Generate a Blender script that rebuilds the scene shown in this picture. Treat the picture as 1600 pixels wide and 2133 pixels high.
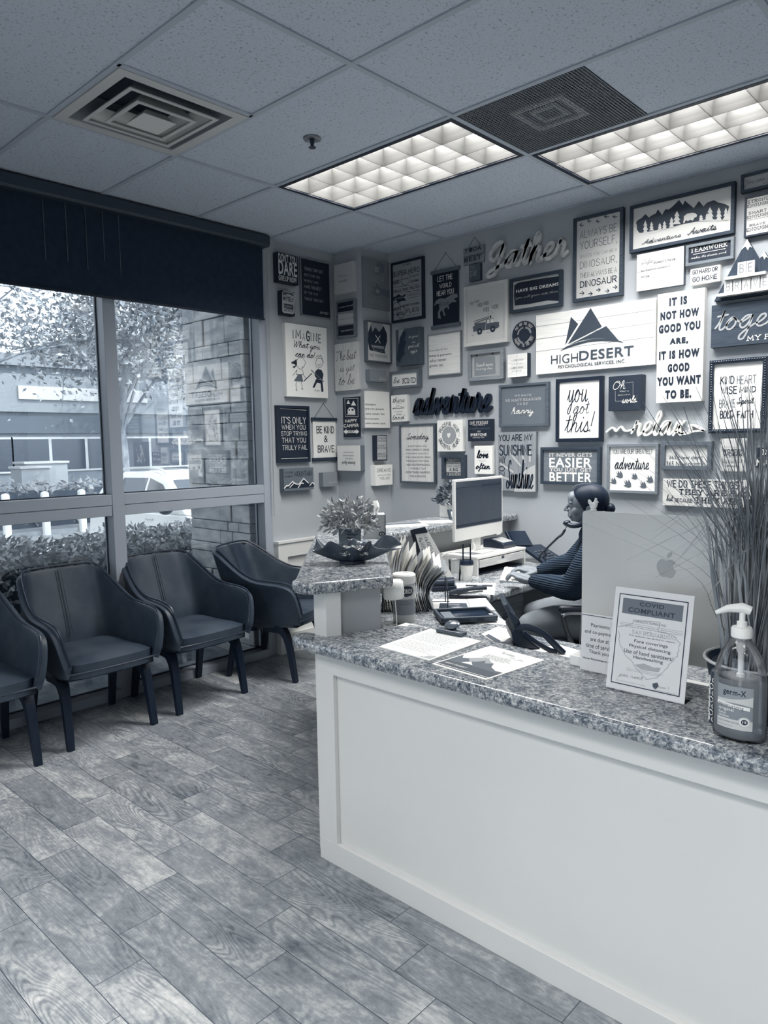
import bpy, bmesh, math, random
from mathutils import Vector, Matrix, noise as mnoise

PI = math.pi
R = math.radians
SC = bpy.context.scene
for _o in list(bpy.data.objects):
    bpy.data.objects.remove(_o)
COL = SC.collection

# ------------------------------------------------------------------ camera, sky, sun, exposure
H = 2.90                       # ceiling height
cam_d = bpy.data.cameras.new('camera')
cam = bpy.data.objects.new('camera', cam_d)
COL.objects.link(cam)
cam.location = (3.2373, -4.1431, 1.4962)
def cam_matrix(yaw, pitch, roll):
    f = Vector((-math.sin(yaw) * math.cos(pitch), math.cos(yaw) * math.cos(pitch), -math.sin(pitch)))
    r = Vector((math.cos(yaw), math.sin(yaw), 0))
    u = r.cross(f)
    r2 = math.cos(roll) * r + math.sin(roll) * u
    u2 = -math.sin(roll) * r + math.cos(roll) * u
    return Matrix((r2, u2, -f)).transposed()
cam.rotation_euler = cam_matrix(0.7507018, 0.0939943, -0.0167673).to_euler()
cam_d.sensor_fit = 'VERTICAL'
cam_d.sensor_height = 24.0
cam_d.lens = 1520.04 * 24.0 / 2133.0
cam_d.clip_end = 200
SC.camera = cam

SC.view_settings.view_transform = 'Standard'
SC.view_settings.look = 'None'
SC.view_settings.exposure = 0.0
SC.view_settings.gamma = 1.0
SC.view_settings.use_curve_mapping = False
SC.cycles.use_denoising = True
SC.cycles.max_bounces = 10
SC.cycles.diffuse_bounces = 5
SC.cycles.glossy_bounces = 4
SC.cycles.transmission_bounces = 8
SC.cycles.transparent_max_bounces = 12
SC.cycles.sample_clamp_indirect = 6.0
SC.cycles.caustics_reflective = False
SC.cycles.caustics_refractive = False

SKY_STRENGTH = 0.85
SUN_STRENGTH = 3.6
LAMP_POWER = 120.0
w = bpy.data.worlds.new('sky')
SC.world = w
w.use_nodes = True
nt = w.node_tree
nt.nodes.clear()
sky = nt.nodes.new('ShaderNodeTexSky')
sky.sky_type = 'NISHITA'
sky.sun_disc = False
sky.sun_elevation = R(48)
sky.sun_rotation = R(70)
bw = nt.nodes.new('ShaderNodeRGBToBW')
ramp = nt.nodes.new('ShaderNodeMixRGB')
ramp.blend_type = 'MULTIPLY'
ramp.inputs[0].default_value = 1.0
ramp.inputs[2].default_value = (0.91, 1.0, 1.11, 1)
bg = nt.nodes.new('ShaderNodeBackground')
bg.inputs[1].default_value = SKY_STRENGTH
wo = nt.nodes.new('ShaderNodeOutputWorld')
nt.links.new(sky.outputs[0], bw.inputs[0])
nt.links.new(bw.outputs[0], ramp.inputs[1])
nt.links.new(ramp.outputs[0], bg.inputs[0])
nt.links.new(bg.outputs[0], wo.inputs[0])

sun_d = bpy.data.lights.new('sun', 'SUN')
sun_d.energy = SUN_STRENGTH
sun_d.angle = R(0.8)
sun_d.color = (1.0, 0.99, 0.96)
sun = bpy.data.objects.new('sun', sun_d)
COL.objects.link(sun)
sun.rotation_euler = Vector((-0.62, -0.15, -0.75)).to_track_quat('-Z', 'Y').to_euler()

# ------------------------------------------------------------------ materials
def s2l(c):
    return c / 12.92 if c <= 0.04045 else ((c + 0.055) / 1.055) ** 2.4
def lin(x, pts):
    for (x0, y0), (x1, y1) in zip(pts, pts[1:]):
        if x <= x1: return y0 + (y1 - y0) * (x - x0) / (x1 - x0)
    return pts[-1][1]
def duo(t):
    """tone 0..1 on the navy to off-white range of the place"""
    r = 12 + 237 * t
    g = r + lin(r, [(12, 14), (65, 10), (122, 7), (166, 3), (200, 0), (249, -1)])
    b = r + lin(r, [(12, 33), (65, 21), (122, 14), (166, 5), (200, -2), (249, -6)])
    return tuple(s2l(min(255, q) / 255) for q in (r, g, b)) + (1.0,)
MATS = {}
def new_mat(name):
    m = bpy.data.materials.new(name)
    m.use_nodes = True
    n = m.node_tree
    return m, n, n.nodes['Principled BSDF']
def M(t, rough=0.55, spec=0.5, metal=0.0, coat=0.0):
    key = ('M', round(t, 3), rough, spec, metal, coat)
    if key in MATS: return MATS[key]
    m, n, p = new_mat('tone_%d_%d' % (round(t * 100), round(rough * 100)))
    p.inputs['Base Color'].default_value = duo(t)
    p.inputs['Roughness'].default_value = rough
    p.inputs['Specular IOR Level'].default_value = spec
    p.inputs['Metallic'].default_value = metal
    p.inputs['Coat Weight'].default_value = coat
    MATS[key] = m
    return m
def V(name, t0, t1, scale=8.0, stretch=(1, 1, 1), rough=0.6, detail=5.0, lo=0.3, hi=0.7, bump=0.0, spec=0.4, distort=0.0):
    """two tone noise material in object space"""
    if name in MATS: return MATS[name]
    m, n, p = new_mat(name)
    tc = n.nodes.new('ShaderNodeTexCoord')
    mp = n.nodes.new('ShaderNodeMapping')
    mp.inputs['Scale'].default_value = stretch
    ns = n.nodes.new('ShaderNodeTexNoise')
    ns.inputs['Scale'].default_value = scale
    ns.inputs['Detail'].default_value = detail
    ns.inputs['Distortion'].default_value = distort
    cr = n.nodes.new('ShaderNodeValToRGB')
    cr.color_ramp.elements[0].position = lo
    cr.color_ramp.elements[1].position = hi
    cr.color_ramp.elements[0].color = duo(t0)
    cr.color_ramp.elements[1].color = duo(t1)
    n.links.new(tc.outputs['Object'], mp.inputs[0])
    n.links.new(mp.outputs[0], ns.inputs['Vector'])
    n.links.new(ns.outputs['Fac'], cr.inputs[0])
    n.links.new(cr.outputs[0], p.inputs['Base Color'])
    p.inputs['Roughness'].default_value = rough
    p.inputs['Specular IOR Level'].default_value = spec
    if bump:
        b = n.nodes.new('ShaderNodeBump')
        b.inputs['Strength'].default_value = bump
        b.inputs['Distance'].default_value = 0.004
        n.links.new(ns.outputs['Fac'], b.inputs['Height'])
        n.links.new(b.outputs[0], p.inputs['Normal'])
    MATS[name] = m
    return m
def wood(t, d=0.07, along='x', rough=0.6):
    st = {'x': (1.2, 14, 14), 'z': (14, 14, 1.2), 'y': (14, 1.2, 14)}[along]
    return V('wood_%s_%d' % (along, round(t * 100)), max(0, t - d), min(1, t + d), 6.0, st, rough, 6, .3, .7, .1, .3, .6)
def math_node(n, op, a, b=None, c=None):
    x = n.nodes.new('ShaderNodeMath'); x.operation = op
    for i, q in enumerate((a, b, c)):
        if q is None: continue
        if isinstance(q, (int, float)): x.inputs[i].default_value = q
        else: n.links.new(q, x.inputs[i])
    return x.outputs[0]
def mix_col(n, fac, a, b, mode='MIX'):
    x = n.nodes.new('ShaderNodeMixRGB'); x.blend_type = mode
    for i, q in enumerate((fac, a, b)):
        if isinstance(q, (int, float)): x.inputs[i].default_value = q
        elif isinstance(q, tuple): x.inputs[i].default_value = q
        else: n.links.new(q, x.inputs[i])
    return x.outputs[0]
def ramp_node(n, fac, stops):
    cr = n.nodes.new('ShaderNodeValToRGB')
    el = cr.color_ramp.elements
    while len(el) < len(stops): el.new(0.5)
    for e, (pos, t) in zip(el, stops):
        e.position = pos
        e.color = duo(t) if not isinstance(t, tuple) else t
    n.links.new(fac, cr.inputs[0])
    return cr.outputs[0]
def noise_node(n, vec, scale, detail=4.0, rough=0.55, dist=0.0):
    x = n.nodes.new('ShaderNodeTexNoise')
    x.inputs['Scale'].default_value = scale
    x.inputs['Detail'].default_value = detail
    x.inputs['Roughness'].default_value = rough
    x.inputs['Distortion'].default_value = dist
    n.links.new(vec, x.inputs['Vector'])
    return x.outputs['Fac']
def map_node(n, vec, scale=(1, 1, 1), loc=(0, 0, 0)):
    x = n.nodes.new('ShaderNodeMapping')
    x.inputs['Scale'].default_value = scale
    x.inputs['Location'].default_value = loc
    n.links.new(vec, x.inputs[0])
    return x.outputs[0]

def floor_material():
    m, n, p = new_mat('wood_look_plank_tile')
    tc = n.nodes.new('ShaderNodeTexCoord').outputs['Object']
    sp = n.nodes.new('ShaderNodeSeparateXYZ'); n.links.new(tc, sp.inputs[0])
    X, Y = sp.outputs[0], sp.outputs[1]
    Wd, Ln = 0.1505, 0.600
    rowf = math_node(n, 'DIVIDE', math_node(n, 'MULTIPLY', math_node(n, 'ADD', Y, 2.566), -1.0), Wd)   # 0 at y=-2.566, grows to -y
    row = math_node(n, 'FLOOR', rowf)
    fy = math_node(n, 'SUBTRACT', rowf, row)
    uf = math_node(n, 'DIVIDE', math_node(n, 'SUBTRACT', math_node(n, 'SUBTRACT', X, 0.716), math_node(n, 'MULTIPLY', row, 0.1535)), Ln)
    pk = math_node(n, 'FLOOR', uf)
    fx = math_node(n, 'SUBTRACT', uf, pk)
    cid = n.nodes.new('ShaderNodeCombineXYZ')
    n.links.new(pk, cid.inputs[0]); n.links.new(row, cid.inputs[1])
    wn = n.nodes.new('ShaderNodeTexWhiteNoise'); wn.noise_dimensions = '3D'
    n.links.new(cid.outputs[0], wn.inputs['Vector'])
    off = n.nodes.new('ShaderNodeVectorMath'); off.operation = 'MULTIPLY_ADD'
    n.links.new(wn.outputs['Color'], off.inputs[0]); off.inputs[1].default_value = (37, 29, 17)
    n.links.new(tc, off.inputs[2])
    pv = off.outputs[0]
    # cathedral grain: contour lines of a stretched noise field
    g = noise_node(n, map_node(n, pv, (1.0, 5.2, 1)), 1.5, 1.5, 0.45, 0.5)
    contour = math_node(n, 'SINE', math_node(n, 'MULTIPLY', g, 150.0))
    contour = math_node(n, 'MULTIPLY_ADD', contour, 0.5, 0.5)
    contour = math_node(n, 'POWER', contour, 2.2)
    fine = noise_node(n, map_node(n, pv, (5, 95, 1)), 1.8, 6, 0.7)
    cloud = noise_node(n, map_node(n, pv, (1.6, 3.0, 1)), 2.6, 6, 0.66, 0.9)
    mott = noise_node(n, map_node(n, pv, (1.5, 2.4, 1)), 26, 5, 0.72)
    tone = math_node(n, 'MULTIPLY_ADD', cloud, 0.62, 0.02)
    tone = math_node(n, 'ADD', tone, math_node(n, 'MULTIPLY', wn.outputs['Value'], 0.15))
    gm = noise_node(n, map_node(n, pv, (1.2, 2.2, 1), (3, 1, 0)), 2.0, 3)
    gm = math_node(n, 'SMOOTH_MIN', math_node(n, 'MAXIMUM', math_node(n, 'MULTIPLY_ADD', gm, 3.0, -1.1), 0.0), 1.0, 0.1)
    tone = math_node(n, 'SUBTRACT', tone, math_node(n, 'MULTIPLY', math_node(n, 'MULTIPLY', contour, gm), 0.17))
    tone = math_node(n, 'ADD', tone, math_node(n, 'MULTIPLY_ADD', fine, 0.24, -0.11))
    tone = math_node(n, 'ADD', tone, math_node(n, 'MULTIPLY_ADD', mott, 0.42, -0.2))
    col = ramp_node(n, tone, [(0.08, 0.20), (0.40, 0.55), (0.68, 0.88)])
    ex = math_node(n, 'MULTIPLY', math_node(n, 'MINIMUM', fx, math_node(n, 'SUBTRACT', 1.0, fx)), Ln)
    ey = math_node(n, 'MULTIPLY', math_node(n, 'MINIMUM', fy, math_node(n, 'SUBTRACT', 1.0, fy)), Wd)
    e = math_node(n, 'MINIMUM', ex, ey)
    gr = math_node(n, 'LESS_THAN', e, 0.0012)
    col = mix_col(n, gr, col, duo(0.17))
    n.links.new(col, p.inputs['Base Color'])
    rr = math_node(n, 'MULTIPLY_ADD', mott, 0.25, 0.30)
    n.links.new(rr, p.inputs['Roughness'])
    p.inputs['Specular IOR Level'].default_value = 0.45
    b = n.nodes.new('ShaderNodeBump'); b.inputs['Strength'].default_value = 0.25; b.inputs['Distance'].default_value = 0.002
    hgt = math_node(n, 'SUBTRACT', math_node(n, 'MULTIPLY', fine, 0.4), gr)
    n.links.new(hgt, b.inputs['Height']); n.links.new(b.outputs[0], p.inputs['Normal'])
    return m
def granite_material():
    m, n, p = new_mat('speckled_granite')
    tc = n.nodes.new('ShaderNodeTexCoord').outputs['Object']
    st = map_node(n, tc, (1, 1, 1))
    a = noise_node(n, st, 105, 6, 0.74, 0.6)
    c = noise_node(n, map_node(n, tc, (1, 1, 1), (5, 2, 1)), 34, 5, 0.7, 1.0)
    f = noise_node(n, map_node(n, tc, (1, 1, 1), (9, 4, 2)), 240, 3, 0.6, 0.3)
    tone = math_node(n, 'ADD', math_node(n, 'MULTIPLY', a, 0.62), math_node(n, 'MULTIPLY', c, 0.38))
    col = ramp_node(n, tone, [(0.36, 0.06), (0.44, 0.30), (0.51, 0.56), (0.60, 0.84)])
    fl = math_node(n, 'GREATER_THAN', f, 0.61)
    col = mix_col(n, math_node(n, 'MULTIPLY', fl, 0.75), col, duo(0.05))
    n.links.new(col, p.inputs['Base Color'])
    p.inputs['Roughness'].default_value = 0.16
    p.inputs['Specular IOR Level'].default_value = 0.55
    return m
def tile_material():
    m, n, p = new_mat('fissured_ceiling_tile')
    tc = n.nodes.new('ShaderNodeTexCoord').outputs['Object']
    a = noise_node(n, map_node(n, tc, (1.5, 1, 1)), 85, 3, 0.62, 0.8)
    b_ = noise_node(n, tc, 200, 2, 0.5)
    col = ramp_node(n, a, [(0.34, (.31, .345, .40, 1)), (0.43, (.60, .655, .735, 1))])
    n.links.new(col, p.inputs['Base Color'])
    p.inputs['Roughness'].default_value = 0.95
    p.inputs['Specular IOR Level'].default_value = 0.1
    b = n.nodes.new('ShaderNodeBump'); b.inputs['Strength'].default_value = 0.3; b.inputs['Distance'].default_value = 0.003
    n.links.new(math_node(n, 'ADD', a, math_node(n, 'MULTIPLY', b_, 0.5)), b.inputs['Height'])
    n.links.new(b.outputs[0], p.inputs['Normal'])
    return m
def glass_material():
    m = bpy.data.materials.new('window_glass'); m.use_nodes = True
    n = m.node_tree; n.nodes.clear()
    t = n.nodes.new('ShaderNodeBsdfTransparent'); t.inputs[0].default_value = (0.93, 0.95, 0.96, 1)
    g = n.nodes.new('ShaderNodeBsdfGlossy'); g.inputs['Roughness'].default_value = 0.0
    g.inputs[0].default_value = (0.95, 0.97, 1, 1)
    fr = n.nodes.new('ShaderNodeFresnel'); fr.inputs[0].default_value = 1.55
    fac = math_node(n, 'MULTIPLY_ADD', fr.outputs[0], 1.0, 0.13)
    mx = n.nodes.new('ShaderNodeMixShader')
    n.links.new(fac, mx.inputs[0]); n.links.new(t.outputs[0], mx.inputs[1]); n.links.new(g.outputs[0], mx.inputs[2])
    o = n.nodes.new('ShaderNodeOutputMaterial'); n.links.new(mx.outputs[0], o.inputs[0])
    return m
def neutral(name, v, rough=.4, spec=.5, metal=0.0):
    m, n, p = new_mat(name)
    p.inputs['Base Color'].default_value = (v, v, v * .97, 1)
    p.inputs['Roughness'].default_value = rough; p.inputs['Specular IOR Level'].default_value = spec; p.inputs['Metallic'].default_value = metal
    return m
def gel_material():
    m = bpy.data.materials.new('sanitizer_gel'); m.use_nodes = True
    n = m.node_tree; n.nodes.clear()
    t = n.nodes.new('ShaderNodeBsdfTransparent'); t.inputs[0].default_value = (.97, .98, .99, 1)
    d = n.nodes.new('ShaderNodeBsdfDiffuse'); d.inputs[0].default_value = (.80, .82, .84, 1)
    mx = n.nodes.new('ShaderNodeMixShader'); mx.inputs[0].default_value = .34
    n.links.new(t.outputs[0], mx.inputs[1]); n.links.new(d.outputs[0], mx.inputs[2])
    o = n.nodes.new('ShaderNodeOutputMaterial'); n.links.new(mx.outputs[0], o.inputs[0])
    return m
def clear_material(name, tint=0.95, ior=1.45, base=0.03, rough=0.02):
    m = bpy.data.materials.new(name); m.use_nodes = True
    n = m.node_tree; n.nodes.clear()
    t = n.nodes.new('ShaderNodeBsdfTransparent'); t.inputs[0].default_value = (tint, tint, tint * 1.01, 1)
    g = n.nodes.new('ShaderNodeBsdfGlossy'); g.inputs['Roughness'].default_value = rough
    fr = n.nodes.new('ShaderNodeFresnel'); fr.inputs[0].default_value = ior
    fac = math_node(n, 'ADD', fr.outputs[0], base)
    mx = n.nodes.new('ShaderNodeMixShader')
    n.links.new(fac, mx.inputs[0]); n.links.new(t.outputs[0], mx.inputs[1]); n.links.new(g.outputs[0], mx.inputs[2])
    o = n.nodes.new('ShaderNodeOutputMaterial'); n.links.new(mx.outputs[0], o.inputs[0])
    return m
def screen_material(name, t, e):
    m, n, p = new_mat(name)
    p.inputs['Base Color'].default_value = duo(0.03)
    p.inputs['Roughness'].default_value = 0.15
    p.inputs['Emission Color'].default_value = duo(t)
    p.inputs['Emission Strength'].default_value = e
    return m

# ------------------------------------------------------------------ mesh helpers
class MB:
    def __init__(s): s.v = []; s.f = []
    def add(s, v, f):
        b = len(s.v); s.v += [tuple(q) for q in v]; s.f += [tuple(b + i for i in q) for q in f]; return s
    def box(s, x0, y0, z0, x1, y1, z1):
        v = [(x, y, z) for z in (z0, z1) for y in (y0, y1) for x in (x0, x1)]
        return s.add(v, [(0, 2, 3, 1), (4, 5, 7, 6), (0, 1, 5, 4), (2, 6, 7, 3), (0, 4, 6, 2), (1, 3, 7, 5)])
    def obox(s, c, size, mat=None):
        a, b, d = (q / 2 for q in size)
        v = [Vector((x, y, z)) for z in (-d, d) for y in (-b, b) for x in (-a, a)]
        if mat is not None: v = [mat @ q for q in v]
        return s.add([q + Vector(c) for q in v], [(0, 2, 3, 1), (4, 5, 7, 6), (0, 1, 5, 4), (2, 6, 7, 3), (0, 4, 6, 2), (1, 3, 7, 5)])
    def prism(s, poly, z0, z1):
        n = len(poly)
        v = [(x, y, z0) for x, y in poly] + [(x, y, z1) for x, y in poly]
        f = [tuple(range(n))[::-1], tuple(range(n, 2 * n))] + [(i, (i + 1) % n, n + (i + 1) % n, n + i) for i in range(n)]
        return s.add(v, f)
    def tube(s, pts, r, n=8, closed=False, ry=None, up=None):
        pts = [Vector(p) for p in pts]
        k = len(pts)
        rr = r if isinstance(r, (list, tuple)) else [r] * k
        ring = []; prev = None
        for i, p in enumerate(pts):
            a = pts[i - 1] if (i or closed) else p
            b = pts[(i + 1) % k] if (i < k - 1 or closed) else p
            t = (b - a).normalized()
            if prev is None:
                u = Vector(up) if up else (Vector((0, 0, 1)) if abs(t.z) < 0.9 else Vector((1, 0, 0)))
                nr = (u - t * u.dot(t)).normalized()
            else:
                nr = prev - t * prev.dot(t)
                nr = nr.normalized() if nr.length > 1e-6 else t.orthogonal().normalized()
            prev = nr
            bn = t.cross(nr)
            for j in range(n):
                a_ = 2 * PI * (j + .5) / n
                ring.append(p + nr * math.cos(a_) * rr[i] + bn * math.sin(a_) * rr[i] * (ry or 1))
        f = []
        for i in range(k if closed else k - 1):
            for j in range(n):
                f.append((i * n + j, i * n + (j + 1) % n, ((i + 1) % k) * n + (j + 1) % n, ((i + 1) % k) * n + j))
        if not closed:
            f.append(tuple(range(n))[::-1]); f.append(tuple(range((k - 1) * n, k * n)))
        return s.add(ring, f)
    def lathe(s, prof, n=24, c=(0, 0, 0), sx=1, sy=1):
        v = []; k = len(prof)
        for r, z in prof:
            for j in range(n):
                a = 2 * PI * j / n
                v.append((c[0] + r * math.cos(a) * sx, c[1] + r * math.sin(a) * sy, c[2] + z))
        f = []
        for i in range(k - 1):
            for j in range(n):
                f.append((i * n + j, i * n + (j + 1) % n, (i + 1) * n + (j + 1) % n, (i + 1) * n + j))
        if prof[0][0] > 1e-6: f.append(tuple(range(n))[::-1])
        if prof[-1][0] > 1e-6: f.append(tuple(range((k - 1) * n, k * n)))
        return s.add(v, f)
    def ball(s, c, r, n=12, m=8, mat=None):
        rx, ry, rz = r if isinstance(r, (tuple, list)) else (r, r, r)
        v = [Vector((0, 0, -rz))]
        for i in range(1, m):
            b = -PI / 2 + PI * i / m
            for j in range(n):
                a = 2 * PI * j / n
                v.append(Vector((rx * math.cos(b) * math.cos(a), ry * math.cos(b) * math.sin(a), rz * math.sin(b))))
        v.append(Vector((0, 0, rz)))
        f = [(0, 1 + (j + 1) % n, 1 + j) for j in range(n)]
        for i in range(m - 2):
            for j in range(n):
                f.append((1 + i * n + j, 1 + i * n + (j + 1) % n, 1 + (i + 1) * n + (j + 1) % n, 1 + (i + 1) * n + j))
        t = len(v) - 1; b0 = 1 + (m - 2) * n
        f += [(b0 + j, b0 + (j + 1) % n, t) for j in range(n)]
        if mat is not None: v = [mat @ q for q in v]
        return s.add([q + Vector(c) for q in v], f)
    def grid(s, rows):
        k = len(rows[0]); v = [p for r in rows for p in r]; f = []
        for i in range(len(rows) - 1):
            for j in range(k - 1):
                f.append((i * k + j, i * k + j + 1, (i + 1) * k + j + 1, (i + 1) * k + j))
        return s.add(v, f)
    def ring(s, x0, y0, x1, y1, w, z0, z1):
        s.box(x0, y0, z0, x1, y0 + w, z1); s.box(x0, y1 - w, z0, x1, y1, z1)
        s.box(x0, y0 + w, z0, x0 + w, y1 - w, z1); return s.box(x1 - w, y0 + w, z0, x1, y1 - w, z1)
    def quad(s, a, b, c, d): return s.add([a, b, c, d], [(0, 1, 2, 3)])
    def build(s, name, mat, parent=None, smooth=30, bevel=0, seg=2, normals=True, local=False):
        me = bpy.data.meshes.new(name)
        off = Vector((0, 0, 0))
        if parent is not None and not local:
            q = parent
            while q is not None: off += q.location; q = q.parent
        me.from_pydata([tuple(Vector(p) - off) for p in s.v], [], s.f)
        if normals:
            b = bmesh.new(); b.from_mesh(me)
            bmesh.ops.recalc_face_normals(b, faces=b.faces)
            b.to_mesh(me); b.free()
        if smooth:
            me.shade_smooth(); me.set_sharp_from_angle(angle=R(smooth))
        me.materials.append(mat)
        o = bpy.data.objects.new(name, me)
        COL.objects.link(o)
        if parent is not None: o.parent = parent
        if bevel:
            m = o.modifiers.new('edge', 'BEVEL'); m.width = bevel; m.segments = seg; m.limit_method = 'ANGLE'; m.angle_limit = R(40)
        return o
def tag(o, label=None, cat=None, group=None, kind=None):
    if label: o['label'] = label
    if cat: o['category'] = cat
    if group: o['group'] = group
    if kind: o['kind'] = kind
    return o
def thing(name, label, cat, loc=(0, 0, 0), rotz=0, group=None):
    o = bpy.data.objects.new(name, None)
    o.empty_display_size = 0.05
    COL.objects.link(o); o.location = loc; o.rotation_euler = (0, 0, rotz)
    return tag(o, label, cat, group)
def struct(mb, name, mat, **k):
    return tag(mb.build(name, mat, **k), kind='structure')
def seg(pts, k=6):
    """Catmull-Rom through 2D or 3D points"""
    pts = [Vector(p) for p in pts]
    if len(pts) < 3: return pts
    out = []
    for i in range(len(pts) - 1):
        p0 = pts[max(i - 1, 0)]; p1 = pts[i]; p2 = pts[i + 1]; p3 = pts[min(i + 2, len(pts) - 1)]
        for j in range(k):
            t = j / k
            out.append(0.5 * ((2 * p1) + (p2 - p0) * t + (2 * p0 - 5 * p1 + 4 * p2 - p3) * t * t + (3 * p1 - p0 - 3 * p2 + p3) * t ** 3))
    out.append(pts[-1])
    return out
def modmesh(o):
    """bake the modifiers of a fresh object into its mesh"""
    dg = bpy.context.evaluated_depsgraph_get()
    me = bpy.data.meshes.new_from_object(o.evaluated_get(dg))
    o.modifiers.clear(); o.data = me
    return o
def copy_tree(o, parent=None):
    c = o.copy(); COL.objects.link(c); c.parent = parent
    for ch in list(o.children): copy_tree(ch, c)
    return c

# ------------------------------------------------------------------ lettering
HAND = {  # upper case strokes, cap height 10; ~ marks a curve
'A':'0,0 2.6,10 5.2,0;.9,3.5 4.3,3.5','B':'0,0 0,10;~0,10 2.8,10 4,8.9 4,6.6 2.6,5.4 0,5.3;~0,5.3 3,5.1 4.5,3.8 4.5,1.5 3,.1 0,0','C':'~4.8,8 3.6,9.8 1.6,9.8 .2,7.4 0,5 .2,2.6 1.6,.2 3.6,.2 4.8,2',
'D':'0,0 0,10;~0,10 2.4,9.9 4.3,8 4.8,5 4.3,2 2.4,.1 0,0','E':'4,10 0,10 0,0 4,0;0,5.2 3.3,5.2','F':'4,10 0,10 0,0;0,5.2 3.3,5.2','G':'~4.8,8 3.6,9.8 1.6,9.8 .2,7.4 0,5 .2,2.6 1.6,.2 3.6,.3 4.8,1.6 4.9,4.4;4.9,4.5 2.9,4.5',
'H':'0,0 0,10;4.4,0 4.4,10;0,5.2 4.4,5.2','I':'0,0 0,10','J':'~3.4,10 3.4,2.2 2.6,.2 1,.1 0,1.8','K':'0,0 0,10;4.3,10 0,4.2;1.3,5.8 4.6,0','L':'0,10 0,0 3.8,0','M':'0,0 .4,10 3.1,2.4 5.8,10 6.2,0','N':'0,0 0,10 4.6,0 4.6,10',
'O':'~2.5,10 .8,9 0,5 .8,1 2.5,0 4.2,1 5,5 4.2,9 2.5,10','P':'0,0 0,10;~0,10 3,10 4.4,8.8 4.4,6 3,4.7 0,4.6','Q':'~2.5,10 .8,9 0,5 .8,1 2.5,0 4.2,1 5,5 4.2,9 2.5,10;3,2.4 5.2,-.6','R':'0,0 0,10;~0,10 3,10 4.3,8.8 4.3,6.2 3,5 0,4.9;2.2,4.9 4.7,0',
'S':'~4.2,8.4 3.2,9.9 1.2,9.8 .1,8 .6,6.2 2.3,5.2 4,4 4.4,2 3.2,.2 1.2,.1 0,1.6','T':'0,10 5,10;2.5,10 2.5,0','U':'~0,10 0,2.6 .9,.3 2.4,0 3.9,.3 4.8,2.6 4.8,10','V':'0,10 2.5,0 5,10','W':'0,10 1.7,0 3.5,8.4 5.3,0 7,10','X':'0,0 4.6,10;0,10 4.6,0','Y':'0,10 2.5,5 5,10;2.5,5 2.5,0','Z':'0,10 4.6,10 0,0 4.6,0',
"'":'0,10 -.2,7.8',',':'.4,1 0,-1.6','.':'0,0 .1,.3','!':'0,10 0,3;0,.3 .1,0','&':'~4.6,0 1,6.6 .8,8.8 2,10 3.2,8.8 2.6,6.6 .4,3.6 .4,1.2 1.8,0 3.4,1 4.6,4','-':'0,4.6 2.4,4.6','/':'0,0 3.6,10'}
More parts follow.
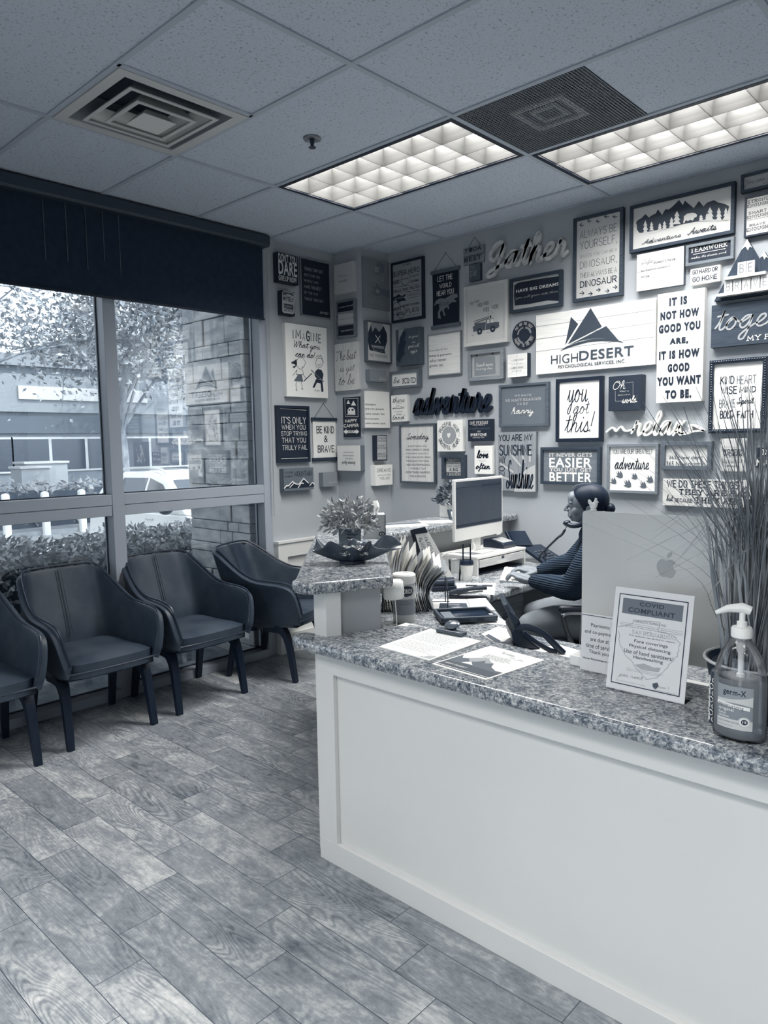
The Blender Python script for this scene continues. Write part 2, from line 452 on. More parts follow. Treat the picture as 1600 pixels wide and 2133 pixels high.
CURS = {  # joined lower case, x-height 5
'a':'0,1 1.5,3 3.6,4.9 2,5 .7,3.4 .5,1.4 1.5,.1 2.9,1 4,3.6 4.2,4.9 4,1.6 4.5,.2 6,1','b':'0,1 1.5,4 2.6,8 2.2,10 1.3,9 1,5 1,1.5 1.8,.1 3.2,.6 3.8,2.6 3,4.4 3.6,3.4 5,2.6','c':'0,1 1.8,3.6 3.4,4.7 2.6,5 1,3.8 .6,1.8 1.6,.1 3,.3 4.5,1.2',
'd':'0,1 1.5,3 3.6,4.8 2,5 .7,3.4 .5,1.4 1.5,.1 2.9,1 4,4 4.6,9.8 4.2,6 4,1.6 4.5,.2 6,1','e':'0,1 1.8,2 3.2,3.6 2.8,4.9 1.5,4.6 .7,2.6 1.1,.6 2.4,.1 4.4,1.2','f':'0,1 1.8,4 3,8 2.6,10 1.6,9 1.5,4 1.4,-2 1.2,-4.6 .6,-4 1.4,-1 2.6,.6 4,1.2',
'g':'0,1 1.5,3 3.6,4.9 2,5 .7,3.4 .5,1.4 1.5,.1 2.9,1 4,4 4.2,4.9 3.8,-1 3,-4.4 1.6,-4.6 1.4,-3 3,-1 5.6,1.2','h':'0,1 1.6,4 2.6,8 2.2,10 1.3,9 1,5 .9,0 1.2,2.5 2.4,4.6 3.4,4.6 3.7,3 3.6,1 4.2,.1 5.4,1','i':'0,1 1,3.4 1.5,5 1.3,1.6 1.8,.1 3,1;1.9,7 2,7.4',
'j':'0,1 1,3.4 1.5,5 1.2,-1 .6,-4.2 -.6,-4.4 -.4,-2.6 1.4,-.4 3,1;1.9,7 2,7.4','k':'0,1 1.6,4 2.6,8 2.2,10 1.3,9 1,5 .9,0 1.2,2.4 2.8,4.8 3.6,4.2 2.8,3 1.6,2.6 2.8,1.6 3.8,.2 5,1','l':'0,1 1.5,4 2.5,8 2,10 1.1,8.6 .9,4 1.1,1 1.9,.1 3.2,1',
'm':'0,1 .8,3.4 1.2,4.9 1.1,0 1.4,2.6 2.4,4.7 3.2,4.4 3.2,0 3.6,2.6 4.6,4.7 5.4,4.4 5.4,1 6,.1 7.2,1','n':'0,1 .8,3.4 1.2,4.9 1.1,0 1.4,2.6 2.6,4.7 3.5,4.4 3.5,1 4.1,.1 5.3,1','o':'0,1 1,3 2.6,4.9 1.4,4.6 .5,2.6 1,.5 2.4,.1 3.6,1.8 3.4,4 2.6,4.9 3.4,4 5,2.8',
'p':'0,1 .8,3.4 1.2,5 1,0 .8,-4.8 1.1,-1 1.4,2.6 2.6,4.8 3.8,4 3.8,1.6 2.6,.1 1.4,.6 2.6,.1 5,1','r':'0,1 .8,3.4 1.3,5.6 1.6,4.4 2.6,4.5 3,3.6 2.8,1.4 3.4,.1 4.6,1','s':'0,1 1.2,3.2 2,5.2 2.2,3.8 3,2 2.6,.3 1.2,.1 .6,.9 2,.2 4.2,1','t':'0,1 1.2,4 1.9,8.6 1.6,4 1.5,1.2 2.2,.1 3.4,1;-.2,6 3.4,6.4',
'u':'0,1 .8,3.4 1.2,4.9 1,1.6 1.6,.1 2.8,.8 3.8,3 4,4.9 3.9,1.4 4.5,.1 5.7,1','v':'0,1 .8,3.6 1.4,4.8 1.8,3 2.2,.1 3.2,1.8 3.9,4.6 4.4,3.8 5.2,2.6','w':'0,1 .8,3.6 1.2,4.8 1.2,1.6 1.8,.1 2.8,1.4 3.2,4 3.2,1.4 3.9,.1 5,1.6 5.4,4.7 6,3.6 6.8,2.6','x':'0,1 1.2,4.4 2,4.8 2.6,2.5 3.2,.3 4,.2 5,1;4,4.9 .6,-.2',
'y':'0,1 .8,3.4 1.2,4.9 1.1,1.8 1.8,.2 3,1 3.9,3.6 4.1,4.9 3.7,-1 2.8,-4.4 1.4,-4.6 1.4,-3 3,-1 5.4,1','z':'0,1 1,4.4 3.2,4.8 1,.3 3.6,.1 4.8,1',
'W':'0,9.5 .8,9.8 1.2,6 1.6,0 3.2,5 4.2,9 4.4,4 4.8,0 6.6,5 7.6,10','T':'0,8.6 1.5,9.6 4,9 7,9.6;4,9 3.4,5 2.8,1 1.6,0 .8,.8','S':'5.5,8.6 4.6,9.9 2.8,9.2 2.4,7 4,5 4.6,2.6 3.4,.3 1.2,.1 .2,1.6 1.6,2.6 5,1','O':'3.6,9.8 1.4,8.4 .3,5 .9,1.2 3.2,0 5.6,2 6.4,6 5.2,9.2 3.2,9.8 2.8,8.4 4.6,8','A':'0,2 .6,0 2.4,2 4.4,6.5 5.8,10 5.6,5 5.9,1 7,1;2.6,4 6.6,4.2',
'B':'1.4,9.5 1.2,5 1,0;0,7.6 1.6,9.6 4,9.8 5,8 3.6,5.6 1.8,5.3 4.4,4.8 5.4,2.6 4,.3 1,.1','L':'4.6,8.6 3.8,10 2.6,8.4 2.2,4 1.6,.8 .4,.4 .8,1.4 3,.4 5.4,1','G':'5.2,8.4 4.4,10 2.2,9.2 .8,6.4 1.2,4 2.8,3.6 4.6,5.4 5.4,8.4 5,3 4.2,-2 2.6,-3.6 1,-2.6 1.6,-.6 4,.6 6.6,1.2','Y':'0,8.6 1.2,9.8 1.6,6.4 2.8,5.2 4.4,7 5.6,10 5,5 4,-1.6 2.4,-4.4 1,-3 3,-.2 6.5,1.4',
'I':'3,10 2,5 1,0','D':'2,9 1.4,4 1,.4;0,8 2,9.8 5,9 6.4,5.6 5,1.6 2,.1 .4,.6','!':'1.2,10 .6,3;.4,.6 .5,.1',',':'.6,1 0,-1.8','(':'2,10 .6,7 .4,3 1.6,-1','#':'.8,0 1.8,8;2.8,0 3.8,8;0,2.6 4.2,3;.4,5.4 4.6,5.8',')':'.6,10 1.8,7 1.6,3 .2,-1',"'":'.8,10 .6,8.4','.':'0,.3 .1,0'}
def parse(s):
    out = []
    for st in s.split(';'):
        sm = st.startswith('~'); st = st.lstrip('~')
        out.append((sm, [Vector([float(a) for a in p.split(',')]) for p in st.split()]))
    return out
def strokes(text, kind):
    """polylines of a line of lettering, cap height 10"""
    res = []; x = 0.0
    if kind == 's':
        path = []
        def flush():
            if len(path) > 1: res.append(seg(path, 5))
            path.clear()
        for ch in text:
            if ch == ' ': flush(); x += 3.2; continue
            g = parse(CURS.get(ch, CURS.get(ch.lower(), '0,0 .1,.1')))
            main = [p + Vector((x, 0)) for p in g[0][1]]
            if ch.islower():
                path.extend(main if not path else main[1:])
            else:
                flush(); path.extend(main)
                if ch in '!,.()#' : flush()
            for _, ex in g[1:]: res.append(seg([p + Vector((x, 0)) for p in ex], 5))
            adv = g[0][1][-1].x if ch.islower() else max(p.x for _, q in g for p in q)
            x += adv + (0.9 if not ch.islower() else 0)
        flush()
        return [[Vector((p.x + p.y * 0.22, p.y)) for p in l] for l in res]
    for ch in text.upper():
        if ch == ' ': x += 3.0; continue
        g = parse(HAND.get(ch, '0,0 .1,.1'))
        wmax = max(p.x for _, q in g for p in q)
        for sm, q in g:
            l = [p + Vector((x, 0)) for p in q]
            l = seg(l, 4) if sm else l
            res.append(l)
            if kind == 'z' and not (len(q) == 2 and abs(q[0].y - q[1].y) < .1):
                for e in (l[0], l[-1]):
                    if abs(e.y) < .2 or abs(e.y - 10) < .2:
                        res.append([e + Vector((-1.0, 0)), e + Vector((1.0, 0))])
        x += wmax + (1.9 if kind == 'h' else 3.0)
    return res
def ribbon(mb, pts, hw, put, depth=0.0):
    """flat brush stroke of half width hw; put maps (u, v, lift) to 3D; depth > 0 makes it a solid strip"""
    pts = [p for i, p in enumerate(pts) if i == 0 or (p - pts[i - 1]).length > 1e-6]
    if len(pts) < 2: return
    L = []; Rr = []
    n = len(pts)
    for i, p in enumerate(pts):
        a = pts[max(i - 1, 0)]; b = pts[min(i + 1, n - 1)]
        if 0 < i < n - 1:
            d1 = (p - a).normalized(); d2 = (b - p).normalized(); t = d1 + d2
            if t.length < 0.3: t = d2
            t.normalize()
            k = 1 / max(0.55, t.dot(d2))
        else:
            t = (b - a).normalized(); k = 1
        nn = Vector((-t.y, t.x)) * hw * k
        L.append(p + nn); Rr.append(p - nn)
    t0 = (pts[0] - pts[1]).normalized(); t1 = (pts[-1] - pts[-2]).normalized()
    def cap(c, t, frm):
        a0 = math.atan2(frm.y - c.y, frm.x - c.x)
        return [c + hw * Vector((math.cos(a0 - PI * j / 5), math.sin(a0 - PI * j / 5))) for j in range(1, 5)]
    outl = L + cap(pts[-1], t1, L[-1]) + Rr[::-1] + cap(pts[0], t0, Rr[0])
    capn = 4
    nL = len(L)
    def faces(off=0, flip=False):
        f = []
        tot = len(outl)
        ri = lambda i: nL + capn + (nL - 1 - i)
        for i in range(nL - 1): f.append((i, i + 1, ri(i + 1), ri(i)))
        f.append(tuple([nL - 1] + list(range(nL, nL + capn)) + [ri(nL - 1)]))
        f.append(tuple([ri(0)] + list(range(tot - capn, tot)) + [0]))
        f = [tuple(off + q for q in x) for x in f]
        return [x[::-1] for x in f] if flip else f
    if depth <= 0:
        mb.add([put(p.x, p.y, 0) for p in outl], faces())
    else:
        k = len(outl)
        mb.add([put(p.x, p.y, depth) for p in outl] + [put(p.x, p.y, 0) for p in outl],
               faces() + faces(k, True) + [(i, (i + 1) % k, k + (i + 1) % k, k + i) for i in range(k)])
_TXT = {}
def font_mesh(text, weight):
    key = (text, weight)
    if key not in _TXT:
        c = bpy.data.curves.new('letters', 'FONT')
        c.body = text; c.resolution_u = 3; c.offset = weight; c.space_character = 1.0 + weight * 4
        o = bpy.data.objects.new('letters', c); COL.objects.link(o)
        dg = bpy.context.evaluated_depsgraph_get()
        me = bpy.data.meshes.new_from_object(o.evaluated_get(dg))
        vs = [v.co.copy() for v in me.vertices]; fs = [tuple(p.vertices) for p in me.polygons]
        bpy.data.objects.remove(o); bpy.data.curves.remove(c); bpy.data.meshes.remove(me)
        x0 = min(v.x for v in vs); x1 = max(v.x for v in vs); y0 = min(v.y for v in vs); y1 = max(v.y for v in vs)
        _TXT[key] = ([((v.x - x0) / (x1 - x0 + 1e-9), (v.y - y0) / (y1 - y0 + 1e-9)) for v in vs], fs)
    return _TXT[key]
FW = {'b': 0.0, 'B': 0.022, 'C': 0.075}
def write(mb, font, text, box, weight, put, depth=0.0, squash=.7):
    x0, y0, x1, y1 = box
    if font in FW:
        vs, fs = font_mesh(text, FW[font])
        mb.add([put(x0 + u * (x1 - x0), y0 + v * (y1 - y0), 0) for u, v in vs], fs)
        return
    ls = strokes(text, font)
    if depth: ls = [[Vector((p.x, p.y if 0 <= p.y <= 5 else 5 + (p.y - 5) * squash if p.y > 5 else p.y * .6)) for p in l] for l in ls]   # cut-out words: tall bowls, short stems
    a0 = min(p.x for l in ls for p in l); a1 = max(p.x for l in ls for p in l)
    b0 = min(p.y for l in ls for p in l); b1 = max(p.y for l in ls for p in l)
    capt = (y1 - y0) * (10.0 / max(10.0, b1 - b0))
    hw = weight * capt * 0.5
    sx = (x1 - x0 - 2 * hw) / max(a1 - a0, 1e-6); sy = (y1 - y0 - 2 * hw) / max(b1 - b0, 1e-6)
    if a1 - a0 < 1e-6: sx = 0
    for l in ls:
        ribbon(mb, [Vector((x0 + hw + (p.x - a0) * sx, y0 + hw + (p.y - b0) * sy)) for p in l], hw, put, depth)
def write_arc(mb, text, cx, cz, r, hfac, a0, a1, direction, put):
    n = len(text)
    hgt = r * hfac * 1.5
    for i, ch in enumerate(text):
        if ch == ' ': continue
        a = R(a0 + (a1 - a0) * (i + .5) / n)
        base = Vector((cx + r * math.cos(a), cz + r * math.sin(a)))
        up = Vector((math.cos(a), math.sin(a))) * direction
        rt = Vector((up.y, -up.x))
        ls = strokes(ch, 'h')
        a_0 = min(p.x for l in ls for p in l); a_1 = max(p.x for l in ls for p in l)
        for l in ls:
            ribbon(mb, [base + rt * ((p.x - (a_0 + a_1) / 2) / 10 * hgt) + up * ((p.y - 5) / 10 * hgt) for p in l], hgt * 0.07, put)

# ------------------------------------------------------------------ what hangs on the walls: size, place, kind and lettering (metres on the wall)
SIGNS = [
('wall_sign','black block sign reading dont you dare, high beside the window blind','sign','A',-.86,2.615,.188,.2,.045,'block',(0,.04),[('T','B',"DON'T YOU",(.012,.14,.174,.197),.85,.12),('T','B','DARE',(.01,.055,.177,.147),.85,.12),('T','B','GIVE UP NOW',(.009,.011,.171,.049),.85,.12)]),
('wall_sign','tall dark poster in thin grey frame reading things turn out best','sign','A',-.628,2.419,.287,.408,.02,'frame',(0,.5,.008,.003),[('T','h','THINGS TURN OUT',(.037,.321,.218,.344),.7,.09),('T','h','BEST FOR THE',(.036,.28,.185,.298),.7,.09),('T','h','PEOPLE WHO',(.034,.24,.169,.257),.7,.09),('T','h','MAKE THE BEST',(.033,.196,.2,.218),.7,.09),('T','h','OF THE WAY',(.031,.156,.166,.174),.7,.09),('T','h','THINGS TURN OUT',(.031,.112,.215,.132),.7,.09),('T','h','JOHN WOODEN',(.176,.031,.263,.048),.7,.1)]),
('wall_sign','small black block sign with a rounded pale label about expert advice','sign','A',-.83,2.397,.117,.166,.045,'block',(0,.03),[('P',.72,[(.018,.162),(.105,.163),(.116,.149),(.112,.024),(.099,.012),(.012,.013),(.002,.024),(.006,.149)]),('P',.25,[(.019,.157),(.102,.156),(.111,.136),(.059,.147),(.012,.131),(.013,.147)]),('T','b','I TRUST',(.022,.124,.091,.136),.05,.12),('T','B','MYSELF',(.015,.096,.106,.126),.05,.12),('P',.08,[(.018,.078),(.104,.076),(.103,.044),(.017,.046)]),('T','h','EXPERT',(.022,.051,.099,.068),.75,.12),('T','B','ADVICE',(.016,.025,.101,.042),.05,.12)]),
('wall_canvas','large white canvas with two cartoon children and the word imagine','canvas','A',-.798,1.836,.393,.512,.035,'block',(.97,.9),[('T','h','I',(.067,.405,.081,.47),.45,.12),('T','h','M',(.092,.41,.144,.476),.2,.12),('T','h','A',(.155,.402,.182,.456),.6,.12),('T','h','G',(.192,.4,.227,.475),.05,.13),('T','h','I',(.234,.401,.248,.466),.6,.12),('T','h','N',(.258,.405,.297,.467),.15,.12),('T','h','E',(.307,.396,.335,.461),.45,.12),('T','s','What you',(.075,.327,.325,.396),.03,.09),('T','s','can do!',(.084,.282,.276,.329),.03,.1),('L',.05,[(.096,.221),(.094,.253),(.119,.279),(.157,.28),(.181,.249),(.167,.22),(.141,.196),(.116,.201),(.096,.221)],.003),('P',.03,[(.095,.267),(.068,.248),(.048,.243),(.049,.231),(.071,.231),(.087,.221),(.056,.209),(.07,.201),(.09,.213),(.1,.234)]),('P',.35,[(.108,.159),(.14,.161),(.153,.109),(.066,.111)]),('L',.05,[(.099,.191),(.087,.158),(.108,.158),(.14,.159),(.157,.162),(.148,.192)],.003),('L',.05,[(.097,.19),(.056,.147)],.003),('L',.05,[(.155,.162),(.181,.131)],.003),('L',.2,[(.162,.116),(.236,.173)],.007),('L',.05,[(.091,.107),(.082,.082),(.092,.047)],.003),('L',.05,[(.134,.108),(.144,.056)],.003),('L',.05,[(.081,.05),(.093,.044)],.003),('L',.05,[(.132,.061),(.15,.054)],.003),('L',.05,[(.276,.253),(.29,.283),(.335,.289),(.35,.258),(.333,.23),(.301,.215),(.28,.23),(.276,.253)],.003),('L',.05,[(.275,.285),(.3,.309),(.304,.29),(.327,.311),(.344,.287),(.353,.258)],.003),('P',.08,[(.297,.209),(.332,.204),(.351,.173),(.339,.133),(.286,.136),(.262,.161),(.274,.194)]),('P',.05,[(.277,.136),(.338,.129),(.347,.048),(.327,.044),(.32,.106),(.285,.11),(.257,.07),(.24,.073)]),('L',.4,[(.233,.197),(.351,.12)],.007),('L',.05,[(.294,.244),(.306,.232),(.325,.249)],.003),('L',.05,[(.141,.212),(.154,.216)],.003),('T','s','Dr Love',(.258,.047,.308,.06),.05,.1)]),
('wall_sign','black framed sign with white lettering about when you truly fail','sign','A',-.888,1.37,.302,.403,.03,'frame',(.02,.05,.018,.012),[('L',.85,[(.038,.381),(.28,.374)],.004),('L',.85,[(.035,.029),(.281,.029)],.004),('T','h',"IT'S ONLY",(.046,.276,.274,.324),.9,.1),('T','h','WHEN YOU',(.047,.234,.268,.268),.9,.1),('T','h','STOP TRYING',(.039,.19,.28,.222),.9,.1),('T','h','THAT YOU',(.045,.141,.269,.176),.9,.1),('T','h','TRULY FAIL',(.046,.089,.28,.124),.9,.1)]),
('wall_banner','white cloth banner reading be kind and brave, hung by cord from dark wooden rods','banner','A',-.553,1.373,.254,.32,.012,'scroll',(.93,.12),[('T','h','BE KIND',(.046,.204,.224,.259),.05,.1),('T','b','&',(.119,.139,.157,.187),.05,.12),('T','h','BRAVE',(.055,.062,.22,.115),.05,.1)]),
('wall_sign','grey block sign with white mountain outline reading climb every mountain','sign','A',-.86,1.169,.278,.16,.05,'block',(.36,.33),[('T','h','CLIMB',(.01,.124,.082,.139),.05,.12),('T','h','EVERY',(.009,.096,.081,.111),.05,.12),('T','h','MOUNTAIN',(.095,.1,.261,.139),.05,.1),('P',.03,[(0,.02),(.043,.035),(.079,.062),(.127,.041),(.183,.08),(.238,.041),(.264,.047),(.281,.032),(.278,.017)]),('L',.97,[(0,.022),(.019,.039),(.039,.038),(.077,.067),(.106,.048),(.135,.043),(.182,.083),(.225,.049)],.007),('L',.97,[(.051,.025),(.089,.054)],.006),('L',.97,[(.128,.019),(.157,.052),(.178,.048)],.007),('L',.97,[(.238,.028),(.265,.05),(.282,.036)],.006)]),
('wall_sign','plain grey block with tiny pale script, below the cloth banner','sign','A',-.487,1.18,.142,.106,.05,'block',(.5,.45),[('T','b','it doesnt get',(.06,.045,.136,.047),.8,.12),('T','s','big dreams',(.057,.02,.139,.039),.85,.12)]),
('wall_canvas','blank looking cream canvas block high on the column','canvas','B',-.791,2.596,.199,.213,.04,'block',(.78,.74),[('T','s','be the reason',(.047,.115,.138,.138),.7,.07),('T','s','someone smiles',(.051,.079,.137,.107),.7,.07)]),
('wall_sign','grey framed sign of three stacked planks reading work harder than yesterday','sign','B',-.791,2.276,.195,.271,.03,'frame',(.55,.42,.012,.012),[('P',.02,[(-.003,.263),(.18,.26),(.179,.19),(-.002,.194)]),('P',.75,[(.004,.18),(.179,.17),(.178,.096),(.005,.106)]),('P',.02,[(.001,.093),(.178,.088),(.178,.014),(.004,.024)]),('T','B','WORK HARDER',(.023,.222,.179,.23),.75,.12),('T','B','THAN YOU DID',(.024,.135,.178,.14),.05,.12),('T','B','YESTERDAY',(.035,.048,.168,.058),.75,.12)]),
('wall_sign','pale planked sign with thin script about the best, yet to be','sign','B',-.822,1.891,.257,.347,.025,'block',(.82,.72),[('L',.55,[(.095,.347),(.086,0)],.0015),('L',.55,[(.179,.345),(.172,.004)],.0015),('T','s','The best',(.018,.222,.234,.297),.1,.045),('T','s','is yet',(.054,.116,.221,.188),.1,.045),('T','s','to be',(.039,.041,.213,.117),.1,.045)]),
('wall_sign','black metal sign with white tents and a camping trailer','sign','B',-.755,1.546,.184,.296,.012,'block',(.03,.6),[('L',.92,[(.023,.286),(.162,.283),(.16,.148),(.025,.153),(.023,.286)],.003),('P',.95,[(.041,.247),(.059,.276),(.081,.246)]),('P',.95,[(.089,.233),(.114,.268),(.142,.231)]),('P',.95,[(.052,.172),(.052,.202),(.067,.219),(.11,.218),(.131,.198),(.132,.168)]),('P',.03,[(.063,.208),(.076,.208),(.076,.196),(.063,.196)]),('P',.03,[(.094,.208),(.116,.207),(.116,.194),(.093,.195)]),('L',.95,[(.041,.167),(.134,.164)],.004),('T','B','HAPPY',(.022,.109,.15,.133),.95,.12),('T','B','CAMPER',(.007,.072,.168,.098),.95,.12),('P',.95,[(.004,.041),(.035,.062),(.035,.05),(.14,.048),(.141,.059),(.17,.037),(.139,.021),(.14,.029),(.035,.031),(.034,.021)]),('T','B','AREA',(.047,.032,.121,.047),.03,.12)]),
('wall_canvas','white canvas with grey edges reading pretty amazing in script','canvas','B',-.788,1.296,.243,.188,.05,'block',(.9,.35),[('T','b','when you stop',(.067,.13,.173,.143),.35,.12),('T','b','& look around',(.068,.108,.174,.12),.35,.12),('T','b','this life is',(.087,.086,.164,.098),.35,.12),('T','s','pretty amazing',(.049,.041,.192,.077),.15,.07)]),
('wall_sign','faded grey panel with two hands reading be nice be kind','sign','C',-.281,2.483,.284,.355,.015,'block',(.5,.45),[('P',.42,[(.079,.154),(.122,.157),(.137,.182),(.179,.156),(.288,.151),(.286,.091),(.212,.108),(.134,.091),(.077,.109),(.116,.131)]),('P',.42,[(.13,.303),(.16,.34),(.228,.332),(.216,.272),(.148,.248)]),('T','h','BE',(.125,.267,.173,.302),.75,.12),('T','h','NICE',(.08,.19,.223,.234),.68,.06),('T','h','BE',(.133,.114,.169,.14),.8,.12),('T','h','KIND',(.075,.033,.226,.065),.66,.06)]),
('wall_sign','framed forest print with crossed canoe paddles reading time to explore','sign','C',-.272,2.092,.267,.296,.035,'frame',(.85,.33,.01,.01),[('O',.62,.116,.233,.076,0),('P',.1,[(.022,.211),(.052,.265),(.065,.215),(.099,.254),(.137,.222),(.172,.252),(.187,.273),(.223,.217),(.224,.164),(.193,.096),(.202,.07),(.033,.083),(.016,.146)]),('P',.55,[(.048,.123),(.193,.122),(.172,.081),(.076,.083)]),('P',.2,[(.062,.105),(.193,.101),(.163,.083),(.085,.086)]),('L',.92,[(.098,.196),(.147,.144)],.006),('L',.92,[(.148,.196),(.096,.143)],.006),('T','h','TIME TO EXPLORE',(.025,.037,.223,.06),.15,.09)]),
('wall_sign','plain grey block with tiny pale script in the column corner','sign','C',-.262,1.948,.174,.087,.05,'block',(.48,.42),[('T','b','it doesnt get',(.102,.031,.172,.04),.75,.12),('T','s','big dreams',(.096,.009,.174,.032),.8,.12)]),
('wall_canvas','white square print in thin frame about winners who never quit','canvas','C',-.311,1.607,.284,.282,.03,'frame',(.93,.55,.006,.004),[('T','b','winners',(.014,.167,.125,.183),.2,.12),('T','b','are not people',(.013,.131,.216,.151),.2,.12),('T','b','who never fail,',(.014,.097,.225,.115),.2,.12),('T','b','but people',(.013,.061,.159,.078),.2,.12),('T','b','who never quit.',(.014,.027,.235,.045),.2,.12)]),
('wall_sign','small dark block with grey text panel below the winners print','sign','C',-.203,1.367,.115,.189,.045,'block',(.03,.05),[('P',.68,[(.008,.184),(.108,.181),(.104,.007),(.004,.009)]),('T','z','STRONG',(.011,.16,.104,.174),.05,.16),('T','z','ENOUGH',(.011,.14,.104,.154),.05,.16),('T','z','SMART',(.016,.106,.095,.119),.05,.16),('T','z','ENOUGH',(.009,.086,.102,.099),.05,.16),('T','z','BRAVE',(.014,.044,.095,.056),.05,.16),('T','z','ENOUGH',(.008,.026,.103,.038),.05,.16)]),
('wall_sign','small white block reading dreams, lowest in the column corner','sign','C',-.225,1.182,.188,.152,.05,'block',(.96,.93),[('T','h','DREAMS',(.018,.099,.165,.126),.08,.1),('T','s','dont work unless',(.025,.072,.166,.086),.2,.07),('T','h','YOU DO',(.046,.042,.152,.062),.08,.11)]),
('wall_sign','large black framed typographic poster about a true super hero','sign','D',-.497,2.386,.313,.435,.025,'frame',(.6,.02,.018,.006),[('T','B','A TRUE',(.116,.397,.193,.408),.05,.12),('T','h','SUPER HERO',(.019,.333,.277,.369),.08,.13),('T','B','FIGHTS',(.193,.305,.274,.317),.08,.12),('T','B','CRIME',(.189,.266,.271,.284),.08,.12),('O',.35,.141,.301,.046,.041),('T','B','Helps Others',(.11,.296,.172,.31),.1,.12),('T','h','DOES HIS DUTY',(.018,.278,.085,.307),.3,.1),('T','B','TELLS THE TRUTH',(.017,.219,.273,.238),.1,.12),('L',.1,[(.016,.26),(.275,.245)],.002),('L',.1,[(.015,.217),(.274,.203)],.002),('P',.08,[(.016,.189),(.044,.192),(.074,.203),(.103,.185),(.151,.197),(.127,.173),(.145,.145),(.107,.15),(.063,.142),(.053,.162),(.016,.163)]),('T','b','SEEKS ADVENTURE',(.033,.168,.127,.18),.6,.12),('L',.2,[(.161,.206),(.272,.207),(.272,.159),(.162,.16),(.161,.206)],.002),('T','b','HUNGRY FOR JUSTICE',(.17,.166,.26,.192),.3,.12),('T','B','SECRET POWERS',(.111,.104,.273,.12),.1,.12),('T','B','MAKES',(.014,.088,.082,.111),.1,.12),('O',.15,.047,.101,.047,.043),('O',.15,.095,.07,.044,.04),('T','B','GOOD',(.056,.046,.128,.073),.1,.12),('T','h','FLIES',(.149,.056,.268,.086),.1,.13),('T','B','JUMPS & RUNS',(.15,.034,.267,.04),.1,.12)]),
('wall_banner','black cloth banner with a grey roaring dinosaur, hung from wooden rods','banner','D',-.124,2.299,.257,.402,.012,'scroll',(0,.33),[('T','h','LET THE',(.06,.322,.194,.359),.85,.12),('T','h','WORLD',(.077,.273,.183,.304),.85,.12),('T','h','HEAR YOU',(.052,.223,.204,.259),.85,.12),('P',.45,[(.022,.16),(.045,.194),(.076,.207),(.129,.199),(.164,.211),(.19,.221),(.229,.218),(.237,.204),(.235,.191),(.207,.188),(.206,.178),(.226,.173),(.223,.162),(.19,.164),(.177,.162),(.157,.148),(.163,.123),(.15,.122),(.146,.139),(.115,.127),(.119,.106),(.13,.087),(.115,.079),(.102,.115),(.089,.123),(.079,.104),(.088,.065),(.061,.072),(.062,.113),(.075,.135),(.071,.167),(.054,.173)]),('T','h','ROAR!',(.071,.15,.164,.177),.1,.1)]),
('wall_plaque','two plank hanging sign reading best, high beside the large raised script word','sign','D',.165,2.692,.172,.111,.015,'plank2',(.5,.3),[('T','B','Y',(.01,.081,.041,.108),.05,.12),('P',.12,[(.045,.101),(.055,.107),(.066,.109),(.077,.103),(.08,.094),(.074,.082),(.062,.078),(.049,.085)]),('T','B','DA',(.084,.081,.151,.107),.05,.12),('T','B','BEST',(.009,.019,.153,.048),.05,.12)]),
('wall_sign','tiny dark block with faint lettering directly beneath the plank sign','sign','D',.219,2.576,.093,.109,.025,'block',(.3,.2),[('T','h','YOU',(.009,.078,.047,.101),.6,.1),('T','h','STAR',(.006,.03,.063,.069),.6,.1)]),
('wall_sign','white framed print of a cartoon fire engine with siren words','sign','D',.18,2.143,.352,.401,.035,'frame',(.8,.82,.022,.012),[('T','h','WEE',(.042,.278,.077,.295),.1,.1),('T','h','WOO',(.083,.285,.122,.303),.1,.1),('T','h','WEE',(.105,.255,.148,.278),.1,.1),('T','h','WOO',(.154,.26,.198,.283),.1,.1),('T','h','WEE',(.154,.217,.204,.243),.1,.1),('T','h','WOO',(.222,.225,.275,.252),.1,.1),('P',.28,[(.082,.15),(.176,.149),(.177,.162),(.184,.165),(.239,.166),(.245,.14),(.28,.137),(.282,.106),(.27,.098),(.074,.096),(.067,.132),(.082,.133)]),('P',.85,[(.185,.162),(.206,.162),(.206,.138),(.185,.138)]),('P',.85,[(.212,.162),(.238,.163),(.244,.14),(.212,.138)]),('L',.85,[(.177,.149),(.172,.096)],.002),('O',.06,.125,.093,.021,0),('O',.6,.125,.093,.008,0),('O',.06,.231,.097,.021,0),('O',.6,.231,.097,.007,0),('L',.1,[(.086,.152),(.201,.172)],.004),('L',.1,[(.082,.165),(.2,.181)],.003),('P',.1,[(.208,.171),(.209,.186),(.22,.187),(.221,.17)]),('L',.2,[(.201,.197),(.192,.206)],.002),('L',.2,[(.225,.197),(.233,.204)],.002),('L',.15,[(.061,.073),(.078,.074)],.002),('L',.15,[(.102,.075),(.127,.075)],.002),('L',.15,[(.183,.077),(.207,.077)],.002)]),
('wall_sign','dark framed sign with brushed black panel reading have big dreams','sign','D',.547,2.321,.374,.219,.03,'frame',(.75,.17,.02,.012),[('P',0,[(.028,.176),(.057,.189),(.208,.188),(.353,.182),(.357,.125),(.354,.032),(.272,.047),(.128,.043),(.032,.048),(.026,.106)]),('T','B','HAVE BIG DREAMS',(.042,.126,.348,.146),.92,.12),('T','s','(you will grow into them)',(.035,.08,.355,.102),.85,.06)]),
('wall_plaque','round black metal ring sign with cut-out lettering around its rim','plaque','D',.554,2.081,.175,.194,.012,'round',(.02,),[('ARC','DO OR DO NOT',.85,.089,.098,.069,.16,150,30,1),('ARC','THERE IS NO TRY',.85,.089,.098,.069,.16,195,345,-1)]),
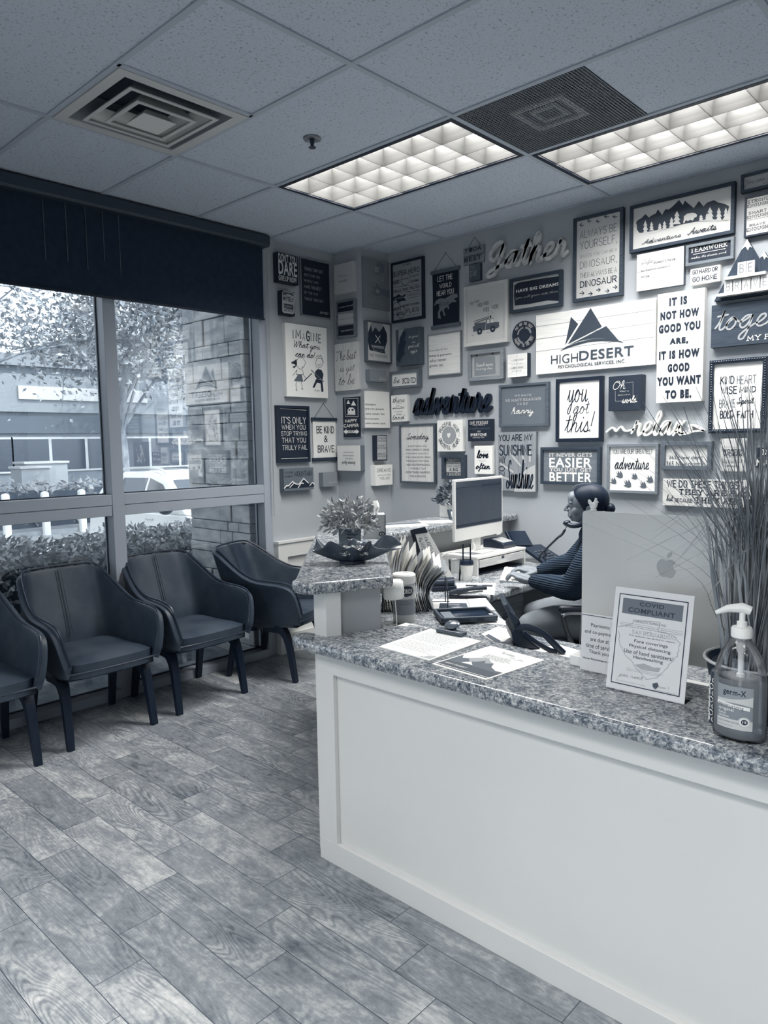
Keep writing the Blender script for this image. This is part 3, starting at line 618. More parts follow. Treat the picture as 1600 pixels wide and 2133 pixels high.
('wall_sign','dark plank block with leafy print and thin script about good','sign','D',-.433,2.062,.233,.265,.05,'block',(.26,.33),[('P',.6,[(.03,.262),(.085,.263),(.06,.194),(.044,.131),(.03,.154)]),('P',.08,[(.041,.203),(.08,.256),(.104,.232),(.089,.184),(.108,.168),(.078,.114),(.092,.084),(.057,.058),(.037,.024),(.003,.049),(.019,.105)]),('T','s','do good',(.125,.184,.217,.212),.85,.07),('T','s','and',(.16,.155,.193,.169),.85,.07),('T','s','good will',(.121,.111,.226,.148),.85,.07),('T','s','come to',(.14,.086,.211,.108),.85,.07),('T','s','you',(.156,.071,.19,.092),.85,.07)]),
('wall_sign','whitewashed framed sign about a person hard to beat','sign','D',-.158,1.967,.301,.298,.02,'frame',(.9,.5,.01,.006),[('T','b',"it's hard to",(.017,.178,.179,.19),.1,.12),('T','b','beat a person',(.016,.133,.215,.154),.1,.12),('T','b','who never',(.016,.101,.171,.122),.1,.12),('T','b','gives up.',(.015,.061,.144,.085),.1,.12)]),
('wall_sign','grey shadow box frame with a small hung plaque reading beach more','sign','D',.206,1.908,.291,.203,.03,'frame',(.68,.5,.026,.02),[('P',.5,[(.043,.159),(.213,.156),(.217,.039),(.045,.035)]),('O',.2,.064,.176,.01,0),('O',.2,.194,.176,.01,0),('T','s','Beach more',(.058,.094,.196,.119),.95,.09),('T','s','#worry less',(.056,.064,.195,.09),.95,.09)]),
('wall_sign','small square white distressed block about a good coach','sign','D',.54,1.909,.148,.148,.045,'block',(.93,.08),[('L',.55,[(.074,.151),(.071,.001)],.0015),('T','h','A GOOD COACH',(.028,.102,.12,.113),.2,.09),('T','s','can change a game',(.028,.079,.118,.087),.25,.07),('T','h','A GREAT COACH',(.028,.053,.118,.065),.15,.1),('T','s','can change a life',(.032,.034,.107,.044),.2,.07)]),
('wall_sign','small grey framed sign reading be kind in the corner','sign','D',-.504,1.899,.284,.128,.05,'frame',(.93,.38,.018,.012),[('T','s','be',(.028,.04,.095,.088),.08,.08),('T','z','KIND',(.119,.033,.252,.072),.08,.14)]),
('wall_canvas','small white canvas with script about no doubt and love of land','canvas','D',-.506,1.655,.16,.198,.03,'block',(.95,.9),[('T','s','there',(.012,.142,.137,.183),.1,.07),('T','b',"ain't",(.052,.13,.106,.137),.3,.12),('T','b','No',(.051,.113,.086,.124),.3,.12),('T','s','doubt',(.011,.094,.132,.114),.1,.09),('T','b','I Love',(.03,.071,.11,.081),.2,.12),('T','b','this',(.05,.049,.1,.061),.3,.12),('T','s','land',(.006,.016,.134,.052),.1,.08)]),
('wall_sign','tall dark framed planked sign, script heading someday over a paragraph','sign','D',-.433,1.196,.343,.438,.03,'frame',(.88,.28,.014,.01),[('L',.6,[(.09,.424),(.084,-.001)],.0015),('L',.6,[(.172,.424),(.167,.001)],.0015),('L',.6,[(.252,.424),(.247,.003)],.0015),('T','s','Someday,',(.07,.302,.281,.371),.05,.08),('T','b','EVERYTHING WILL',(.082,.269,.266,.28),.3,.12),('T','b','MAKE PERFECT SENSE.',(.059,.241,.289,.254),.3,.12),('T','b','FOR NOW, LAUGH AT',(.068,.213,.279,.226),.3,.12),('T','b','THE CONFUSION, SMILE',(.054,.185,.295,.199),.3,.12),('T','b','THROUGH THE TEARS,',(.063,.157,.286,.172),.3,.12),('T','b','AND KEEP REMINDING',(.063,.13,.288,.145),.3,.12),('T','b','YOURSELF THAT',(.094,.103,.255,.117),.3,.12),('T','b','EVERYTHING HAPPENS',(.059,.074,.291,.09),.3,.12),('T','b','FOR A REASON.',(.096,.046,.249,.062),.3,.12)]),
('wall_canvas','white square canvas with a grey disc and heart','canvas','D',-.061,1.43,.225,.221,.035,'block',(.97,.93),[('O',.6,.107,.114,.063,0),('P',.97,[(.104,.093),(.091,.112),(.092,.126),(.099,.131),(.105,.124),(.112,.132),(.119,.127),(.119,.113)]),('ARC','PEACEFUL MIND',.15,.107,.114,.083,.2,165,15,1),('ARC','GRATEFUL HEART',.15,.107,.114,.086,.2,195,345,-1),('L',.4,[(.013,.131),(.022,.099)],.002),('L',.4,[(.201,.134),(.192,.103)],.002)]),
('wall_sign','black block sign about one person making a difference','sign','D',.214,1.5,.194,.147,.04,'block',(.02,.05),[('T','z','ONE PERSON',(.017,.113,.168,.135),.85,.13),('T','b','CAN MAKE A',(.04,.104,.143,.112),.7,.12),('T','s','difference',(.01,.074,.183,.096),.4,.07),('T','b','AND',(.077,.059,.108,.07),.8,.12),('T','B','EVERYONE',(.024,.033,.156,.053),.88,.12),('T','b','SHOULD TRY',(.041,.019,.138,.029),.8,.12)]),
('wall_sign','small deep box frame with bold text about attitude','sign','D',-.015,1.237,.193,.168,.05,'frame',(.8,.2,.022,.03),[('T','B','ATTITUDE',(.023,.119,.151,.149),.1,.12),('T','b','is a little thing',(.031,.101,.137,.113),.3,.12),('T','h','THAT MAKES',(.027,.08,.148,.097),.2,.12),('T','B','A BIG',(.049,.054,.126,.076),.08,.12),('T','h','DIFFERENCE',(.022,.02,.15,.047),.1,.13)]),
('wall_canvas','small white canvas with black script words love and often','canvas','D',.264,1.275,.148,.193,.035,'block',(.98,.93),[('T','b','DO WHAT YOU',(.049,.147,.122,.158),.72,.12),('T','s','love',(.018,.107,.119,.165),.04,.15),('T','b','AND DO IT',(.037,.086,.096,.098),.72,.12),('T','s','often',(.009,.015,.132,.077),.04,.15)]),
('wall_sign','tall grey planked sign with sun rays about my only sunshine','sign','D',.452,1.168,.292,.387,.03,'block',(.55,.45),[('P',.72,[(.131,-.005),(.135,.036),(.161,.088),(.207,.132),(.257,.161),(.289,.172),(.289,0)]),('L',.72,[(.105,.241),(.178,.168)],.014),('L',.72,[(.19,.24),(.209,.19)],.014),('L',.72,[(.018,.181),(.122,.124)],.014),('L',.72,[(.04,.089),(.114,.068)],.014),('L',.72,[(.249,.255),(.249,.197)],.014),('L',.4,[(.086,.385),(.088,-.004)],.0012),('L',.4,[(.161,.384),(.161,-.002)],.0012),('L',.4,[(.232,.382),(.231,.001)],.0012),('T','h','YOU ARE MY',(.009,.33,.269,.372),.04,.13),('T','h','SUNSHINE',(.013,.232,.265,.305),.04,.11),('T','h','MY',(.013,.181,.064,.23),.04,.13),('T','h','O',(.009,.129,.057,.163),.04,.13),('T','h','N',(.013,.096,.055,.126),.04,.13),('T','s','Sunshine',(.066,.012,.278,.208),.04,.045)]),
('wall_sign','grey framed sign about so many reasons to be happy','sign','D',.46,1.589,.372,.277,.03,'frame',(.36,.3,.016,.01),[('T','z','WE HAVE',(.118,.196,.246,.207),.93,.1),('T','z','SO MANY REASONS',(.049,.166,.315,.182),.93,.1),('T','z','TO BE',(.138,.141,.22,.154),.93,.1),('T','s','happy',(.091,.064,.264,.128),.97,.1)]),
('wall_sign','black framed white print with thin brush script, you got this','sign','D',.885,1.485,.313,.39,.03,'frame',(.97,.01,.022,.01),[('T','s','you',(.075,.17,.216,.322),.04,.04),('T','s','got',(.114,.128,.231,.248),.04,.04),('T','s','this!',(.058,.057,.263,.183),.04,.045)]),
('wall_sign','black square block with thin white outline box and script','sign','D',1.251,1.662,.2,.201,.06,'block',(.05,.1),[('L',.6,[(.083,.157),(.15,.16),(.151,.086)],.0018),('L',.6,[(.043,.115),(.045,.056),(.085,.055)],.0018),('T','s','Oh',(.029,.123,.105,.174),.9,.06),('T','z','WHAT A',(.069,.108,.126,.115),.85,.14),('T','z','BEAUTIFUL',(.059,.087,.137,.093),.85,.14),('T','s','world',(.084,.042,.179,.085),.93,.1)]),
('wall_sign','wide white planked sign with a dark three peak mountain logo and practice name','sign','D',.741,1.915,.772,.37,.025,'block',(.97,.9),[('L',.4,[(.002,.299),(.765,.304)],.0018),('L',.4,[(.002,.221),(.766,.232)],.0018),('L',.4,[(.002,.144),(.768,.154)],.0018),('L',.75,[(.608,.072),(.769,.078)],.0015),('P',.17,[(.206,.163),(.244,.33),(.293,.281)]),('P',.17,[(.223,.168),(.374,.366),(.448,.247)]),('P',.17,[(.226,.16),(.475,.248),(.554,.156),(.47,.178),(.385,.185),(.305,.179)]),('P',.17,[(.171,.132),(.215,.155),(.297,.173),(.385,.182),(.477,.175),(.553,.156),(.589,.138),(.533,.152),(.442,.165),(.356,.166),(.253,.151)]),('T','b','HIGH',(.109,.055,.294,.11),.2,.12),('T','B','DESERT',(.302,.06,.646,.119),.2,.12),('T','B','PSYCHOLOGICAL SERVICES, INC.',(.159,.021,.597,.045),.12,.12)]),
('wall_sign','tall white wooden sign with bold navy words, not how good you are','sign','D',1.53,1.696,.254,.6,.045,'block',(.96,.88),[('T','C','IT IS',(.065,.525,.163,.571),.04,.12),('T','C','NOT HOW',(.017,.454,.228,.5),.04,.12),('T','C','GOOD YOU',(.009,.383,.236,.43),.04,.12),('T','C','ARE,',(.071,.311,.173,.351),.04,.12),('T','C','IT IS HOW',(.013,.237,.235,.285),.04,.12),('T','C','GOOD',(.063,.165,.183,.212),.04,.12),('T','C','YOU WANT',(.004,.093,.244,.142),.04,.12),('T','C','TO BE.',(.052,.019,.196,.068),.04,.12)]),
('wall_sign','tall framed sign about always being yourself or a dinosaur','sign','D',.997,2.328,.316,.494,.03,'frame',(.82,.2,.02,.01),[('L',.2,[(.065,.444),(.04,.451)],.004),('L',.2,[(.114,.458),(.089,.465)],.004),('L',.2,[(.17,.444),(.146,.451)],.004),('L',.2,[(.223,.459),(.197,.466)],.004),('L',.2,[(.275,.448),(.25,.454)],.004),('L',.2,[(.052,.458),(.04,.451),(.054,.439)],.004),('L',.2,[(.101,.471),(.089,.465),(.103,.453)],.004),('L',.2,[(.157,.457),(.146,.451),(.159,.439)],.004),('L',.2,[(.208,.472),(.197,.466),(.209,.454)],.004),('L',.2,[(.261,.46),(.25,.454),(.262,.442)],.004),('T','h','ALWAYS BE',(.041,.369,.275,.413),.15,.06),('T','h','YOURSELF,',(.042,.297,.276,.35),.15,.06),('T','h','UNLESS YOU CAN BE A',(.042,.255,.277,.274),.2,.07),('T','h','DINOSAUR,',(.043,.186,.278,.234),.15,.06),('T','h','THEN ALWAYS BE A',(.043,.136,.278,.166),.2,.07),('T','h','DINOSAUR',(.044,.08,.278,.12),.05,.13),('L',.2,[(.044,.049),(.071,.047)],.004),('L',.2,[(.1,.039),(.125,.036)],.004),('L',.2,[(.151,.053),(.176,.051)],.004),('L',.2,[(.207,.039),(.232,.037)],.004),('L',.2,[(.255,.053),(.28,.051)],.004),('L',.2,[(.059,.059),(.071,.047),(.059,.036)],.004),('L',.2,[(.113,.048),(.125,.036),(.114,.027)],.004),('L',.2,[(.165,.062),(.176,.051),(.165,.041)],.004),('L',.2,[(.221,.048),(.232,.037),(.221,.028)],.004),('L',.2,[(.269,.062),(.28,.051),(.269,.042)],.004)]),
('wall_sign','wide dark framed sign with mountain range, pines and a walking bear','sign','D',1.354,2.552,.565,.262,.035,'frame',(.84,.16,.018,.012),[('P',.1,[(.026,.147),(.039,.175),(.068,.186),(.088,.201),(.108,.178),(.133,.189),(.146,.19),(.159,.211),(.183,.176),(.2,.202),(.221,.197),(.245,.212),(.275,.235),(.296,.203),(.306,.224),(.355,.174),(.381,.205),(.405,.172),(.425,.187),(.458,.191),(.483,.173),(.512,.161),(.536,.143),(.53,.112),(.504,.081),(.427,.102),(.388,.101),(.302,.103),(.212,.098),(.163,.101),(.077,.102),(.054,.106)]),('P',.84,[(.034,.162),(.04,.149),(.036,.149),(.041,.139),(.037,.14),(.042,.13),(.026,.133),(.031,.141),(.027,.142),(.031,.15),(.028,.151)]),('P',.84,[(.088,.168),(.1,.135),(.094,.137),(.104,.112),(.096,.114),(.106,.089),(.073,.096),(.083,.116),(.075,.118),(.084,.139),(.077,.14)]),('P',.84,[(.124,.152),(.134,.131),(.128,.132),(.136,.116),(.13,.118),(.138,.102),(.112,.107),(.12,.12),(.113,.121),(.121,.134),(.115,.135)]),('P',.84,[(.171,.135),(.181,.118),(.176,.119),(.183,.106),(.177,.108),(.185,.095),(.159,.1),(.167,.11),(.16,.111),(.168,.121),(.163,.122)]),('P',.84,[(.197,.14),(.208,.121),(.202,.122),(.211,.107),(.204,.108),(.212,.093),(.184,.099),(.192,.111),(.185,.112),(.194,.123),(.188,.125)]),('P',.84,[(.236,.153),(.248,.128),(.241,.13),(.251,.11),(.243,.112),(.253,.093),(.222,.099),(.231,.115),(.223,.116),(.232,.132),(.226,.133)]),('P',.84,[(.265,.179),(.28,.148),(.271,.15),(.284,.126),(.274,.128),(.287,.105),(.245,.113),(.257,.132),(.247,.134),(.259,.152),(.251,.154)]),('P',.84,[(.394,.132),(.404,.116),(.398,.117),(.407,.105),(.4,.106),(.408,.094),(.382,.099),(.389,.108),(.383,.11),(.391,.119),(.385,.12)]),('P',.84,[(.425,.132),(.434,.116),(.429,.117),(.437,.105),(.431,.106),(.438,.094),(.415,.099),(.421,.108),(.415,.109),(.422,.118),(.418,.119)]),('P',.84,[(.44,.16),(.455,.129),(.447,.131),(.46,.107),(.45,.109),(.462,.085),(.422,.093),(.433,.112),(.423,.114),(.435,.133),(.427,.135)]),('P',.84,[(.485,.148),(.497,.118),(.491,.12),(.501,.097),(.493,.099),(.503,.077),(.471,.083),(.48,.102),(.472,.103),(.481,.122),(.475,.123)]),('P',.84,[(.521,.14),(.531,.112),(.526,.113),(.535,.092),(.528,.094),(.537,.073),(.508,.079),(.516,.096),(.509,.098),(.517,.115),(.512,.116)]),('P',.84,[(.3,.106),(.304,.129),(.304,.142),(.321,.152),(.347,.151),(.364,.145),(.374,.133),(.371,.124),(.361,.123),(.352,.109),(.338,.116),(.325,.112),(.315,.12),(.308,.107)]),('T','s','Adventure',(.072,.037,.292,.062),.04,.1),('T','s','Awaits',(.325,.038,.478,.072),.04,.1)]),
('wall_sign','whitewashed plank sign with grey script about an imperfect life','sign','D',1.401,2.331,.265,.205,.035,'block',(.86,.3),[('L',.7,[(.002,.107),(.26,.114)],.0015),('T','s','Life',(.027,.136,.095,.171),.3,.06),('T','b',"doesn't have",(.097,.137,.219,.154),.25,.12),('T','b','to be',(.025,.105,.075,.118),.2,.12),('T','s','perfect',(.075,.099,.195,.126),.3,.05),('T','b','to be',(.026,.071,.075,.085),.2,.12),('T','s','Beautiful',(.079,.053,.217,.071),.3,.05)]),
('wall_sign','grey framed black sign with white serif heading on teamwork','sign','D',1.672,2.425,.248,.112,.03,'frame',(.02,.42,.016,.01),[('T','z','TEAMWORK',(.023,.069,.215,.092),.95,.15),('L',.9,[(.039,.059),(.204,.059)],.0025),('T','s','makes the dream work',(.026,.035,.21,.048),.9,.08)]),
('wall_sign','small white block with dark blocky words, go hard or go home','sign','D',1.703,2.319,.153,.085,.035,'block',(.97,.92),[('T','h','GO HARD OR',(.01,.054,.142,.078),.06,.16),('T','h','GO HOME',(.011,.014,.141,.041),.06,.17)]),
('wall_sign','small framed sign at the top right, mostly cut off, thin script','sign','D',1.945,2.745,.2,.091,.03,'frame',(.68,.2,.014,.01),[('T','s','You can do it',(.014,.026,.184,.066),.25,.05),('T','b','coffee',(.104,.022,.173,.033),.3,.12)]),
('wall_sign','pale framed sign repeating enough in slab letters, at the right edge','sign','D',1.967,2.518,.173,.203,.03,'frame',(.84,.06,.01,.005),[('T','z','BE',(.059,.192,.07,.196),.2,.14),('T','z','STRONG',(.013,.167,.113,.183),.08,.16),('T','z','ENOUGH',(.013,.147,.113,.162),.08,.16),('T','b','TO STAND ALONE',(.036,.14,.087,.141),.3,.12),('T','z','SMART',(.02,.112,.105,.126),.08,.16),('T','z','ENOUGH',(.012,.091,.115,.106),.08,.16),('T','b','TO KNOW WHEN YOU NEED HELP',(.013,.081,.117,.087),.3,.12),('T','z','BRAVE',(.024,.051,.102,.062),.08,.16),('T','z','ENOUGH',(.012,.028,.117,.045),.08,.16),('T','b','TO ASK FOR IT',(.037,.017,.087,.022),.3,.12)]),
('wall_sign','dark plank sign with silver script, at the right edge below the mountain shelf','sign','D',1.818,1.974,.581,.223,.035,'block',(.18,.3),[('L',.1,[(.001,.095),(.546,.103)],.002),('T','s','together',(.017,.026,.526,.213),.6,.075),('T','z','MY FAVORITE',(.179,.018,.5,.045),.95,.15)]),
('wall_sign','black beaded frame around hand lettered print about kind heart and wise mind','sign','D',1.814,1.519,.286,.389,.035,'beaded',(.96,.08,.022,.012),[('T','h','KIND',(.055,.259,.126,.302),.04,.1),('T','h','HEART',(.138,.255,.234,.3),.5,.09),('T','h','WISE',(.057,.206,.141,.248),.04,.11),('T','h','MIND',(.152,.209,.233,.242),.04,.12),('T','h','BRAVE',(.051,.135,.133,.18),.5,.09),('T','s','Spirit',(.14,.135,.227,.188),.04,.09),('T','h','BOLD',(.057,.078,.126,.121),.04,.11),('T','h','FAITH',(.145,.076,.223,.116),.04,.11)]),
('wall_sign','wide grey framed plank sign, getting easier and getting better','sign','D',.78,1.22,.409,.233,.035,'frame',(.42,.16,.018,.012),[('T','B','IT NEVER GETS',(.06,.172,.352,.197),.88,.12),('T','B','EASIER',(.059,.105,.352,.167),.95,.12),('T','B','YOU JUST GET',(.061,.074,.353,.103),.88,.12),('T','B','BETTER',(.061,.013,.353,.076),.95,.12)]),
('wall_sign','white print in grey wood frame with raised grey dinosaur footprints','sign','D',1.23,1.179,.311,.289,.03,'frame',(.97,.45,.016,.012),[('T','h','YOU ARE OUR GREATEST',(.03,.231,.276,.258),.1,.08),('T','s','adventure',(.044,.139,.257,.216),.04,.06),('P',.33,[(.054,.129),(.068,.112),(.065,.134),(.079,.117),(.083,.134),(.097,.111),(.099,.094),(.084,.087),(.068,.091),(.052,.1),(.066,.102)]),('P',.33,[(.02,.088),(.032,.073),(.029,.092),(.041,.077),(.045,.092),(.057,.072),(.059,.057),(.046,.051),(.032,.055),(.018,.062),(.03,.064)]),('P',.33,[(.104,.077),(.118,.059),(.116,.082),(.13,.064),(.134,.082),(.149,.058),(.151,.04),(.135,.033),(.119,.037),(.102,.045),(.116,.048)]),('P',.33,[(.15,.118),(.161,.103),(.159,.122),(.171,.107),(.174,.122),(.186,.102),(.188,.088),(.175,.082),(.162,.085),(.148,.092),(.16,.094)]),('P',.33,[(.202,.07),(.214,.054),(.212,.074),(.224,.059),(.228,.074),(.24,.053),(.242,.038),(.228,.032),(.214,.035),(.2,.042),(.212,.045)]),('P',.33,[(.24,.104),(.252,.088),(.25,.108),(.263,.092),(.267,.109),(.28,.086),(.282,.07),(.268,.064),(.253,.067),(.238,.075),(.251,.078)])]),
('wall_sign','grey framed whitewashed sign about new days and new chances','sign','D',1.56,1.321,.276,.156,.035,'frame',(.85,.33,.022,.014),[('T','b','365 New days!',(.04,.053,.224,.078),.15,.12),('T','b','365 New chances.',(.027,.019,.247,.047),.15,.12)]),
('wall_sign','small pale distressed block with dark heroine wording at the right','sign','D',1.879,1.316,.135,.174,.03,'block',(.8,.9),[('T','s','Im not saying Im',(.027,.124,.098,.133),.3,.08),('T','B','WONDER',(.01,.1,.117,.118),.05,.12),('T','B','WOMAN',(.018,.079,.112,.1),.05,.12),('T','s','Im just saying that',(.026,.068,.102,.079),.3,.08),('T','h','NO ONE HAS EVER SEEN',(.013,.057,.116,.064),.2,.1),('T','h','ME & WONDER WOMAN',(.013,.044,.113,.053),.1,.12),('T','s','in the same room!',(.032,.025,.098,.036),.3,.08)]),
('wall_plaque','black two plank hanging sign at the right edge with white emblem','plaque','D',2.051,1.337,.18,.104,.012,'plank2',(.02,.02),[('O',.92,.04,.08,.016,0),('O',.02,.04,.082,.011,0),('P',.92,[(.039,.098),(.044,.086),(.043,.064),(.037,.064),(.035,.086)]),('T','B','JEDI',(.07,.064,.153,.091),.92,.12),('T','B','MASTER',(.006,.009,.166,.043),.92,.12)]),
('wall_sign','long pale wooden sign behind the grass plant about doing hard things','sign','D',1.57,1.118,.699,.152,.025,'block',(.86,.7),[('T','h','WE DO THESE THINGS',(.024,.103,.406,.145),.08,.12),('T','s','not',(.42,.101,.461,.132),.15,.08),('T','h','BECAUSE',(.473,.103,.569,.124),.1,.13),('T','z','THEY ARE EASY',(.092,.064,.503,.095),.08,.17),('T','s','but',(.021,.025,.062,.062),.15,.08),('T','h','BECAUSE',(.07,.021,.168,.043),.1,.13),('T','z','THEY ARE HARD',(.182,.02,.572,.053),.08,.17)])]

# ------------------------------------------------------------------ room shell
XW, YB, XC = -0.835, -0.285, -0.548     # window wall, column front, column side
XR, YR = 7.1, -6.9
wall_m, _n, _p = new_mat('painted_wall')
_ns = noise_node(_n, _n.nodes.new('ShaderNodeTexCoord').outputs['Object'], 3.0)
_n.links.new(ramp_node(_n, _ns, [(.3, (.405, .432, .458, 1)), (.7, (.435, .462, .488, 1))]), _p.inputs['Base Color'])
_p.inputs['Roughness'].default_value = .7; _p.inputs['Specular IOR Level'].default_value = .3
white_m = V('white_paint', .85, .87, 2.0, rough=.42, spec=.45)
drywall_m = V('grey_drywall', .63, .65, 3.0, rough=.7)
def tinted(name, c, rough=.5, spec=.4):
    m, n, p = new_mat(name)
    p.inputs['Base Color'].default_value = (*c, 1); p.inputs['Roughness'].default_value = rough; p.inputs['Specular IOR Level'].default_value = spec
    return m
alu_m = tinted('window_aluminium', (.37, .405, .455), .38, .5)
alu_dark = M(.10, .5)
fm = floor_material()
struct(MB().box(XW - .12, YR, -.06, XR, .1, 0), 'floor', fm, smooth=0)
struct(MB().box(XC, 0, 0, XR, .14, H + .25), 'wall_back', wall_m, smooth=0)
struct(MB().box(XW - .2, -.935, 0, XW, YB, H + .25), 'wall_left', wall_m, smooth=0)
struct(MB().box(XW - .2, YB, 0, XC, .14, H + .25), 'column_corner', wall_m, smooth=0)
struct(MB().box(XR, YR, 0, XR + .12, .14, H + .25), 'wall_right', wall_m, smooth=0)
rw = MB(); rw.box(XW - .2, YR - .12, 0, .1, YR, H + .25); rw.box(5.9, YR - .12, 0, XR + .12, YR, H + .25); rw.box(.1, YR - .12, 2.65, 5.9, YR, H + .25); rw.box(.1, YR - .12, 0, 5.9, YR, .12)  # rear wall, opened up for the added glazing
struct(rw, 'wall_rear', wall_m, smooth=0)
struct(MB().box(XW - .25, YR, H + .16, XR, .1, H + .25), 'roof_slab', M(.4), smooth=0)
# wainscot under the signs on the short wall
wn = MB()
wn.box(XW, -.925, 0, -.815, YB, .80)
for a in ((-.925, -.84), (-.37, YB)): wn.box(-.815, a[0], .0, -.79, a[1], .80)
wn.box(-.815, -.84, .70, -.79, -.37, .80); wn.box(-.815, -.84, 0, -.79, -.37, .14)
wn.box(XW, -.93, .80, -.78, YB, .815)
struct(wn, 'trim_1', white_m, smooth=0)

# ceiling: lay-in tiles and grid bars, open where fixtures sit
GX = [-.835, 0, 1.2192, 2.4384, 3.6576, 4.8768, 6.096, 7.1]
GY = [0.0] + [-.285 - .6096 * k for k in range(11)] + [YR]
OPEN = {(1, 2), (2, 1), (3, 7), (1, 8), (4, 9)}        # fluorescent fixtures, the last three added out of view
VENT = (1, 4); GRILLE = (2, 2)
tiles = MB(); bars = MB()
for i in range(len(GX) - 1):
    for j in range(len(GY) - 1):
        x0, x1, y1, y0 = GX[i], GX[i + 1], GY[j], GY[j + 1]
        if (i, j) in OPEN: continue
        if (i, j) in (VENT, GRILLE): x0 += .6096
        tiles.box(x0, y0, H + .006, x1, y1, H + .02)
struct(tiles, 'ceiling', tile_material(), smooth=0)
for x in GX[1:-1]: bars.box(x - .012, YR, H - .001, x + .012, 0, H + .006)
for y in GY[1:-1]: bars.box(XW, y - .012, H, XR, y + .012, H + .0055)
bars.box(.6096 - .012, GY[5], H, .6096 + .012, GY[4], H + .0055)
bars.box(XC, -.02, H - .002, XR, 0, H + .005); bars.box(XW, YB - .02, H - .002, XC, YB, H + .005)
bars.box(XW, YR, H - .002, XW + .02, YB, H + .005); bars.box(XC, YB, H - .002, XC + .02, 0, H + .005)
struct(bars, 'ceiling_grid', tinted('grid_paint', (.46, .505, .57), .6), smooth=0)

def ceiling_light(i, j, label):
    x0, x1, y1, y0 = GX[i] + .012, GX[i + 1] - .012, GY[j] - .012, GY[j + 1] + .012
    t = thing('ceiling_light', label, 'ceiling light', ((x0 + x1) / 2, (y0 + y1) / 2, H), group='fluorescent ceiling lights')
    fr = MB()
    fr.ring(x0, y0, x1, y1, .024, H - .002, H + .012)
    fr.build('frame', M(.02, .5), t, smooth=0)
    hb = MB(); e = .003
    hb.box(x0, y0, H + .012, x1, y0 + e, H + .125); hb.box(x0, y1 - e, H + .012, x1, y1, H + .125)
    hb.box(x0, y0, H + .012, x0 + e, y1, H + .125); hb.box(x1 - e, y0, H + .012, x1, y1, H + .125)
    hb.box(x0, y0, H + .125, x1, y1, H + .13)
    hb.build('housing', MATS.setdefault('lamp_housing', neutral('lamp_housing', .08, .5)), t, smooth=0)
    lv = MB()
    ax0, ax1, ay0, ay1 = x0 + .026, x1 - .026, y0 + .026, y1 - .026
    def blade(p, q, across):
        # parabolic blade: thin at the mouth, thick at the top
        (px_, py_), (qx, qy) = p, q
        dx, dy = across
        rows = []
        for z, hw in ((H + .004, .0016), (H + .03, .005), (H + .06, .011), (H + .085, .017)):
            rows.append((z, hw))
        for s_ in (-1, 1):
            lv.grid([[(px_ + dx * hw * s_, py_ + dy * hw * s_, z), (qx + dx * hw * s_, qy + dy * hw * s_, z)] for z, hw in rows])
    for k in range(7):
        x = ax0 + (ax1 - ax0) * k / 6
        blade((x, ay0), (x, ay1), (1, 0))
    for k in range(4):
        y = ay0 + (ay1 - ay0) * k / 3
        blade((ax0, y), (ax1, y), (0, 1))
    lv.build('louvre', MATS.setdefault('louvre', neutral('louvre_metal', .055, .35, .3)) , t, smooth=0)
    ld = bpy.data.lights.new('fluorescent_lamp', 'AREA')
    ld.shape = 'RECTANGLE'; ld.size = 1.12; ld.size_y = .52; ld.energy = LAMP_POWER; ld.color = (1.0, .99, .97)
    lo = bpy.data.objects.new('fluorescent_lamp', ld); COL.objects.link(lo)
    lo.parent = t; lo.location = (0, 0, .12)
ceiling_light(1, 2, 'lit fluorescent ceiling light with louvred cells, between the sprinkler and the square grille')
ceiling_light(2, 1, 'lit fluorescent ceiling light above the wall of signs, cut by the frame edge')
ceiling_light(3, 7, 'added unseen ceiling light over the waiting area floor behind the viewer')  # this and the two below are unseen lamps added for brightness
ceiling_light(1, 8, 'added unseen ceiling light over the entry behind the viewer, beside the windows')
ceiling_light(4, 9, 'added unseen ceiling light at the far rear of the room')

# supply diffuser
vx, vy = .3048, (GY[4] + GY[5]) / 2
t = thing('air_diffuser', 'square white four way air vent of nested cones in the ceiling', 'vent', (vx, vy, H))
f = MB(); a = .292
f.ring(vx - a, vy - a, vx + a, vy + a, .045, H - .004, H + .004)
f.build('frame', M(.80, .45), t, smooth=0)
def frustum(mb, h0, z0, h1, z1):
    p0 = [(vx - h0, vy - h0, z0), (vx + h0, vy - h0, z0), (vx + h0, vy + h0, z0), (vx - h0, vy + h0, z0)]
    p1 = [(vx - h1, vy - h1, z1), (vx + h1, vy - h1, z1), (vx + h1, vy + h1, z1), (vx - h1, vy + h1, z1)]
    mb.add(p0 + p1, [(k, (k + 1) % 4, 4 + (k + 1) % 4, 4 + k) for k in range(4)])
def lip(mb, h, z, wd):
    mb.ring(vx - h, vy - h, vx + h, vy + h, wd, z, z + .004)
for h0, h1, z0 in ((.205, .150, -.014), (.138, .092, -.022)):
    c = MB(); frustum(c, h0, H + z0, h1, H + z0 + .055); lip(c, h0, H + z0, .018)
    c.build('cone', M(.80, .5), t, smooth=0)
c = MB(); frustum(c, .075, H - .03, .045, H + .004); c.box(vx - .075, vy - .075, H - .031, vx + .075, vy + .075, H - .028)
c.build('centre_plate', M(.88, .5), t, smooth=0)
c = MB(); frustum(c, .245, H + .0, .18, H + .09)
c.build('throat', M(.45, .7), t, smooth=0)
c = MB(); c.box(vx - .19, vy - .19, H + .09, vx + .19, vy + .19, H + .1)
c.build('plenum', M(.12, .8), t, smooth=0)

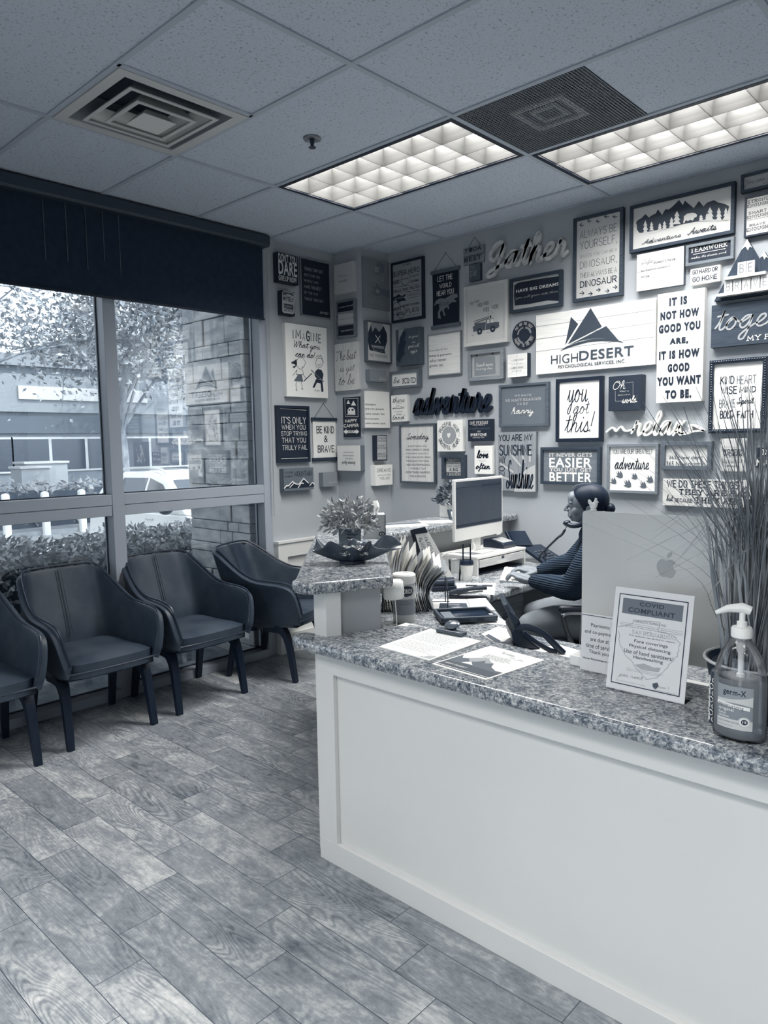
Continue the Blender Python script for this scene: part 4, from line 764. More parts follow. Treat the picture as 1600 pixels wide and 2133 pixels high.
# sprinkler
t = thing('sprinkler_head', 'small metal fire sprinkler in the ceiling tile', 'sprinkler', (.615, -1.777, H))
MB().lathe([(.0, .0), (.042, -.001), (.040, -.006), (.028, -.009), (.014, -.004), (.013, .002)], 20, (.615, -1.777, H + .004)).build('escutcheon', M(.55, .3, metal=.6), t)
MB().lathe([(.012, .0), (.010, -.018), (.007, -.03), (.012, -.034), (.017, -.036), (.017, -.039), (.0, -.041)], 14, (.615, -1.777, H)).build('nozzle', M(.12, .4), t)

# return air grille
gx0, gx1, gy1, gy0 = GX[2] + .012, GX[2] + .6096 - .004, GY[2] - .012, GY[3] + .012
t = thing('return_air_grille', 'square dark eggcrate return air grille with a pale rectangle behind it', 'vent', ((gx0 + gx1) / 2, (gy0 + gy1) / 2, H))
g = MB()
for k in range(46):
    x = gx0 + (gx1 - gx0) * k / 45
    g.box(x - .0016, gy0, H + .001, x + .0016, gy1, H + .004)
for k in range(46):
    y = gy0 + (gy1 - gy0) * k / 45
    g.box(gx0, y - .0009, H + .0015, gx1, y + .0009, H + .0036)
g.build('eggcrate', M(.5, .5), t, smooth=0)
g = MB(); g.box(gx0, gy0, H + .10, gx1, gy1, H + .11); g.box(gx0, gy0, H + .012, gx0 + .003, gy1, H + .11); g.box(gx1 - .003, gy0, H + .012, gx1, gy1, H + .11)
g.build('plenum', M(.10, .9), t, smooth=0)
g = MB()
g.ring(1.39, -1.32, 1.64, -1.065, .03, H + .012, H + .02); g.ring(1.45, -1.26, 1.58, -1.125, .022, H + .014, H + .02)
g.build('inner_frame', M(.97, .5), t, smooth=0)

# ------------------------------------------------------------------ storefront window
FX0, FX1 = -.945, XW               # frame depth
fr = MB()
bays = [(-.995, -2.035), (-2.11, -3.25), (-3.325, -4.46), (-4.535, -5.67), (-5.745, -6.80)]
fr.box(FX0, -1.0, 0, FX1 + .004, -.935, H)
for k in range(len(bays) - 1): fr.box(FX0, bays[k + 1][0], 0, FX1 + .004, bays[k][1], H)
fr.box(FX0, YR, 0, FX1, -6.80, H)
for a, b in bays:
    fr.box(FX0, b, 1.16, FX1, a, 1.222); fr.box(FX0 + .004, b, 1.097, FX1 - .003, a, 1.158)
    fr.box(FX0, b, 0, FX1 + .012, a, .055); fr.box(FX0, b, H - .06, FX1 - .02, a, H)
win = struct(fr, 'window_1', alu_m, smooth=0, bevel=.002, seg=1)
gk = MB()
for a, b in bays:
    for z0, z1 in ((.055, 1.097), (1.222, H - .06)):
        for q in ((a - .006, z0, a, z1), (b, z0, b + .006, z1)): gk.box(-.925, q[0], q[1], -.912, q[2], q[3])
        for q in ((z0, z0 + .006), (z1 - .006, z1)): gk.box(-.925, b, q[0], -.912, a, q[1])
gk.build('gasket', alu_dark, win, smooth=0)
glass = glass_material()
for a, b in bays:
    for z0, z1 in ((.055, 1.097), (1.222, H - .06)):
        MB().box(-.924, b, z0, -.918, a, z1).build('pane', glass, win, smooth=0)

rf_ = MB()  # rear glazing added out of view to bring in more daylight
for k in range(5):
    x = .1 + 5.8 * k / 4
    rf_.box(x - .035, YR - .11, .12, x + .035, YR - .02, 2.65)
rf_.box(.1, YR - .11, .12, 5.9, YR - .02, .19); rf_.box(.1, YR - .11, 2.58, 5.9, YR - .02, 2.65)
win2 = struct(rf_, 'added_rear_window', alu_m, smooth=0)
for k in range(4):
    MB().box(.1 + 1.45 * k + .035, YR - .07, .19, .1 + 1.45 * (k + 1) - .035, YR - .064, 2.58).build('pane', glass, win2, smooth=0)

# roller blind
bl = thing('roller_blind', 'dark roller blind drawn a third of the way down the window', 'blind', (-.80, -2.45, 2.35))
c = MB(); y0, y1 = -4.3, -.955
prof = [(-.832, 2.897), (-.752, 2.897), (-.742, 2.885), (-.742, 2.835), (-.752, 2.822), (-.832, 2.822)]
n_ = len(prof)
c.add([(x, y0, z) for x, z in prof] + [(x, y1, z) for x, z in prof], [tuple(range(n_)), tuple(range(n_, 2 * n_))[::-1]] + [(k, (k + 1) % n_, n_ + (k + 1) % n_, n_ + k) for k in range(n_)])
blind_m = V('blind_cloth', .085, .12, 40, (1, .6, .6), .8, spec=.2)
c.build('cassette', M(.15, .5), bl, smooth=20)
rows = []
for k in range(28):
    y = y0 + .02 + (y1 - .02 - y0 - .02) * k / 27
    dx = .003 * math.sin(k * 1.1)
    rows.append([(-.800 + dx * .3, y, 2.83), (-.802 + dx, y, 2.55), (-.804 + dx * 1.2, y, 2.352)])
fb = MB().grid(rows)
fb.grid([[(x - .004, y, z) for x, y, z in r] for r in rows])
fb.build('fabric', blind_m, bl)
MB().box(-.812, y0 + .02, 2.344, -.797, y1 - .02, 2.356).build('hem_bar', M(.05, .6), bl, smooth=0)
for k, (yy, zb) in enumerate(((-2.43, 2.50), (-2.31, 2.51), (-2.20, 2.485), (-2.10, 2.55), (-2.005, 2.48))):  # pale strips on the cloth: light leaking through the blind, painted as tone
    MB().box(-.7985, yy - .0014, zb, -.796, yy + .0014, 2.828).build('seam_or_light_leak', M(.33, .7), bl, smooth=0)
ch = [(-.79, -.948, 2.84), (-.79, -.945, 2.4), (-.79, -.944, 1.7), (-.795, -.948, 1.0), (-.79, -.952, 1.7), (-.79, -.953, 2.4), (-.79, -.95, 2.84)]
MB().tube(seg(ch, 4), .0022, 5).build('bead_chain', M(.6, .3), bl)

# ------------------------------------------------------------------ outside
def leaf_cloud(mb, n, point, size, seed, flat=0.6, up=0.0):
    rnd = random.Random(seed)
    for _ in range(n):
        c = Vector(point(rnd))
        s = size * rnd.uniform(.6, 1.3)
        d = Vector((rnd.gauss(0, 1), rnd.gauss(0, 1), rnd.gauss(0, 1) * flat + up)).normalized()
        sd = d.orthogonal().normalized(); sd.rotate(Matrix.Rotation(rnd.uniform(0, 6.28), 3, d))
        nn = d.cross(sd)
        mb.add([c - d * s * .1, c + d * s * .45 + sd * s * .26 + nn * s * .06, c + d * s, c + d * s * .45 - sd * s * .26 + nn * s * .06], [(0, 1, 2, 3)])
leaf_m = V('hedge_leaves', .50, .74, 9, rough=.4, lo=.35, hi=.65)
leaf_d = V('tree_leaves', .30, .70, 5, rough=.45, lo=.3, hi=.7)
soil_m = V('bark_soil', .26, .50, 14, rough=.9, bump=.5)
road_m = V('sunlit_concrete', .62, .70, 2, rough=.85)
struct(MB().box(-3.1, -9, -.5, -.96, 6, -.03), 'ground_bed', soil_m, smooth=0)
struct(MB().box(-3.3, -9, -.5, -3.1, 9, -.02), 'kerb', road_m, smooth=0)
struct(MB().box(-13.2, -30, -.5, -3.3, 40, -.40), 'road', road_m, smooth=0)
struct(MB().box(-45, -40, -.5, -13.2, 60, -.30), 'ground_far', V('far_ground', .5, .66, 3, rough=.9), smooth=0)

hb = MB()
def hp(r):
    # a clipped hedge body with a lumpy top
    while True:
        x, y, z = r.uniform(-2.75, -1.95), r.uniform(-5.0, -.35), r.uniform(.0, .88)
        top = .80 + .05 * mnoise.noise((x * 2, y * 2, 0)) + .03 * mnoise.noise((x * 7, y * 7, 3))
        if z < top and (z > top - .22 or x > -2.1 or r.random() < .1): return (x, y, z)
leaf_cloud(hb, 15000, hp, .058, 4, .7, .5)
hedge = tag(hb.build('hedge', leaf_m, smooth=0, normals=False), 'clipped leafy hedge directly outside the window below the car', 'hedge')
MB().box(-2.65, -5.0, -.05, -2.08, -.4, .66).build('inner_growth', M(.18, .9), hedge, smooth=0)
fh = MB()
leaf_cloud(fh, 3500, lambda r: (r.uniform(-15.2, -13.9), r.uniform(-5, 8), r.uniform(-.3, .72)), .16, 5, .7, .4)
o = tag(fh.build('hedge', leaf_m, smooth=0, normals=False), 'low far hedge behind the white posts across the road', 'hedge')
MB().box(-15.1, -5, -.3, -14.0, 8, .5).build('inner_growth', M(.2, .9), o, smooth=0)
for k, y in enumerate((.0, .78, 1.56, 2.34, 3.12, 3.9)):
    p = MB(); yy = .85 + y * .82 / .78
    p.tube([(-13.15, yy, -.4), (-13.15, yy, .52)], .085, 12); p.ball((-13.15, yy, .52), (.085, .085, .05))
    tag(p.build('bollard', M(.95, .6)), 'white bollard post in the row across the road before the far hedge', 'post', 'white bollards across the road')
# ornamental grass clump behind the chairs
gc = MB(); rnd = random.Random(7)
for k in range(230):
    a = rnd.uniform(0, 6.28); rr = rnd.uniform(.15, .5); hgt = rnd.uniform(.25, .55)
    b0 = Vector((-1.45 + rnd.gauss(0, .04), -2.72 + rnd.gauss(0, .06), -.03))
    p = seg([b0, b0 + Vector((math.cos(a) * rr * .35, math.sin(a) * rr * .35, hgt)), b0 + Vector((math.cos(a) * rr, math.sin(a) * rr, hgt * .7))], 4)
    gc.tube(p, [.003, .003, .003, .003, .0028, .0024, .002, .0015, .0006][:len(p)], 3)
tag(gc.build('grass_clump', V('grass_blade', .16, .42, 6), normals=False), 'spiky ornamental grass clump outside the lower glass by the chairs', 'grass')

# stone pillar outside the window end
st = MB(); rnd = random.Random(3)
z = -.05
while z < 3.0:
    hh = rnd.choice((.07, .10, .13, .16, .19)); x = -1.72 - rnd.uniform(0, .03)
    while x < -.97:
        ww = rnd.uniform(.12, .40); x2 = min(x + ww, -.965)
        if -.965 - x2 < .09: x2 = -.965
        d = rnd.uniform(0, .018)
        st.box(x + .003, -1.02 - d, z + .003, x2 - .003, -.90, z + hh - .003)
        x = x2
    y = -.9
    st.box(-1.735 - rnd.uniform(0, .015), -1.0, z + .003, -1.6, -.55, z + hh - .003)
    z += hh
sm = V('ledge_stone', .52, .82, 7, (1, 1, 2), .85, 7, .3, .7, .6)
pil = tag(st.build('stone_pillar', sm, smooth=0, bevel=.006), 'stacked stone pillar just outside the glass beside the wall', 'pillar')
MB().box(-1.715, -1.015, -.06, -.97, -.56, 3.1).build('mortar', M(.2, .9), pil, smooth=0)

# parked cars, nose towards the window
def car(x0, y0, label):
    """x0 nose, y0 near side; length towards -x"""
    t = thing('car', label, 'car', (x0 - 2, y0 + .9, -.40), group='white cars parked outside')
    low = [(-.02, .30), (0, .62), (-.18, .80), (-1.35, 1.00), (-4.05, 1.0), (-4.12, .62), (-4.05, .30)]
    top = [(-1.30, 1.0), (-2.05, 1.44), (-2.5, 1.56), (-3.3, 1.54), (-3.78, 1.40), (-4.05, 1.0)]
    b = MB()
    for prof, ins in ((low, 0), (top, .4)):
        n = len(prof); yi = [ins * max(0, z - 1.0) for x, z in prof]
        b.add([(x0 + x, y0 + q, -.40 + z) for (x, z), q in zip(prof, yi)] + [(x0 + x, y0 + 1.75 - q, -.40 + z) for (x, z), q in zip(prof, yi)],
              [tuple(range(n)), tuple(range(n, 2 * n))[::-1]] + [(k, (k + 1) % n, n + (k + 1) % n, n + k) for k in range(n)])
    b.build('body', M(.93, .25, .5, coat=.5), t, smooth=50, bevel=.03, seg=3)
    yo = lambda z: y0 + .4 * max(0, z - 1.0) - .006
    def pane(pts, name='side_window', m=M(.16, .06)):
        q = MB(); q.add([(x0 + x, yo(z), -.40 + z) for x, z in pts] + [(x0 + x, yo(z) + .01, -.40 + z) for x, z in pts],
            [tuple(range(len(pts))), tuple(range(len(pts), 2 * len(pts)))[::-1]] + [(k, (k + 1) % len(pts), len(pts) + (k + 1) % len(pts), len(pts) + k) for k in range(len(pts))])
        q.build(name, m, t, smooth=0)
    pane([(-1.62, 1.06), (-2.12, 1.38), (-2.5, 1.46), (-2.5, 1.03)]); pane([(-2.56, 1.03), (-2.56, 1.46), (-3.25, 1.45), (-3.25, 1.03)]); pane([(-3.32, 1.04), (-3.32, 1.44), (-3.66, 1.36), (-3.86, 1.08)])
    wsh = MB(); wsh.quad((x0 - 1.36, y0 + .12, .645), (x0 - 1.36, y0 + 1.63, .645), (x0 - 2.02, y0 + 1.5, 1.04), (x0 - 2.02, y0 + .25, 1.04))
    wsh.build('windscreen', M(.25, .06), t, smooth=0)
    for xx in (-.85, -3.35):
        wb = MB(); wb.tube([(x0 + xx, y0 - .01, -.07), (x0 + xx, y0 + .2, -.07)], .33, 24); wb_o = wb.build('wheel', M(.04, .7), t)
        MB().tube([(x0 + xx, y0 - .02, -.07), (x0 + xx, y0 + .0, -.07)], .21, 20).build('rim', M(.6, .3, metal=.5), wb_o)
    MB().ball((x0 - 1.62, y0 - .12, .68), (.09, .10, .075)).build('mirror', M(.08, .3), t)
    for hx in (-2.35, -3.15):
        MB().tube(seg([(x0 + hx, y0 - .004, .50), (x0 + hx + .04, y0 - .03, .51), (x0 + hx + .14, y0 - .03, .51), (x0 + hx + .18, y0 - .004, .50)], 4), .012, 6).build('door_handle', M(.7, .3), t)
    rl = MB()
    rl.tube(seg([(x0 - 2.2, y0 + .25, 1.12), (x0 - 2.4, y0 + .25, 1.19), (x0 - 3.3, y0 + .25, 1.18), (x0 - 3.6, y0 + .25, 1.10)], 4), .018, 6)
    rl.build('roof_rail', M(.75, .3), t)
    return t
car(-3.75, 1.0, 'white car parked outside behind the hedge, nearer of the two')
car(-4.2, 4.0, 'white car parked beyond the first one, mostly hidden')

# building across the street
bX = -20.0
bd = thing('building', 'long low commercial building with dark ribbon windows across the road', 'building', (bX - 3, 6, -.3))
b = MB(); b.box(bX - 6, -14, -.3, bX, 28, 4.2); b.build('wall', V('stucco_grey', .44, .50, 2, rough=.9), bd, smooth=0)
MB().box(bX - 6.2, -14.2, 4.0, bX + .18, 28, 4.35).build('parapet_cap', M(.56, .8), bd, smooth=0)
MB().box(bX, -14, 2.62, bX + .12, 28, 3.75).build('fascia', M(.56, .8), bd, smooth=0)
MB().box(bX, -14, 1.98, bX + .08, 28, 2.5).build('painted_shade_band', M(.34, .8), bd, smooth=0)  # shadowed strip of the facade, its shade put into the tone
fr2 = MB(); wins = []
for k in range(8):
    y = -9.2 + k * 3.4
    for yy in (y, y + 1.15, y + 2.3): wins.append((yy, yy + 1.05))
for a_, c_ in wins:
    q = MB(); q.box(bX, a_ - .05, .78, bX + .06, c_ + .05, 1.86); wo_ = q.build('window', M(.75, .6), bd, smooth=0)
    MB().box(bX + .03, a_, .84, bX + .07, c_, 1.80).build('pane', M(.12, .1), wo_, smooth=0)
sgn = MB(); sgn.box(bX + .12, 4.6, 3.0, bX + .2, 8.8, 3.4); sgn.build('sign_band', M(.80, .7), bd, smooth=0)
# second, lighter block at the far right of the window view
b2 = thing('building', 'pale gabled building partly hidden behind the street trees', 'building', (-33, 20, -.3))
MB().box(-37, 12, -.3, -30, 34, 6.5).build('wall', M(.66, .9), b2, smooth=0)
MB().box(-37.3, 11.7, 6.5, -29.7, 34, 6.8).build('roof', M(.45, .9), b2, smooth=0)
# utility boxes
for (y0_, y1_, z1_, lb) in ((2.05, 2.62, 1.02, 'short utility cabinet across the road, beside the taller one'), (2.42, 3.32, 1.12, 'taller grey utility cabinet across the road by the far building')):
    t = thing('utility_box', lb, 'utility box', (-16, (y0_ + y1_) / 2, -.3))
    k = 19.2 / 16.2
    ya, yb = y0_ * 1.25 + .5, y1_ * 1.25 + .5
    dx = 0 if z1_ < 1.1 else -.95
    MB().box(-16.6 + dx, ya, -.3, -15.9 + dx, yb, z1_ - .02).build('cabinet', M(.62, .6), t, smooth=0, bevel=.01)
    MB().box(-16.65 + dx, ya - .04, z1_ - .02, -15.85 + dx, yb + .04, z1_ + .04).build('lid', M(.75, .6), t, smooth=0, bevel=.01)
# trees
def tree(x, y, h, spread, nleaf, seed, label, lo_=3.2, leaf=.2):
    rnd = random.Random(seed)
    t = thing('tree', label, 'tree', (x, y, -.3))
    tr = MB(); tr.tube(seg([(x, y, -.3), (x + .05, y + .03, h * .3), (x - .04, y - .05, h * .62), (x, y, h * .95)], 5), [.14, .135, .13, .125, .12, .115, .11, .10, .10, .09, .085, .08, .07, .06, .05, .04], 8)
    clumps = []
    for k in range(16):
        a = rnd.uniform(0, 6.28); r_ = spread * rnd.uniform(.25, 1.0); z_ = lo_ + (h * 1.25 - lo_) * rnd.random()
        e = Vector((x + math.cos(a) * r_, y + math.sin(a) * r_, z_)); clumps.append(e)
        s = Vector((x, y, h * rnd.uniform(.35, .6)))
        tr.tube(seg([s, (s + e) / 2 + Vector((0, 0, .25)), e], 4), [.045, .04, .036, .03, .026, .02, .016, .012, .008], 5)
        for _ in range(4):
            e2 = e + Vector((rnd.gauss(0, .5), rnd.gauss(0, .5), rnd.gauss(0, .4)))
            tr.tube([e, (e + e2) / 2 + Vector((0, 0, .08)), e2], [.012, .009, .004], 4); clumps.append(e2)
    tr.build('trunk', V('bark', .30, .62, 8, (1, 1, .4)), t)
    fo = MB()
    def pt(r):
        c = r.choice(clumps)
        return (c.x + r.gauss(0, .36), c.y + r.gauss(0, .36), c.z + r.gauss(0, .30))
    leaf_cloud(fo, nleaf, pt, leaf, seed + 1, .8)
    fo.build('foliage', leaf_d, t, smooth=0, normals=False)
tree(-11.2, 3.3, 4.4, 2.0, 9000, 11, 'leafy street tree with a pale trunk seen past the mullion', 3.45, .12)
tree(-9.5, -.6, 4.6, 2.0, 2600, 23, 'sparse tree whose branches hang into the upper window corner', 3.0, .10)
tree(-15.5, 8.6, 5.4, 2.6, 8000, 35, 'denser tree standing behind the parked cars near the pillar', 3.0, .15)
tree(-31.0, 2.5, 6.5, 3.2, 3600, 47, 'pale distant tree rising over the low building roof', 4.5, .28)

# ------------------------------------------------------------------ signs on the walls
def sign_root(name, label, cat, wall, u0, z0, wd):
    if wall == 'D': loc, rz = (u0 + wd / 2, 0, z0), 0
    elif wall == 'B': loc, rz = (u0 + wd / 2, YB, z0), 0
    elif wall == 'A': loc, rz = (XW, u0 + wd / 2, z0), PI / 2
    else: loc, rz = (XC, u0 + wd / 2, z0), PI / 2
    return thing(name, label, cat, loc, rz, 'signs on the walls')
def art(root, items, wd, tdep):
    """lettering and printed shapes lying on the face of a sign"""
    txt, pic = {}, {}
    lay = 0; last = 'T'
    for it in items:
        if it[0] in 'PO' or (it[0] != last and it[0] in 'LP'): lay += 1
        last = it[0]
        y = -(tdep + .0010 + .0002 * lay + (.0002 if it[0] in ('T', 'ARC') else 0))
        put = lambda u, v, l, y=y: (u - wd / 2, y - l, v)
        if it[0] == 'T':
            write(txt.setdefault(it[4], MB()), it[1], it[2], it[3], it[5], put)
        elif it[0] == 'ARC':
            write_arc(txt.setdefault(it[2], MB()), it[1], it[3], it[4], it[5], it[6], it[7], it[8], it[9], put)
        elif it[0] == 'P':
            pic.setdefault(it[1], MB()).add([put(u, v, 0) for u, v in it[2]], [tuple(range(len(it[2])))])
        elif it[0] == 'L':
            ribbon(pic.setdefault(it[1], MB()), [Vector(p) for p in it[2]], it[3] / 2, put)
        elif it[0] == 'O':
            mb = pic.setdefault(it[1], MB()); n = 32; cx, cz, r, r2 = it[2:6]
            o = [put(cx + r * math.cos(2 * PI * k / n), cz + r * math.sin(2 * PI * k / n), 0) for k in range(n)]
            if r2:
                q = [put(cx + r2 * math.cos(2 * PI * k / n), cz + r2 * math.sin(2 * PI * k / n), 0) for k in range(n)]
                mb.add(o + q, [(k, (k + 1) % n, n + (k + 1) % n, n + k) for k in range(n)])
            else: mb.add(o, [tuple(range(n))])
    for t, mb in pic.items(): mb.build('artwork', M(t, .6), root, smooth=0, local=True)
    for t, mb in txt.items(): mb.build('lettering', M(t, .55), root, smooth=0, local=True)
def frame_mb(wd, ht, fw, y0, y1):
    f = MB(); a = wd / 2
    for ins, outs in (((-a, 0), 0),): pass
    o = [(-a, 0), (a, 0), (a, ht), (-a, ht)]
    i = [(-a + fw, fw), (a - fw, fw), (a - fw, ht - fw), (-a + fw, ht - fw)]
    v = [(x, y0, z) for x, z in o] + [(x, y0, z) for x, z in i] + [(x, y1, z) for x, z in o] + [(x, y1, z) for x, z in i]
    fs = []
    for k in range(4):
        l = (k + 1) % 4
        fs += [(k, l, 4 + l, 4 + k), (8 + k, 12 + k, 12 + l, 8 + l), (k, 8 + k, 8 + l, l), (4 + k, 4 + l, 12 + l, 12 + k)]
    return f.add(v, fs)
def make_sign(name, label, cat, wall, u0, z0, wd, ht, dep, kind, par, items):
    r = sign_root(name, label, cat, wall, u0, z0, wd); a = wd / 2
    wooden = any(k in label for k in ('plank', 'wooden', 'wood ', 'whitewashed', 'distressed', 'rustic'))
    def surf(t): return wood(t, .035, 'z' if ht > wd * 1.05 else 'x') if wooden and .15 < t else M(t, .6)
    if kind == 'block':
        MB().box(-a, -dep + .002, 0, a, 0, ht).build('body', surf(par[1]), r, smooth=0, bevel=.0015, seg=1, local=True)
        MB().box(-a + .0005, -dep, .0005, a - .0005, -dep + .002, ht - .0005).build('face', surf(par[0]), r, smooth=0, local=True)
        art(r, items, wd, dep)
    elif kind in ('frame', 'beaded'):
        pt, ft, fw, rec = par
        MB().box(-a + fw * .5, -(dep - rec), fw * .5, a - fw * .5, 0, ht - fw * .5).build('panel', surf(pt), r, smooth=0, local=True)
        frame_mb(wd, ht, fw, -.001, -dep).build('frame', wood(ft, .04, 'x') if .1 < ft < .7 else M(ft, .45), r, smooth=0, bevel=.0012, seg=1, local=True)
        art(r, items, wd, dep - rec)
        if kind == 'beaded':
            b = MB(); nx = int(wd / .0135); nz = int(ht / .0135); q = fw * .5
            pts = [(-a + q + (wd - fw) * k / nx, z) for k in range(nx + 1) for z in (q, ht - q)] + [(x, q + (ht - fw) * k / nz) for k in range(1, nz) for x in (-a + q, a - q)]
            for x, z in pts: b.ball((x, -dep, z), (.0058, .005, .0058), 8, 5)
            b.build('bead_trim', M(par[1], .3), r, local=True)
    elif kind == 'scroll':
        ct, rt = par
        e = .012
        cl = MB(); rows = []
        for k in range(9):
            z = .02 + (ht - .04) * k / 8
            rows.append([(-a + e + (wd - 2 * e) * j / 6, -.008 - .0015 * math.sin(j * 1.3 + k), z) for j in range(7)])
        cl.grid(rows); cl.build('cloth', M(ct, .85), r, local=True)
        for z in (0, ht - .024):
            MB().box(-a, -.018, z, a, -.002, z + .024).build('rod', wood(rt, .04, 'x'), r, smooth=0, bevel=.002, local=True)
        apex = ht + wd * .42
        MB().tube([(-a + .03, -.01, ht), (0, -.004, apex), (a - .03, -.01, ht)], .0016, 5).build('cord', M(.25, .8), r, local=True)
        MB().tube([(0, .0, apex), (0, -.008, apex)], .003, 6).build('nail', M(.3, .4), r, local=True)
        art(r, items, wd, .0105)
    elif kind == 'plank2':
        h2 = ht * .47
        for z in (0, ht - h2):
            MB().box(-a, -dep, z, a, -.002, z + h2).build('plank', M(par[0], .6), r, smooth=0, bevel=.0015, seg=1, local=True)
        MB().tube([(-a * .6, -.006, ht), (0, -.003, ht + wd * .38), (a * .6, -.006, ht)], .0014, 5).build('cord', M(.06, .8), r, local=True)
        art(r, items, wd, dep)
    elif kind == 'round':
        n = 40; rr = min(wd, ht) / 2; c = (0, ht / 2); r2 = rr * .66
        b = MB()
        o = [(math.cos(2 * PI * k / n), math.sin(2 * PI * k / n)) for k in range(n)]
        v = []
        for q, y in ((rr, -dep), (r2, -dep), (rr, -.002), (r2, -.002)): v += [(x * q, y, c[1] + z * q) for x, z in o]
        fs = []
        for k in range(n):
            l = (k + 1) % n
            fs += [(k, l, n + l, n + k), (2 * n + k, 3 * n + k, 3 * n + l, 2 * n + l), (k, 2 * n + k, 2 * n + l, l), (n + k, n + l, 3 * n + l, 3 * n + k)]
        b.add(v, fs); b.build('ring', M(par[0], .5), r, smooth=40, local=True)
        p = MB(); m2 = 28; r3 = rr * .46          # plain disc on four short bars inside the ring
        q = [(math.cos(2 * PI * k / m2) * r3, math.sin(2 * PI * k / m2) * r3) for k in range(m2)]
        p.add([(x, -dep, c[1] + z) for x, z in q] + [(x, -.004, c[1] + z) for x, z in q], [tuple(range(m2)), tuple(range(m2, 2 * m2))[::-1]] + [(k, (k + 1) % m2, m2 + (k + 1) % m2, m2 + k) for k in range(m2)])
        for x0, x1, z0, z1 in ((-.004, .004, r3 * .98, r2 * 1.02), (-.004, .004, -r2 * 1.02, -r3 * .98), (r3 * .98, r2 * 1.02, -.004, .004), (-r2 * 1.02, -r3 * .98, -.004, .004)):
            p.box(x0, -dep + .001, c[1] + z0, x1, -.005, c[1] + z1)
        p.build('inner_disc', M(par[0], .5), r, smooth=0, local=True)
        art(r, items, wd, dep)
    return r
for q in SIGNS: make_sign(*q)

REF = 'seen only reflected in the window'
make_sign('wall_sign', 'black sign with the script greeting hi, ' + REF, 'sign', 'D', 2.26, 1.285, .34, .27, .03, 'block', (.02, .05), [('T', 's', 'hi', (.08, .04, .28, .24), .9, .08)])
make_sign('wall_sign', 'grey paragraph sign in a frame, ' + REF, 'sign', 'D', 2.44, 1.6, .30, .28, .03, 'frame', (.5, .3, .015, .01), [('T', 'b', 'EVERY DAY IS A GOOD', (.03, .21 - .034 * k, .27, .23 - .034 * k), .85, .1) for k in range(6)])
make_sign('wall_sign', 'wide grey sign about the force with white capitals, ' + REF, 'sign', 'D', 3.5, 2.22, 1.6, .24, .03, 'block', (.42, .4), [('T', 'B', 'MAY THE FORCE BE WITH YOU', (.08, .07, 1.52, .17), .96, .1)])
make_sign('wall_sign', 'dark sign headed kind in white script, ' + REF, 'sign', 'D', 5.84, 2.23, .66, .31, .03, 'block', (.10, .2), [('T', 's', 'kind', (.06, .10, .60, .29), .93, .08), ('T', 's', 'beautiful', (.1, .03, .5, .10), .9, .08)])
make_sign('wall_sign', 'dark framed sign headed happy in capitals, ' + REF, 'sign', 'D', 5.56, 1.94, .70, .18, .03, 'block', (.15, .2), [('T', 'z', 'HAPPY', (.1, .06, .6, .15), .9, .12)])
make_sign('wall_sign', 'tall grey sign about a great day for learning, ' + REF, 'sign', 'D', 5.64, 1.24, .98, .50, .03, 'block', (.3, .3), [('T', 's', 'Today is a', (.2, .38, .8, .47), .95, .07), ('T', 'z', 'GREAT DAY', (.08, .30, .9, .37), .95, .12), ('T', 'z', 'TO LEARN', (.15, .19, .83, .28), .95, .12), ('T', 'z', 'SOMETHING', (.08, .11, .9, .17), .95, .12), ('T', 'z', 'NEW', (.3, .03, .68, .09), .95, .12)])

# three cut-out script words
def word_letters(name, label, text, box, weight, t, extra=(), squash=.75):
    x0, z0, x1, z1 = box
    mb = MB(); put = lambda u, v, l: (u, -.006 - l, v)
    write(mb, 's', text, box, weight, put, .022, squash)
    for pts, hw in extra: ribbon(mb, seg(pts, 6), hw, put, .022)
    o = mb.build(name, t, smooth=0)
    return tag(o, label, 'word sign', 'signs on the walls')
word_letters('word_sign', 'large grey wooden script word gather fixed to the wall by the ceiling', 'Gather', (.355, 2.568, .968, 2.800), .115, V('weathered_letters', .70, .9, 30, rough=.7), (), .85)
word_letters('word_sign', 'black cut-out script word adventure mounted on the wall', 'adventure', (-.300, 1.690, .402, 1.895), .105, M(.01, .45))
word_letters('word_sign', 'white cut-out script word relax with wave swashes', 'relax', (1.375, 1.508, 1.690, 1.655), .08, M(.97, .45),
    [([(1.226, 1.542), (1.262, 1.566), (1.285, 1.545), (1.315, 1.570), (1.340, 1.545), (1.395, 1.552)], .0055),
     ([(1.640, 1.533), (1.690, 1.520), (1.735, 1.533), (1.787, 1.536)], .0055), ([(1.787, 1.536), (1.745, 1.562), (1.712, 1.566), (1.722, 1.548), (1.712, 1.538)], .0060)])

# mountain shaped shelf with letter tiles
t = thing('mountain_shelf', 'dark mountain shaped wall shelf holding letter tiles, upper right of the sign wall', 'shelf', (2.04, 0, 2.218), group='signs on the walls')
pts = [(1.828, 2.218), (1.985, 2.509), (2.045, 2.395), (2.068, 2.432), (2.185, 2.218)]
def plate(poly, y0, y1):
    n = len(poly); mb = MB()
    return mb.add([(x, y0, z) for x, z in poly] + [(x, y1, z) for x, z in poly], [tuple(range(n)), tuple(range(n, 2 * n))[::-1]] + [(k, (k + 1) % n, n + (k + 1) % n, n + k) for k in range(n)])
plate(pts, -.03, 0).build('back_board', wood(.12, .04, 'z'), t, smooth=0)
plate([(1.959, 2.461), (1.985, 2.509), (2.010, 2.461), (1.999, 2.470), (1.990, 2.452), (1.978, 2.474)], -.032, -.03).build('snow_cap', M(.9, .6), t, smooth=0)
plate([(2.052, 2.407), (2.068, 2.432), (2.088, 2.396), (2.077, 2.404), (2.070, 2.392), (2.062, 2.410)], -.032, -.03).build('snow_cap', M(.9, .6), t, smooth=0)
MB().box(1.892, -.075, 2.312, 2.09, -.03, 2.326).build('shelf_board', M(.95, .5), t, smooth=0)
